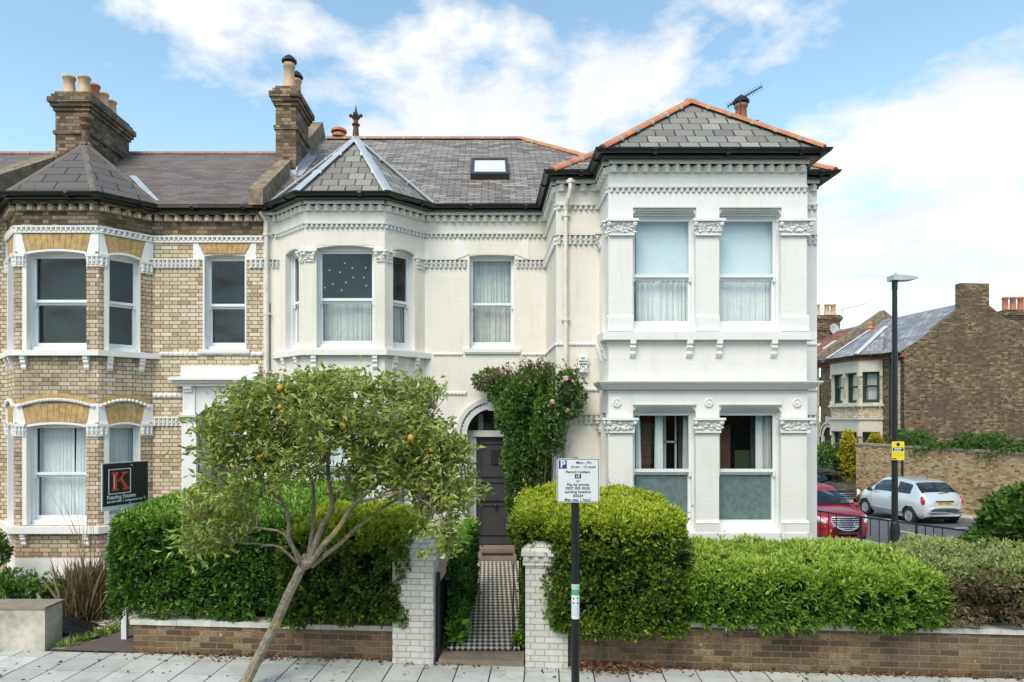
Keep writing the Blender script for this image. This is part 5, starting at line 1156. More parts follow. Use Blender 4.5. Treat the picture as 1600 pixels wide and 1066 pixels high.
# ------------------------------------------------------------------ hedges
def hedge(name, label, boxes, mat, L, dens, k=6, tb=.35, group=None, cat='hedge', cb=.30, amp=.06, w=.26, trunk=None, R=.22, patch=.10):
    h = thing(name, label, cat, tuple(S((boxes[0][0][0] + boxes[0][0][1]) / 2, boxes[0][0][2] + .2, 0)), group)
    PP, DD, LL, CC = [], [], [], []
    for b, faces, slope in boxes:
        wf = (lambda P, s=slope, z0=b[4], d0=b[2]: np.stack([P[:, 0], P[:, 1], P[:, 2] + np.clip(P[:, 1] - d0, 0, 9) * s * np.clip((P[:, 2] - z0) / .8, 0, 1)], 1))
        P, N, nz = shell_points(b, R, dens, faces, wf, bumps=(amp, 1.6))
        gp = np.array([noise.noise(Vector(p) * 3.3 + Vector((5, 1, 2))) + .5 * noise.noise(Vector(p) * 8) for p in P]); kp = gp > -.52 + .2 * NR.random(len(P)) * (N[:, 2] < .5) - .5 * (N[:, 2] > .5); P, N, nz = P[kp], N[kp], nz[kp]
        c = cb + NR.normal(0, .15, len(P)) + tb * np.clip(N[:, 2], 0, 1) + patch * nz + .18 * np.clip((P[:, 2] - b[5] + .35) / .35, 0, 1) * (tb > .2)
        C, D, l = sprigs(s_np(P), sN_np(N) + np.array([0, 0, .25]), k, L, jl=.5)
        PP.append(C); DD.append(D); LL.append(l); CC.append(np.repeat(c, k) + NR.normal(0, .07, len(l)))
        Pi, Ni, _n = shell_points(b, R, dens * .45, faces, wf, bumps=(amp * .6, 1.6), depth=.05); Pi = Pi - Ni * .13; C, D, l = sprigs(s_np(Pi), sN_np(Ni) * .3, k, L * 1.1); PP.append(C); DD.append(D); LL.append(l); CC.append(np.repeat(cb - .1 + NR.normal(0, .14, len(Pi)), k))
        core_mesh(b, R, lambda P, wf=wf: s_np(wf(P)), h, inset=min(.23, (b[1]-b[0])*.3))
        kk = max(6, int(len(P) * .012)); idx = NR.choice(len(P), kk); A = s_np(P[idx]); dd = unit(sN_np(N[idx]) * .8 + NR.normal(size=(kk, 3)) * .35 + [0, 0, .6])
        for j in range(9):
            f = NR.uniform(.2, 1, (kk, 1)); PP.append(A + dd * f * NR.uniform(.08, .20, (kk, 1))); DD.append(dd + NR.normal(size=(kk, 3)) * .6); LL.append(L * NR.uniform(.6, 1.1, kk)); CC.append(c[idx] + .18 + NR.normal(0, .1, kk))
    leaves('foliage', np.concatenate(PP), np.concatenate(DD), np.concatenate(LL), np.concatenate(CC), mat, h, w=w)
    for (s, d, r) in (trunk or []):
        m = MB(); m.tube([S(s, d, -.05), S(s + .03, d, .25), S(s - .04, d + .1, .75)], [r * 1.2, r, r * .8], 8); m.build('trunk', BARK, h)
    return h
hedge('hedge', 'dense dark green clipped hedge left of the tree, around the sale sign post', [((-4.98, -2.35, -.03, 2.9, .40, 1.74), 'fltr', .075)], LF_DARK, .062, 420, tb=.30, cb=.34, w=.23)
hedge('hedge', 'rounded glossy dark hedge with golden top between the tree and the left gate pillar', [((-2.62, -.96, -.30, 1.5, .36, 1.66), 'fltr', .09)], LF_YEL, .052, 520, tb=.52, cb=.26, amp=.15, w=.28, R=.34)
hedge('hedge', 'large golden green hedge over the right gate pillar behind the parking sign', [((.70, 2.42, -.34, 2.0, .33, 1.84), 'flrt', .06), ((.30, 1.3, -.08, 2.0, 1.40, 1.86), 'flrtb', .06)], LF_YEL, .052, 540, tb=.50, cb=.30, amp=.15, w=.28, trunk=[(1.35, .05, .035), (1.9, .1, .03)], R=.3)
hedge('hedge', 'long low bright green hedge along the wall right of the golden hedge', [((2.25, 5.35, -.22, 1.85, .44, 1.24), 'frlt', .01)], LF_LONG, .066, 430, tb=.42, cb=.36, amp=.15, w=.22, R=.34)
hedge('hedge', 'sparse browning hedge end at the far right above the white coping', [((5.15, 7.3, -.12, 1.9, .52, 1.27), 'frlt', .01)], LF_BROWN, .055, 400, tb=.42, cb=.36, amp=.16, w=.2, R=.34, patch=.55)
hedge('ivy_hedge', 'narrow dark ivy hedge along the left side of the tiled path', [((-.60, -.40, .42, 2.6, .0, 1.38), 'frt', .0)], LF_DARK, .045, 620, tb=.3, cb=.36, amp=.04, w=.34, R=.09)
hedge('ivy_hedge', 'narrow dark ivy growth on the right side of the tiled path', [((.42, .60, .38, 2.8, .02, 1.36), 'fltr', .0)], LF_DARK, .045, 620, tb=.2, cb=.26, amp=.04, w=.34, R=.08)
def bush(name, label, cat, ells, n, mat, L, k=6, c0=.4, base=None, depth=.5, w=.3, group=None, stems=0, core=True, spread=.9):
    b = base or (ells[0][0], ells[0][1], 0); h = thing(name, label, cat, b, group)
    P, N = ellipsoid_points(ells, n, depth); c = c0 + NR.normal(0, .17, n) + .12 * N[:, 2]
    C, D, l = sprigs(P, N + np.array([0, 0, .3]), k, L, spread)
    leaves('foliage', C, D, l, np.repeat(c, k) + NR.normal(0, .08, len(l)), mat, h, w=w)
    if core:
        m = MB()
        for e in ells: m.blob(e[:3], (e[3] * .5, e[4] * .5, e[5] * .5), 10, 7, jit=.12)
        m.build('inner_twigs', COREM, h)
    if stems:
        m = MB()
        for i in range(stems):
            q = P[NR.integers(n)]; bb = Vector(b) + Vector((RND.uniform(-.06, .06), RND.uniform(-.06, .06), 0)); m.tube([bb, bb.lerp(Vector(q), .55) + Vector((0, 0, .08)), Vector(q)], [.014, .009, .004], 5)
        m.build('stems', BARK, h)
    return h, P, N
# climbing rose on the corner of the wing
rs, P, N = bush('climbing_rose', 'dark leaved climbing rose with pink flowers on the wall right of the front door', 'climbing rose',
    [(.95, 11.75, 3.52, .60, .42, .42), (.62, 12.2, 3.1, .48, .45, .52), (.72, 12.1, 2.35, .50, .42, .62), (1.28, 11.02, 3.42, .30, .17, .42), (.12, 12.70, 3.72, .42, .2, .22), (.42, 12.55, 3.45, .4, .3, .3), (.98, 11.02, 2.9, .30, .2, .5), (.62, 12.3, 1.6, .30, .3, .55)], 3900, LF_ROSE, .060, 6, .50, base=(.9, 11.6, .2), depth=.42, w=.3, stems=14)
for i in range(110):
    j = NR.integers(len(P)); p, n = P[j], N[j]
    if n[1] > -.1 or p[2] < 3.1 or (p[0] < .9 and p[2] < 3.7): continue
    p = p + n * .07; m = MB()
    for a in range(7): q = (p[0] + .020 * math.cos(a * .9) * (1 if a else 0), p[1] - .01, p[2] + .022 * math.sin(a * .9) * (1 if a else 0)); m.blob(q, (.022, .012, .022), 6, 4, jit=.2)
    m.build('flower', PINK, rs)
# bare red shoots at the top of the rose
m = MB()
sh_p, sh_d = [], []
for i in range(80):
    x = RND.uniform(-.1, 1.5); b = Vector((x, 12.3 - .9 * max(0, x), 3.75 + .12 * RND.random() - .2 * abs(x - .8))); d = Vector((RND.uniform(-.6, .5), RND.uniform(-.4, .1), RND.uniform(.3, 1))).normalized(); e = b + d * RND.uniform(.12, .32)
    m.tube([b, b.lerp(e, .5) + Vector((.02, 0, .02)), e], [.006, .004, .002], 4)
    for j in range(7): sh_p.append(tuple(b.lerp(e, RND.uniform(.3, 1)))); sh_d.append((RND.uniform(-1, 1), RND.uniform(-1, 1), RND.uniform(-.2, 1)))
m.build('shoots', BARK, rs)
leaves('young_leaves', np.array(sh_p), np.array(sh_d), NR.uniform(.03, .055, len(sh_p)), NR.uniform(.86, 1, len(sh_p)), LF_ROSE, rs)
# right hand shrub, side-street shrubs
bush('laurel_shrub', 'dark large leaved shrub at the right edge in front of the parked cars', 'shrub', [(7.62, 9.6, 1.55, .55, .6, .50), (8.0, 9.4, 1.35, .5, .5, .55), (7.35, 9.75, 1.15, .42, .5, .4)], 1400, LF_FAR, .10, 5, .38, base=(7.6, 9.6, -.3), w=.33, depth=.4)
# ------------------------------------------------------------------ the street tree
TR = thing('fruit_tree', 'leaning pavement tree with open crown of small leaves and orange fruit', 'tree', tuple(S(-2.72, -.55)))
def tp(px, py, Y): return Vector((U(px, Y), Y, V(py, Y)))
def limb(pts, r0, r1, m, wig=.012):
    out = []; rr = []
    n = len(pts)
    for i in range(n - 1):
        for j in range(3):
            t = j / 3; p0 = pts[max(i - 1, 0)]; p1, p2 = pts[i], pts[i + 1]; p3 = pts[min(i + 2, n - 1)]
            q = .5 * ((2 * p1) + (p2 - p0) * t + (2 * p0 - 5 * p1 + 4 * p2 - p3) * t * t + (3 * p1 - p0 - 3 * p2 + p3) * t ** 3)
            out.append(q + Vector((RND.uniform(-wig, wig), RND.uniform(-wig, wig), RND.uniform(-wig, wig)))); rr.append(r0 + (r1 - r0) * (i + t) / (n - 1))
    out.append(pts[-1]); rr.append(r1); m.tube(out, rr, 9); return out
m = MB(); limb([tp(352, 1140, 7.62), tp(388, 1060, 7.62), tp(428, 980, 7.6), tp(462, 905, 7.58), tp(480, 868, 7.56)], .060, .050, m, .006)
m.blob(tuple(tp(478, 880, 7.56)), (.075, .07, .07), 8, 6, jit=.1); m.build('trunk', BARKL, TR)
LB_ = [([(478, 885, 7.56), (452, 845, 7.5), (449, 800, 7.45), (405, 745, 7.4), (360, 715, 7.35), (310, 690, 7.3)], .036, .010),
       ([(480, 880, 7.58), (488, 830, 7.7), (491, 760, 7.8), (470, 735, 7.85), (440, 715, 7.9), (420, 650, 7.9)], .034, .010),
       ([(482, 880, 7.56), (505, 820, 7.5), (520, 785, 7.5), (512, 720, 7.45), (520, 660, 7.4), (515, 600, 7.4)], .050, .009),
       ([(484, 880, 7.56), (520, 835, 7.4), (560, 785, 7.3), (610, 730, 7.25), (650, 680, 7.2), (680, 640, 7.2)], .044, .009),
       ([(486, 885, 7.58), (525, 855, 7.7), (565, 820, 7.8), (620, 780, 7.85), (680, 755, 7.9), (735, 745, 7.9)], .036, .009),
       ([(474, 888, 7.56), (440, 858, 7.4), (400, 850, 7.3), (350, 848, 7.2), (305, 862, 7.15)], .022, .006),
       ([(470, 890, 7.54), (445, 835, 7.3), (400, 826, 7.2), (355, 832, 7.1), (300, 800, 7.05)], .022, .006),
       ([(520, 785, 7.5), (560, 730, 7.6), (580, 690, 7.65), (590, 620, 7.7)], .028, .007), ([(449, 800, 7.45), (420, 780, 7.3), (370, 765, 7.2), (330, 745, 7.15)], .016, .005),
       ([(405, 745, 7.4), (400, 690, 7.5), (380, 640, 7.5), (360, 610, 7.5)], .018, .005), ([(560, 785, 7.3), (620, 770, 7.1), (670, 790, 7.0), (700, 830, 7.0)], .018, .005),
       ([(512, 720, 7.45), (470, 680, 7.3), (450, 630, 7.3), (430, 600, 7.3)], .018, .005), ([(610, 730, 7.25), (660, 720, 7.2), (710, 700, 7.2)], .014, .005)]
nodes = []
for pts, r0, r1 in LB_:
    m = MB(); o = limb([tp(*p) for p in pts], r0 * .78, r1 * .8, m); m.build('limb', BARKL, TR); nodes += o[4:]
NODE = np.array([tuple(p) for p in nodes])
crown = [(545, 655, 7.4, 1.05, .85, .50, 150), (400, 665, 7.4, .62, .6, .42, 62), (520, 605, 7.4, .55, .45, .22, 34), (640, 690, 7.4, .60, .6, .42, 78), (690, 765, 7.4, .42, .5, .38, 62), (335, 680, 7.3, .38, .4, .36, 26),
         (345, 800, 7.2, .42, .45, .40, 44), (430, 735, 7.3, .55, .5, .28, 30), (320, 850, 7.2, .28, .3, .18, 14), (600, 745, 7.3, .45, .5, .28, 40), (700, 700, 7.3, .22, .3, .2, 14), (650, 610, 7.4, .35, .35, .16, 14), (690, 835, 7.2, .28, .3, .2, 12), (420, 610, 7.4, .45, .4, .16, 20)]
mt = MB(); LP, LD, LL, LC = [], [], [], []; fruits = []
for px, py, Y, rx, ry, rz, n in crown:
    c = tp(px, py, Y)
    for i in range(int(n * 1.5)):
        v = NR.normal(size=3); v /= np.linalg.norm(v); v *= NR.random() ** .4; q = np.array([c.x + v[0] * rx, c.y + v[1] * ry, c.z + v[2] * rz])
        j = np.argmin(((NODE - q) ** 2).sum(1) + (NODE[:, 2] > q[2]) * .15); a = Vector(NODE[j]); b = Vector(q)
        mid = a.lerp(b, .5) + Vector((RND.uniform(-.06, .06), RND.uniform(-.06, .06), RND.uniform(-.02, .10))); mt.tube([a, mid, b], [.008, .005, .0025], 4, cap=False)
        ax = (b - mid).normalized(); kk = 20
        for s_ in range(kk):
            t = RND.uniform(-.5, .35); p = b + ax * t * .32 + Vector((RND.gauss(0, .045), RND.gauss(0, .045), RND.gauss(0, .035)))
            d = ax * .7 + Vector((RND.uniform(-1, 1), RND.uniform(-1, 1), RND.uniform(-.8, .7)))
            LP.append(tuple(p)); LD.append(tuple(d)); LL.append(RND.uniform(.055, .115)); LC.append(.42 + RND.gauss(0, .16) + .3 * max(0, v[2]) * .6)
        if (px < 450 and py > 700 and i % 4 == 0) or i % 15 == 0: fruits.append(b + Vector((RND.uniform(-.05, .05), -.08, -.07)))
mt.build('twigs', BARKL, TR)
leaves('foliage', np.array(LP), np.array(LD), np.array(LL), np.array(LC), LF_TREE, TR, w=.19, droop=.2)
for f in fruits[:32]:
    m = MB(); r = RND.uniform(.026, .035); m.blob(tuple(f), (r, r, r * 1.12), 9, 7); m.build('fruit', FRUIT, TR, True)
# ------------------------------------------------------------------ small plants in the front garden
def blades(name, label, cat, base, n, h, spread, mat, w=.03, c=(.2, .9), lean=.35):
    t = thing(name, label, cat, base)
    B = np.array(base) + np.stack([NR.normal(0, spread * .35, n), NR.normal(0, spread * .35, n), NR.random(n) * h * .25], 1)
    D = np.stack([NR.normal(0, lean, n), NR.normal(0, lean, n), np.ones(n)], 1); leaves('foliage', B, D, NR.uniform(.4, 1, n) * h, NR.uniform(*c, n), mat, t, w=w, droop=.12); return t
blades('dry_grass_clump', 'tall straw coloured dry grass clump beside the brick bay', 'grass clump', (-5.93, 10.1, .03), 1300, .82, .40, LF_DRY, .0045, c=(.3, 1.), lean=.32)
m = MB(); q = bpy.data.objects['dry_grass_clump']
for i in range(8): b = Vector((-5.93 + RND.uniform(-.1, .1), 10.1, .5)); e = b + Vector((RND.uniform(-.45, .35), RND.uniform(-.3, .2), RND.uniform(1.1, 1.75))); m.tube([b, b.lerp(e, .5) + Vector((.03, 0, .1)), e], [.006, .004, .002], 4)
m.build('stems', simple('red_brown_stem', (.28, .15, .10), .8), q)
bush('garden_shrub', 'low grey green shrub behind the concrete wall', 'shrub', [(-6.75, 9.75, .55, .5, .35, .30), (-7.2, 9.8, .6, .4, .35, .3), (-6.3, 9.8, .5, .25, .2, .2)], 330, LF_FAR, .085, 5, .55, base=(-6.8, 9.8, .02), core=False, depth=.9, stems=12, spread=1.2)
bush('garden_shrub', 'dark green shrub at the left edge under the brick bay', 'shrub', [(-8.6, 11.6, .75, .4, .3, .35)], 260, LF_FAR, .09, 5, .3, base=(-8.6, 11.6, .05), core=False, depth=.9, stems=6)
bush('weed_plant', 'leafy bright green weed growing beside the open gate', 'weed', [(-.42, 8.92, .22, .13, .14, .14)], 42, LF_LONG, .11, 6, .5, base=(-.42, 8.95, .03), core=False, depth=.9)
bush('weed_plant', 'small creeping weed at the foot of the right gate pillar', 'weed', [(.44, 8.85, .14, .09, .2, .10)], 60, LF_LONG, .06, 5, .4, base=(.44, 8.85, .03), core=False, depth=.9)
# pebbles and weeds
def pebbles(name, n, fn, r, mat, kind='stuff', flat=.6):
    vs, fs, uv = [], [], []
    for i in range(n):
        x, y, z = fn(); a = RND.random() * 6; q = r * RND.uniform(.5, 1.3); c = RND.random(); b = len(vs)
        for k in range(5): vs.append((x + q * math.cos(a + k * 1.2566) * RND.uniform(.8, 1.2), y + q * math.sin(a + k * 1.2566), z + q * .15))
        vs.append((x, y, z + q * flat)); vs.append((x, y, z - q * .2))
        for k in range(5): fs.append((b + k, b + (k + 1) % 5, b + 5)); fs.append((b + (k + 1) % 5, b + k, b + 6)); uv += [(c, .5)] * 6
    return prop(raw_mesh(name, vs, np.array(fs), uv, mat, None), kind=kind)
PEB = leafmat('pebble_stone', [(0, (.22, .18, .14)), (.5, (.44, .39, .33)), (1, (.68, .64, .58))], .2, 0, .8)
def fg():
    while 1:
        x, y = RND.uniform(-7.9, -4.95), RND.uniform(9.0, 11.9)
        if x < -5.58 + (y - 8.9) * .42: return x, y, .012 + (y - 8.9) * .02
pebbles('gravel', 3800, fg, .032, PEB)
n = 700; P = np.array([fg() for _ in range(n)]); edge = np.array([(-5.62 + (y - 8.9) * .45 + RND.gauss(0, .07), y, .02) for y in NR.uniform(8.95, 10.6, 500)]); P = np.concatenate([P[:260], edge])
D = NR.normal(size=P.shape) * .7 + [0, 0, 1]; prop(leaves('ground_weeds', P, D, NR.uniform(.04, .12, len(P)), NR.uniform(.3, .9, len(P)), LF_LONG, None, w=.12), kind='stuff')
bg = thing('rubble_sheet', 'crumpled black plastic sheet lying on the gravel beside the concrete wall', 'plastic sheet', (-5.75, 9.55, .02))
m = MB(); n = 9
def bz(i, j): x, y = i / n, j / n; return (-6.25 + .95 * x - .1 * y, 9.28 + .62 * y, .02 + .20 * math.sin(math.pi * min(1, x * .9 + .25)) * math.sin(math.pi * min(.98, y * .8 + .12)) ** .7 + .03 * noise.noise(Vector((i * 1.3, j * 1.3, 0))))
for i in range(n):
    for j in range(n): m.face([bz(i, j), bz(i + 1, j), bz(i + 1, j + 1), bz(i, j + 1)])
m.build('sheet', BAGM, bg)
# fallen leaves along the foot of the walls
P = []
for i in range(900): P.append(S(RND.gauss(1.55, .26), -abs(RND.gauss(0, .13)) - .01, .012 + RND.random() * .05))
for i in range(420): P.append(S(RND.uniform(1, 6.2), -abs(RND.gauss(0, .04)) - .005, .012))
for i in range(200): P.append(S(RND.uniform(-4.4, -.7), -abs(RND.gauss(0, .04)) - .005, .012))
for i in range(260): P.append(S(RND.uniform(-6.5, 6.2), -.02 - 1.3 * RND.random() ** 2, .006))
for i in range(260): P.append(S(RND.gauss(-.55, .25) if i % 2 else RND.gauss(-3, .5), -abs(RND.gauss(0, .10)) - .01, .008))
P = np.array([tuple(p) for p in P]); D = NR.normal(size=P.shape) * [1, 1, .35]; prop(leaves('fallen_leaves', P, D, NR.uniform(.025, .065, len(P)), NR.random(len(P)), LF_DEAD, None, w=.3), kind='stuff')
# ------------------------------------------------------------------ far plants
t = thing('climbing_plant', 'green creeper spilling over the top of the long garden wall', 'creeper', hp(2.5, WL + .3, 1.9)); PP = []
for i in range(1700):
    a = RND.uniform(-1.6, 4.9); l = WL + RND.uniform(-.1, .9); z = 1.9 + RND.uniform(0, .55) * (.6 + .5 * math.sin(a * 1.7) + .2 * math.sin(a * 5)); 
    if l < WL + .05: z -= RND.uniform(0, .45) * max(0, math.sin(a * 1.9 + .8))
    PP.append(hp(a, l, z))
PP = np.array(PP); C, D, l = sprigs(PP, np.tile([-.5, -.6, .6], (len(PP), 1)), 5, .10); leaves('foliage', C, D, l, NR.normal(.5, .2, len(l)), LF_FAR, t)
m = MB(Matrix(((HN.x, HD.x, 0, R0.x), (HN.y, HD.y, 0, R0.y), (0, 0, 1, 0), (0, 0, 0, 1)))); m.box((WL + .2, -1.5, 1.2), (WL + .8, 4.8, 2.05)); m.build('inner_twigs', COREM, t)
t = thing('palm_plant', 'spiky dark palm above the garden wall near the blue gate', 'palm', hp(-.9, WL + .7, .4)); c = np.array(hp(-.9, WL + .7, 2.15))
n = 90; d = unit(NR.normal(size=(n, 3)) * [1, 1, .7] + [0, 0, .25]); leaves('fronds', np.tile(c, (n, 1)), d, NR.uniform(.5, .75, n), NR.uniform(.1, .5, n), LF_FAR, t, w=.05, droop=.2)
m = MB(); m.tube([tuple(c - [0, 0, 1.8]), tuple(c)], .09, 8); m.build('trunk', BARK, t)
def bsh(name, label, a, l, z, r, n, mat, L, c0=.45): 
    q = hp(a, l, z); return bush(name, label, 'shrub', [(q[0], q[1], z, *r)], n, mat, L, 5, c0, base=(q[0], q[1], z - r[2] - .5), depth=.5)
bsh('far_shrub', 'round mid green shrub left of the golden one, in front of the end house', 9.0, 1.7, .95, (.95, .9, .95), 500, LF_FAR, .13)
bsh('far_shrub', 'golden yellow upright shrub beside the end of the garden wall', 8.15, 2.0, 1.35, (.38, .4, 1.15), 420, LF_GOLD, .13)
bsh('far_shrub', 'small green shrub above the wall beside the lamp post, below the bay', 5.6, 2.75, 2.0, (.5, .45, .55), 300, LF_FAR, .11)
bsh('far_shrub', 'small yellow shrub peeping over the wall left end', 7.1, 2.6, 1.95, (.3, .3, .42), 160, LF_GOLD, .11)
# ------------------------------------------------------------------ signs and posts
BLUE = simple('sign_blue', (.015, .05, .28), .4, .03, 3, 0); SIGNW = simple('sign_white', (.74, .78, .80), .35, .03, 3, 0); BLK = simple('sign_black', (.012, .012, .014), .4, .05, 3, 0)
REDK = simple('sign_red', (.75, .06, .035), .4, .04, 3, 0); YEL = simple('sign_yellow', (.80, .68, .03), .45, .1, 5, 0); NAVY = simple('sign_navy', (.012, .03, .12), .4, .03, 3, 0); STG = simple('sticker_green', (.10, .38, .16), .5, .05, 3, 0)
PY = 6.4; px_ = U(899, PY)
PS = thing('parking_sign', 'white parking permit sign on a black post in front of the golden hedge', 'parking sign', (px_, PY, 0))
m = MB(); m.tube([(px_, PY, -.05), (px_, PY, .5), (px_, PY, 2.62)], .038, 18); m.lathe([(.041, 0), (.041, .012), (.02, .02)], (px_, PY, 2.62), 16); m.tube([(px_, PY, 2.02), (px_, PY, 2.04)], .0395, 18); m.build('post', BLACKM, PS, False)
x0, x1 = U(870, PY - .05), U(936.5, PY - .05); z0, z1 = V(785.5, PY - .05), V(716.5, PY - .05); TP, LP_ = frame((x0, PY - .05), (x1, PY - .05)); cxp = LP_ / 2; hp_ = z1 - z0
def rrect(mb, u0, u1, z0, z1, o0, o1, r, mi=0):
    pts = []
    for cu, cz, a in ((u1 - r, z1 - r, 0), (u0 + r, z1 - r, 90), (u0 + r, z0 + r, 180), (u1 - r, z0 + r, 270)):
        for k in range(5): an = math.radians(a + k * 22.5); pts.append((cu + r * math.cos(an), cz + r * math.sin(an)))
    mb.prism(pts, o0, o1, 'xz', mi)
m = MB(TP); rrect(m, 0, LP_, z0, z1, -.004, 0, .018); pl = m.build('plate', SIGNW, PS)
m = MB(TP); u0_, u1_ = .006, LP_ - .006
for a, b, c, d in ((u0_, u1_, z1 - .010, z1 - .005), (u0_, u1_, z0 + .005, z0 + .010), (u0_, u0_ + .005, z0 + .010, z1 - .010), (u1_ - .005, u1_, z0 + .010, z1 - .010)): m.box((a, 0, c), (b, .001, d))
m.build('border', BLK, pl)
Zp = lambda py: V(py, PY - .05); Up = lambda px: U(px, PY - .05) - x0
m = MB(TP); m.box((Up(873), 0, Zp(732.5)), (Up(885.5), .001, Zp(719.5))); m.build('blue_panel', BLUE, pl)
text(pl, 'P', TP, Up(879.2), Zp(726), .088, SIGNW, o=.0015, bold=.003)
for s_, ux, py, sz in (('Mon - Fri', 912, 723.2, .0335), ('10 am - 12 noon', 911, 729.7, .0315), ('Permit holders', 903, 737.6, .0335), ('or', 903, 751.6, .031), ('Pay by phone', 903, 757.4, .0335), ('0207 005 0055', 902.5, 763.2, .0335), ('quoting location', 903, 768.6, .0335), ('83524', 903.5, 774.9, .0335), ('Max stay 1 hour', 902.5, 781.0, .0335)):
    text(pl, s_, TP, Up(ux), Zp(py), sz, BLK, o=.0012, bold=.0002, sx=1.12)
m = MB(TP); m.box((Up(898), 0, Zp(747.8)), (Up(908), .001, Zp(741.2))); m.build('code_panel', BLK, pl); text(pl, 'LR', TP, Up(903), Zp(744.5), .036, SIGNW, o=.0015, bold=.0008)
m = MB(); m.tube([(px_, PY, 1.78 - .0), (px_, PY, 1.79)], .001, 4)
zt_, zb_ = V(912, PY), V(966, PY); m = MB()
def wrap(z0, z1, r, mat, a0=-2.6, a1=-.55, name='sticker'):
    m = MB(); n = 10
    for i in range(n):
        t0, t1 = a0 + (a1 - a0) * i / n, a0 + (a1 - a0) * (i + 1) / n
        m.face([(px_ + r * math.cos(t0), PY + r * math.sin(t0), z0), (px_ + r * math.cos(t1), PY + r * math.sin(t1), z0), (px_ + r * math.cos(t1), PY + r * math.sin(t1), z1), (px_ + r * math.cos(t0), PY + r * math.sin(t0), z1)])
    return m, mat
stk, _ = wrap(zb_, zt_, .0388, SIGNW, -2.9, -.25); stk = stk.build('sticker', SIGNW, PS)
q, _ = wrap(V(929, PY), V(919.5, PY), .0392, STG, -2.9, -.25); q.build('green_band', STG, stk)
for py in (914.5, 917.3): q, _ = wrap(V(py + .6, PY), V(py - .6, PY), .0392, STG, -2.7, -.5); q.build('green_line', STG, stk)
for i, py in enumerate((946, 949, 952, 955.5, 958, 960.5)): q, _ = wrap(V(py + .35, PY), V(py - .35, PY), .0392, LEAD, -2.6, -.6 - .3 * (i % 2)); q.build('print_line', LEAD, stk)
for dx, py in ((-.021, 934), (.013, 933.5), (-.020, 941), (.014, 941)):
    q = MB(); q.blob((px_ + dx, PY - .034, V(py, PY)), (.0085, .006, .0085), 8, 5); q.build('print_symbol', MATS['dark_pipe'], stk)
# estate agent's board
ES = thing('sale_board', 'black and red estate agent board on a white post in the dark hedge', 'sale board', (-4.95, 9.3, 0))
m = MB(); m.box((-4.985, 9.27, -.05), (-4.915, 9.33, 2.42)); m.build('post', WHITEO, ES)
TE, LE = frame((-5.085, 8.95), (-4.84, 9.63)); ze0, ze1 = 1.85, 2.41
m = MB(TE); m.box((-.02, .045, ze0 - .06), (LE, .035, ze1 + .012)); bd = m.build('backing', WHITEO, ES)
m = MB(TE); m.box((0, .0452, ze0), (LE, .052, ze1)); bd = m.build('board', BLK, ES)
ub, zb0 = .075, ze1 - .075; w_ = .36
m = MB(TE); 
for a, b, c, d in ((ub, ub + w_, zb0 - .012, zb0), (ub, ub + w_, zb0 - .335, zb0 - .323), (ub, ub + .016, zb0 - .323, zb0 - .012), (ub + w_ - .016, ub + w_, zb0 - .323, zb0 - .012)): m.box((a, .052, c), (b, .0535, d))
m.build('logo_frame', SIGNW, bd)
m = MB(TE); kx, kz, kh = ub + .05, zb0 - .29, .245
K = [[(0, 0), (.11, 0), (.11, .02), (.085, .03), (.085, kh - .03), (.11, kh - .02), (.11, kh), (0, kh), (0, kh - .02), (.025, kh - .03), (.025, .03), (0, .02)],
     [(.085, .11), (.19, kh - .02), (.16, kh - .02), (.16, kh), (.26, kh), (.26, kh - .02), (.225, kh - .025), (.125, .13)], [(.125, .155), (.20, .035), (.175, .02), (.175, 0), (.285, 0), (.285, .02), (.26, .03), (.155, .185)]]
for i, poly in enumerate(K):
    q = MB(TE); q.prism([(kx + a, kz + b) for a, b in poly], .052, .054 + i * .0003, 'xz'); q.build('logo_letter', REDK, bd)
q = MB(TE); q.box((kx + .035, .0545, kz + .03), (kx + .047, .0555, kz + kh - .03)); q.build('logo_highlight', SIGNW, bd)
text(bd, 'Keating Estates', TE, ub - .02, zb0 - .375, .074, SIGNW, o=.053, align='LEFT', bold=.0012, sx=1.0); text(bd, '020 8674 8884  |  keatingestates.com', TE, ub - .02, zb0 - .435, .040, SIGNW, o=.053, align='LEFT', bold=.0008, sx=.95)
for u_, z_ in ((ub + w_ + .01, zb0 + .035), (ub + w_ - .02, zb0 - .47)): q = MB(TE); q.box((u_ - .012, .052, z_ - .006), (u_ + .012, .058, z_ + .006)); q.build('screw_plate', SIGNW, bd)
# street lamp with yellow notice
LY = 15.2; LX = U(1398, LY); lz = gz(LX, LY)
SL = thing('street_lamp', 'tall black street lamp with flat grey head beside the guard rail', 'street lamp', (LX, LY, lz - .3))
m = MB(); m.lathe([(.105, 0), (.11, .25), (.105, .95), (.085, 1.08), (.07, 1.12), (.066, 1.2), (.060, 4.0), (.052, 6.40 - lz)], (LX, LY, lz - .25), 16); m.build('post', BLACKM, SL)
zt = 6.10; m = MB(); m.tube([(LX, LY, zt - .22), (LX, LY, zt)], .062, 10); m.build('bracket', BLACKM, SL)
m = MB(); m.prism([(-.10, -.02), (-.10, .09), (.0, .10), (.28, .075), (.44, .045), (.46, .01), (.35, -.015), (.08, -.03)], LY - .13, LY + .13, 'xz'); m.v = [(a + LX, b, c + zt + .0) for a, b, c in m.v]; m.tube([(LX + .02, LY, zt + .09), (LX + .02, LY, zt + .15)], .035, 8); m.build('lamp_head', simple('pale_grey_lamp', (.45, .48, .49), .4), SL)
m = MB(); m.lathe([(.061, 0), (.061, .03)], (LX, LY, V(682.5, LY)), 16); m.build('band', SIGNW, SL)
YS = thing('notice_sign', 'small yellow notice with a navy band strapped to the street lamp', 'sign', (LX, LY - .08, V(720, LY)))
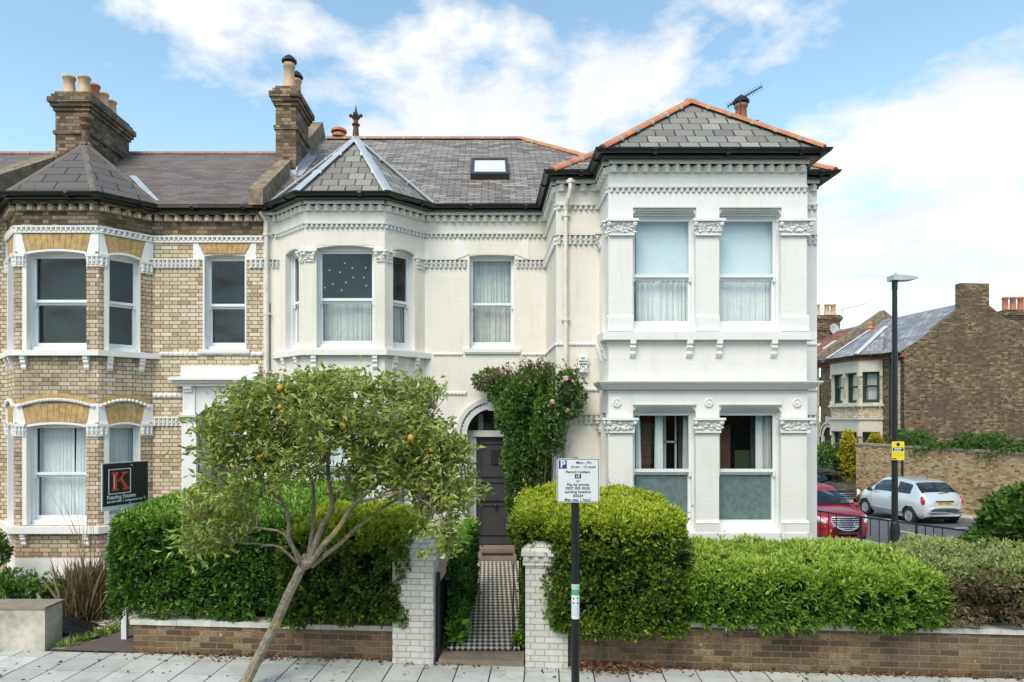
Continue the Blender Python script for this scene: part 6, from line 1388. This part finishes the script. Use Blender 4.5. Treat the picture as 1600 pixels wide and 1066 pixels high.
x0, x1 = U(1393.5, 15.1), U(1413, 15.1); TY, LYW = frame((x0, 15.1), (x1, 15.1)); za, zb = V(719, 15.1), V(690, 15.1)
m = MB(TY); rrect(m, 0, LYW, za, zb, -.004, 0, .02); ys = m.build('plate', YEL, YS)
m = MB(TY); m.box((.02, 0, V(704.8, 15.1)), (LYW - .02, .002, V(699.5, 15.1))); m.build('navy_band', NAVY, ys)
m = MB(TY); m.prism([(LYW / 2 + .04 * math.cos(k * .524), V(694.7, 15.1) + .04 * math.sin(k * .524)) for k in range(12)], 0, .002, 'xz'); m.build('emblem', BLK, ys)
for k, (py, a, b) in enumerate(((700.8, .05, .22), (703.3, .05, .2))): m = MB(TY); m.box((a, .002, V(py + .7, 15.1)), (b, .003, V(py - .5, 15.1))); m.build('print_line', SIGNW, ys)
for py, w2 in ((708, .22), (710.3, .2), (712.6, .22)): m = MB(TY); m.box((.03, 0, V(py + .25, 15.1)), (.03 + w2, .002, V(py - .25, 15.1))); m.build('print_line', simple('faded_print', (.45, .33, .03), .6), ys)
m = MB(TY); m.box((.02, 0, V(717.8, 15.1)), (.10, .002, V(716, 15.1))); m.build('print_line', BLK, ys)
# second thin pole behind, at the wall
q = Vector(hp(3.9, 1.5, 0)); PO = thing('sign_pole', 'thin dark sign pole in front of the garden wall behind the silver car', 'pole', (q.x, q.y, -.9)); zq = V(690, q.y)
m = MB(); m.tube([(q.x, q.y, -1.0), (q.x, q.y, 2.2)], .045, 10); m.lathe([(.05, 0), (.05, .03), (.02, .05)], (q.x, q.y, 2.2), 10); m.build('post', BLACKM, PO)
# guard rail along the kerb
GR = thing('guard_rail', 'black metal guard rail along the kerb between the hedge and the side road', 'railing', (9, 16, -.3))
rail = [(8.35, 19.2), (8.62, 18.0), (9.05, 16.5), (9.40, 15.0), (9.68, 13.8), (9.88, 12.7)]
def rp2(t):
    t *= len(rail) - 1; i = min(int(t), len(rail) - 2); f = t - i; x = rail[i][0] * (1 - f) + rail[i + 1][0] * f; y = rail[i][1] * (1 - f) + rail[i + 1][1] * f
    return Vector((x, y, gz(x, y)))
tz = lambda t: Vector((0, 0, .98 + 0 * t))
m = MB(); N_ = 24; m.tube([rp2(i / N_) + Vector((0, 0, .83)) for i in range(N_ + 1)], .024, 8); m.build('top_rail', BLACKM, GR)
m = MB(); m.tube([rp2(i / N_) + Vector((0, 0, .18)) for i in range(N_ + 1)], .018, 6); m.build('bottom_rail', BLACKM, GR)
for i, t in enumerate((0, .19, .39, .60, .80, 1.0)):
    b = rp2(t); m = MB(); m.tube([b - Vector((0, 0, .1)), b + Vector((0, 0, .83))], .026, 8); m.build('post', BLACKM, GR)
for i in range(29):
    t = (i + .5) / 29
    if i % 6 in (3, 4): continue
    b = rp2(t); m = MB(); m.tube([b + Vector((0, 0, .18)), b + Vector((0, 0, .83))], .011, 5); m.build('bar', BLACKM, GR)

# ------------------------------------------------------------------ cars
def carpaint(name, col, metal=.5):
    m, t, b = newmat(name); b.inputs['Base Color'].default_value = (*col, 1); b.inputs['Metallic'].default_value = metal; b.inputs['Roughness'].default_value = .32; b.inputs['Coat Weight'].default_value = .8; b.inputs['Coat Roughness'].default_value = .06; return m
TYRE = simple('tyre_rubber', (.018, .018, .019), .8, .2, 20, .3); RIM = simple('alloy_rim', (.55, .56, .57), .35, .08, 8, 0, metal=.6); TRIM = simple('black_car_trim', (.02, .02, .022), .5); CHROME = simple('chrome', (.75, .76, .77), .18, .02, 3, 0, metal=1.)
HEADL = simple('headlight_lens', (.62, .66, .68), .1, .1, 20, .1, spec=1.); TAILR = simple('tail_light_red', (.45, .03, .035), .2, .1, 20, 0, spec=1.); PLY = simple('yellow_number_plate', (.75, .52, .02), .4, .05, 3, 0); CINT = simple('car_interior', (.03, .03, .033), .9)
def interp(tab, x):
    xs = [p[0] for p in tab]; ys = [p[1] for p in tab]
    if x <= xs[0]: return ys[0]
    if x >= xs[-1]: return ys[-1]
    i = max(k for k in range(len(xs)) if xs[k] <= x); i = min(i, len(xs) - 2)
    t = (x - xs[i]) / (xs[i + 1] - xs[i])
    def tan(k):
        if k <= 0 or k >= len(xs) - 1: return (ys[min(k + 1, len(xs) - 1)] - ys[max(k - 1, 0)]) / (xs[min(k + 1, len(xs) - 1)] - xs[max(k - 1, 0)])
        d0 = (ys[k] - ys[k - 1]) / (xs[k] - xs[k - 1]); d1 = (ys[k + 1] - ys[k]) / (xs[k + 1] - xs[k]); return 0 if d0 * d1 <= 0 else 2 * d0 * d1 / (d0 + d1)
    h = xs[i + 1] - xs[i]; a, b = tan(i) * h, tan(i + 1) * h
    return (2 * t ** 3 - 3 * t ** 2 + 1) * ys[i] + (t ** 3 - 2 * t ** 2 + t) * a + (-2 * t ** 3 + 3 * t ** 2) * ys[i + 1] + (t ** 3 - t ** 2) * b
def car(name, label, loc, rot, paint, P, group='cars parked along the side road'):
    """x forward, z up; P holds top / belt / half-width profiles along x and the glass spans"""
    o = thing(name, label, 'car', loc, group, rotz=rot, local=True); x0, x1 = P['top'][0][0], P['top'][-1][0]
    NX, NS = 170, 15; wr = P['r']
    def sect(x):
        w = interp(P['w'], x); zt = interp(P['top'], x); zb = min(interp(P['belt'], x), zt - .02); zl = interp(P['low'], x); cab = max(0, min(1, (zt - zb - .05) / .35)); wt = w * (.90 - .17 * cab)
        return [(w * .86, zl), (w * .97, zl + (zb - zl) * .16), (w, zl + (zb - zl) * .45), (w * .985, zl + (zb - zl) * .80), (w * .94, zb), (w * .94 * .45 + wt * .55, zb + (zt - zb) * .48), (wt, zt - .055 - .03 * cab), (wt * .86, zt - .02), (wt * .5, zt - .004), (0, zt)]
    S_ = 45
    def row(x):
        c = sect(x); out = []; n = len(c) - 1
        for k in range(S_ + 1):
            t = k / S_ * n; i = min(int(t), n - 1); f = t - i; p0, p1, p2, p3 = c[max(i - 1, 0)], c[i], c[i + 1], (c[min(i + 2, n)] if i + 2 <= n else (-c[n - 1][0], c[n - 1][1]))
            out.append(tuple(.5 * ((2 * p1[d]) + (p2[d] - p0[d]) * f + (2 * p0[d] - 5 * p1[d] + 4 * p2[d] - p3[d]) * f * f + (3 * p1[d] - p0[d] - 3 * p2[d] + p3[d]) * f ** 3) for d in (0, 1)))
        return out
    xs = [x0 + (x1 - x0) * (.5 - .5 * math.cos(math.pi * (i / NX))) * .35 + (x1 - x0) * .65 * i / NX for i in range(NX + 1)]; rows = [row(x) for x in xs]
    grids = {'body': MB(), 'glass': MB()}
    def cls(xm, k, y, z):
        t = (k + .5) / S_ * 9; zt = interp(P['top'], xm); zb = interp(P['belt'], xm)
        for wx, wz in P['wheels']:
            if t < 4 and (xm - wx) ** 2 + (z - P['wr']) ** 2 < (P['wr'] + .045) ** 2: return None
        if 4.15 < t < 5.9 and z > zb + .03:
            for a, b in P['side']:
                if a < xm < b and z < interp(P['top'], xm) - .10: return 'glass'
        for a, b in (P['front'], P['back']):
            if a < xm < b and t > 6.35: return 'glass'
        return 'body'
    for i in range(NX):
        for k in range(S_):
            q = [(xs[i], *rows[i][k]), (xs[i + 1], *rows[i + 1][k]), (xs[i + 1], *rows[i + 1][k + 1]), (xs[i], *rows[i][k + 1])]
            y = sum(p[1] for p in q) / 4; z = sum(p[2] for p in q) / 4; c = cls((xs[i] + xs[i + 1]) / 2, k, y, z)
            if c is None: continue
            g = grids[c]; g.face(q); g.face([(a, -b, d) for a, b, d in q][::-1])
    for e in (0, NX):
        c = rows[e]; pts = [(xs[e], y, z) for y, z in c] + [(xs[e], -y, z) for y, z in c[::-1][1:]]; grids['body'].face(pts if e else pts[::-1])
    def weld(ob):
        import bmesh; b = bmesh.new(); b.from_mesh(ob.data); bmesh.ops.remove_doubles(b, verts=b.verts, dist=.0008); b.to_mesh(ob.data); b.free()
    body = grids['body'].build('body', paint, o, True); weld(body); gl = grids['glass'].build('windows', CARGL, o, True); weld(gl)
    m = MB(); w = P['w'][2][1]; zl = min(p[1] for p in P['low']); m.box((x0 + .25, -w * .8, zl + .0), (x1 - .25, w * .8, zl + .12)); m.box((x0 + .5, -w * .78, zl + .12), (P['front'][1] - .2, w * .78, .80)); 
    for sx in P['seats']: m.box((sx - .08, .12, .8), (sx + .06, w * .68, 1.12)); m.box((sx - .08, -w * .68, .8), (sx + .06, -.12, 1.12))
    m.build('interior', CINT, o)
    for wx, wz in P['wheels']:
        for sg in (1, -1):
            yw = sg * (interp(P['w'], wx) - .10); r = wr0 = P['wr']
            m = MB(); m.lathe([(r * .62, -.10), (r * .93, -.10), (r, -.07), (r, .07), (r * .93, .10), (r * .62, .10)], (wx, yw, r), 26, axis='y', cap=False); wh = m.build('wheel', TYRE, o, False)
            m = MB(); oy = sg * .08; m.lathe([(r * .64, -.07), (r * .64, .075 * 1), (r * .60, .10), (r * .57, .09), (r * .56, .0), (.01, .0)] if sg > 0 else [(r * .64, .07), (r * .64, -.075), (r * .60, -.10), (r * .57, -.09), (r * .56, .0), (.01, .0)], (wx, yw, r), 24, axis='y')
            n = P['spokes']
            for k in range(n):
                a = 2 * math.pi * k / n; T = Matrix.Translation((wx, yw + oy, r)) @ Matrix.Rotation(a, 4, 'Y'); m2 = MB(T); m2.box((-.012 - .1 / n, -.012, .03), (.012 + .1 / n, .012, r * .6)); m.v += m2.v; off = len(m.v) - len(m2.v); m.f += [[i + off for i in f] for f in m2.f]; m.mi += m2.mi
            m.lathe([(r * .16, -.02), (r * .16, .02)], (wx, yw + oy, r), 12, axis='y'); m.build('rim', RIM, wh)
            m = MB(); n = 14
            for k in range(n):
                a0, a1 = math.pi * k / n, math.pi * (k + 1) / n; R_ = P['wr'] + .045; ya = sg * interp(P['w'], wx) * .99; yb = sg * (abs(ya) - .28)
                m.face([(wx + R_ * math.cos(a0), ya, P['wr'] + R_ * math.sin(a0)), (wx + R_ * math.cos(a1), ya, P['wr'] + R_ * math.sin(a1)), (wx + R_ * math.cos(a1), yb, P['wr'] + R_ * math.sin(a1)), (wx + R_ * math.cos(a0), yb, P['wr'] + R_ * math.sin(a0))])
            m.build('wheel_arch', TRIM, o)
    for sg in (1, -1):
        mx = P['mirror']; zb = interp(P['belt'], mx); y = sg * (interp(P['w'], mx) + .07); m = MB(); m.blob((mx, y, zb + .06), (.06, .10, .07), 10, 7); m.box((mx - .02, y - sg * .12, zb), (mx + .02, y, zb + .04)); m.build('mirror', P.get('mirrormat', paint), o, False)
        m = MB(); hx = P['handle']; zz = interp(P['belt'], hx) - .13; y = sg * interp(P['w'], hx) * .992; m.box((hx - .08, y - .01, zz), (hx + .08, y + .025 * sg, zz + .03)); m.build('door_handle', P.get('handlemat', paint), o)
        # door shut lines
        m = MB()
        for dx in P['doors']: 
            zs_ = [interp(P['low'], dx) + .08 + i * (interp(P['belt'], dx) - .02 - interp(P['low'], dx) - .08) / 6 for i in range(7)]
            def yat(x, z):
                r_ = row(x); j = min(range(len(r_)), key=lambda k: abs(r_[k][1] - z) + (5 if r_[k][0] < .4 else 0)); return r_[j][0]
            for a, b in zip(zs_, zs_[1:]): m.face([(dx - .006, sg * (yat(dx, a) + .004), a), (dx + .006, sg * (yat(dx, a) + .004), a), (dx + .006, sg * (yat(dx, b) + .004), b), (dx - .006, sg * (yat(dx, b) + .004), b)])
        m.build('door_gap', TRIM, o)
    return o
def plate(o, x, z, s, mat, w=.52, h=.11, tilt=0., back=True, y=0.):
    sg = -1 if back else 1
    T = Matrix.Translation((x, y, z)) @ Matrix(((0, sg, 0, 0), (sg * -1 if 0 else (-1 if back else 1), 0, 0, 0), (0, 0, 1, 0), (0, 0, 0, 1))) @ Matrix.Rotation(tilt, 4, 'X')
    m = MB(T); m.box((-w / 2, 0, -h / 2), (w / 2, .012, h / 2)); p = m.build('number_plate', mat, o); text(p, s, T, 0, 0, .095, BLK, o=.014, bold=.001, sx=1.0)
FI = dict(top=[(-1.78, .60), (-1.74, .80), (-1.62, .98), (-1.45, 1.16), (-1.05, 1.42), (-.6, 1.475), (0, 1.49), (.35, 1.46), (.72, 1.27), (1.05, 1.04), (1.35, .96), (1.60, .84), (1.74, .68), (1.78, .55)],
          belt=[(-1.78, .58), (-1.6, .90), (-1.2, .96), (0, .94), (.9, .92), (1.35, .84), (1.78, .52)], w=[(-1.78, .52), (-1.66, .70), (-1.35, .79), (-.5, .805), (.6, .80), (1.3, .765), (1.6, .66), (1.78, .45)], low=[(-1.78, .34), (-1.5, .24), (0, .20), (1.5, .22), (1.78, .32)],
          wheels=[(-1.13, 0), (1.17, 0)], wr=.29, side=[(-1.12, -.48), (-.38, .74)], front=(.40, .93), back=(-1.52, -1.14), seats=[-.1, -.75], mirror=.78, handle=-.30, doors=[-.43, .80], spokes=16, r=.3, mirrormat=TRIM)
SILV = carpaint('silver_blue_paint', (.64, .69, .71), .35)
def place(a, l, away=True): q = RD(a, l); return tuple(q), (math.radians(90) + .087 if away else math.radians(-90) + .087)
loc, rot = place(1.15, -.33)
sc = car('parked_car', 'small silver hatchback parked by the brick garden wall, seen from its rear', loc, rot, SILV, FI)
for sg in (1, -1):
    m = MB(); m.blob((-1.60, sg * .665, .80), (.11, .055, .17), 12, 8); m.build('tail_light', TAILR, sc, True); m = MB(); m.blob((1.57, sg * .53, .68), (.10, .12, .11), 12, 8); m.build('headlight', HEADL, sc, True)
plate(sc, -1.745, .74, 'NL11 KXE', PLY, tilt=0)
m = MB(); m.box((-1.765, -.3, .80), (-1.70, .3, .835)); m.build('boot_handle', TRIM, sc); m = MB(); m.tube([(-1.80, -.62, .47), (-1.83, 0, .47), (-1.80, .62, .47)], .018, 6); m.build('bumper_strip', CHROME, sc)
m = MB(); m.tube([(-1.56, .05, 1.06), (-1.53, -.3, 1.09)], .016, 5); m.build('wiper', TRIM, sc); m = MB(); m.tube([(-.9, 0, 1.44), (-1.02, 0, 1.60)], .008, 5); m.build('radio_aerial', TRIM, sc)
for sg in (1, -1): m = MB(); m.box((-.78, sg * .80, .36), (.80, sg * .825, .39)); m.build('side_strip', CHROME, sc)
# copies of the hatchback seen only in part
loc, rot = place(-4.3, .05)
c2 = sc.copy(); COL.objects.link(c2); c2.location = loc; c2.rotation_euler = (0, 0, rot); c2['label'] = 'pale hatchback mostly hidden behind the laurel shrub at the right edge'
WP = carpaint('white_car_paint', (.62, .64, .64), .1)
for ch_ in list(sc.children):
    c = ch_.copy(); COL.objects.link(c); c.parent = c2
    if ch_.name.startswith('body'): c.data = ch_.data.copy(); c.data.materials[0] = WP
    if ch_.name.startswith('number_plate'): bpy.data.objects.remove(c); continue
    for g2 in ch_.children: d2 = g2.copy(); COL.objects.link(d2); d2.parent = c
# grey people carrier facing us, beyond the silver car
MP = dict(top=[(-2.15, .75), (-2.1, 1.1), (-1.9, 1.45), (-1.5, 1.58), (-.5, 1.63), (.2, 1.60), (.62, 1.46), (1.15, 1.13), (1.35, 1.03), (1.75, .90), (2.05, .74), (2.15, .52)],
          belt=[(-2.15, .72), (-1.9, 1.05), (0, .98), (1.1, .94), (1.6, .84), (2.15, .48)], w=[(-2.15, .70), (-1.9, .86), (-1, .915), (0, .915), (1.3, .90), (1.75, .82), (2.0, .68), (2.15, .46)], low=[(-2.15, .35), (-1.8, .24), (0, .20), (1.8, .20), (2.15, .28)],
          wheels=[(-1.35, 0), (1.32, 0)], wr=.32, side=[(-1.75, -.95), (-.87, .05), (.12, 1.0)], front=(.60, 1.22), back=(-2.06, -1.86), seats=[.1, -.9], mirror=.95, handle=-.05, doors=[.08, 1.02, -.92], spokes=10, r=.3)
GREYP = carpaint('dark_grey_paint', (.045, .045, .05), .5); loc, rot = place(6.75, -.35, False)
gc = car('parked_car', 'dark grey people carrier facing us beside the end of the garden wall', loc, rot, GREYP, MP)
def face_kit(o, hx, hy, hz_, hr, gx, gw, gz0, gz1, bars, s, mat, gm):
    for sg in (1, -1): m = MB(Matrix.Translation((hx, sg * hy, hz_)) @ Matrix.Rotation(-sg * .62, 4, 'Z') @ Matrix.Rotation(.35, 4, 'Y')); m.blob((0, 0, 0), hr, 16, 9); m.build('headlight', HEADL, o, True)
    m = MB(); n = 10; top = [(gx - .10 * (abs(2 * i / n - 1)) ** 2, -gw + 2 * gw * i / n) for i in range(n + 1)]
    for (xa, ya), (xb, yb) in zip(top, top[1:]):
        fa, fb = abs(ya / gw), abs(yb / gw); za, zb = gz0 + (gz1 - gz0) * .55 * fa ** 2.2, gz0 + (gz1 - gz0) * .55 * fb ** 2.2; m.face([(xa, ya, za), (xb, yb, zb), (xb - .05, yb, gz1), (xa - .05, ya, gz1)])
    g = m.build('grille', gm, o); rim = [(xa + .008, ya, gz0 + (gz1 - gz0) * .55 * abs(ya / gw) ** 2.2) for xa, ya in top]; rim2 = [(xa - .042, ya, gz1) for xa, ya in top[::-1]]
    m = MB(); m.tube(rim + rim2 + [rim[0]], .016, 6); m.build('grille_surround', CHROME, g)
    for i in range(bars):
        f = (i + 1) / (bars + 1); z = gz0 + (gz1 - gz0) * f; ww = gw * min(.97, (f / .55) ** .45 if f < .55 else .97); m = MB()
        m.tube([(gx + .012 - .05 * f - .10 * (y / gw) ** 2, y, z) for y in (-ww, -ww * .5, 0, ww * .5, ww)], .010, 5); m.build('grille_bar', CHROME, g)
face_kit(gc, 1.84, .68, .76, (.25, .10, .075), 2.19, .50, .52, .72, 2, '', None, TRIM); plate(gc, 2.17, .44, 'GX60 NWE', SIGNW, back=False)
m = MB(); m.box((1.95, -.6, .26), (2.17, .6, .35)); m.build('lower_bumper', TRIM, gc); m = MB(); m.box((1.22, -.75, 1.05), (1.26, .75, 1.075)); m.build('wiper', TRIM, gc)
for sg in (1, -1): m = MB(); m.blob((2.0, sg * .6, .40), (.06, .09, .06), 8, 6); m.build('fog_lamp', HEADL, gc, True)
# red hatchback facing us on our side, behind the rail
RC = dict(top=[(-1.92, .75), (-1.85, 1.15), (-1.6, 1.42), (-1, 1.50), (-.2, 1.52), (.2, 1.49), (.55, 1.34), (1.0, 1.08), (1.15, 1.0), (1.6, .90), (1.85, .78), (1.96, .55)],
          belt=[(-1.92, .72), (-1.7, 1.0), (0, .95), (1.0, .92), (1.5, .82), (1.96, .50)], w=[(-1.92, .62), (-1.7, .78), (-1, .85), (.2, .85), (1.2, .84), (1.6, .77), (1.85, .63), (1.96, .42)], low=[(-1.92, .32), (-1.6, .22), (0, .2), (1.6, .2), (1.96, .26)],
          wheels=[(-1.2, 0), (1.2, 0)], wr=.30, side=[(-1.5, -.8), (-.72, .1), (.17, .9)], front=(.50, 1.06), back=(-1.86, -1.62), seats=[.05, -.8], mirror=.88, handle=0., doors=[.13, .95, -.76], spokes=8, r=.3)
REDP = carpaint('cherry_red_paint', (.42, .012, .018), .35)
qx, qy = 9.50, 20.25
rc = car('parked_car', 'bright red hatchback facing us with slatted chrome grille behind the guard rail', (qx, qy, -.42), math.radians(-90) + .06, REDP, RC)
face_kit(rc, 1.68, .62, .70, (.25, .11, .085), 2.01, .40, .44, .78, 5, '', None, TRIM); m = MB(); m.box((1.06, -.7, 1.04), (1.10, .7, 1.06)); m.build('wiper', TRIM, rc)
m = MB(); m.tube([(1.99, -.26, .36), (2.01, 0, .36), (1.99, .26, .36)], .03, 6); m.build('bumper_insert', TRIM, rc)

# ------------------------------------------------------------------ houses across the street, behind the camera: the windows reflect them
for i, x in enumerate((-8.5, -1.5, 5.5, 12.5)):
    h = thing('opposite_house', ['red brick gabled house opposite, left end', 'red brick gabled house opposite, second from left', 'red brick gabled house opposite, third from left', 'red brick gabled house opposite, right end'][i], 'house', (x, -11, 0), 'gabled houses reflected in the windows')
    wall(h, 'wall', (x + 3.5, -11), (x - 3.5, -11), -.1, 6.2, [(1.0, 2.6, 1, 2.8), (1.0, 2.6, 3.9, 5.6), (4.6, 5.6, 3.9, 5.6)], BRICKD if i % 2 else MATS['red_eaves_brick'])
    for q in ((1.0, 2.6, 1, 2.8), (1.0, 2.6, 3.9, 5.6), (4.6, 5.6, 3.9, 5.6)): window(h, (x + 3.5, -11), (x - 3.5, -11), *q, (q[2] + q[3]) / 2, iname=False, sill=.1)
    m = MB(); m.prism([(x - .2, 6.2), (x + 3.4, 6.2), (x + 1.6, 9.0)], -11.0, -11.4, 'xz'); m.build('gable', BRICKD, h)
    m = MB(); a, b, c = Vector((x - .35, -10.85, 6.05)), Vector((x + 1.6, -10.85, 9.1)), Vector((x + 3.55, -10.85, 6.05))
    for p, q in ((a, b), (b, c)): m.tube([p, q], .09, 4)
    m.build('bargeboard', WHITE, h)
    roofpoly(h, 'roof', [[(x - 3.5, -10.8, 6.1), (x + 3.5, -10.8, 6.1), (x + 3.5, -15, 9.3), (x - 3.5, -15, 9.3)], [(x - .35, -10.9, 6.1), (x + 1.6, -10.9, 9.0), (x + 1.6, -14.6, 9.0), (x - .35, -14.6, 6.1)], [(x + 3.55, -10.9, 6.1), (x + 1.6, -10.9, 9.0), (x + 1.6, -14.6, 9.0), (x + 3.55, -14.6, 6.1)]], TILE)
    chimney(h, x - 3.4, x - 2.5, -15.2, -14.2, 8, 10.8, BRICKD, [(x - 3.1, -14.7, .5, .13, POT, False), (x - 2.8, -14.7, .5, .13, POT, False)])
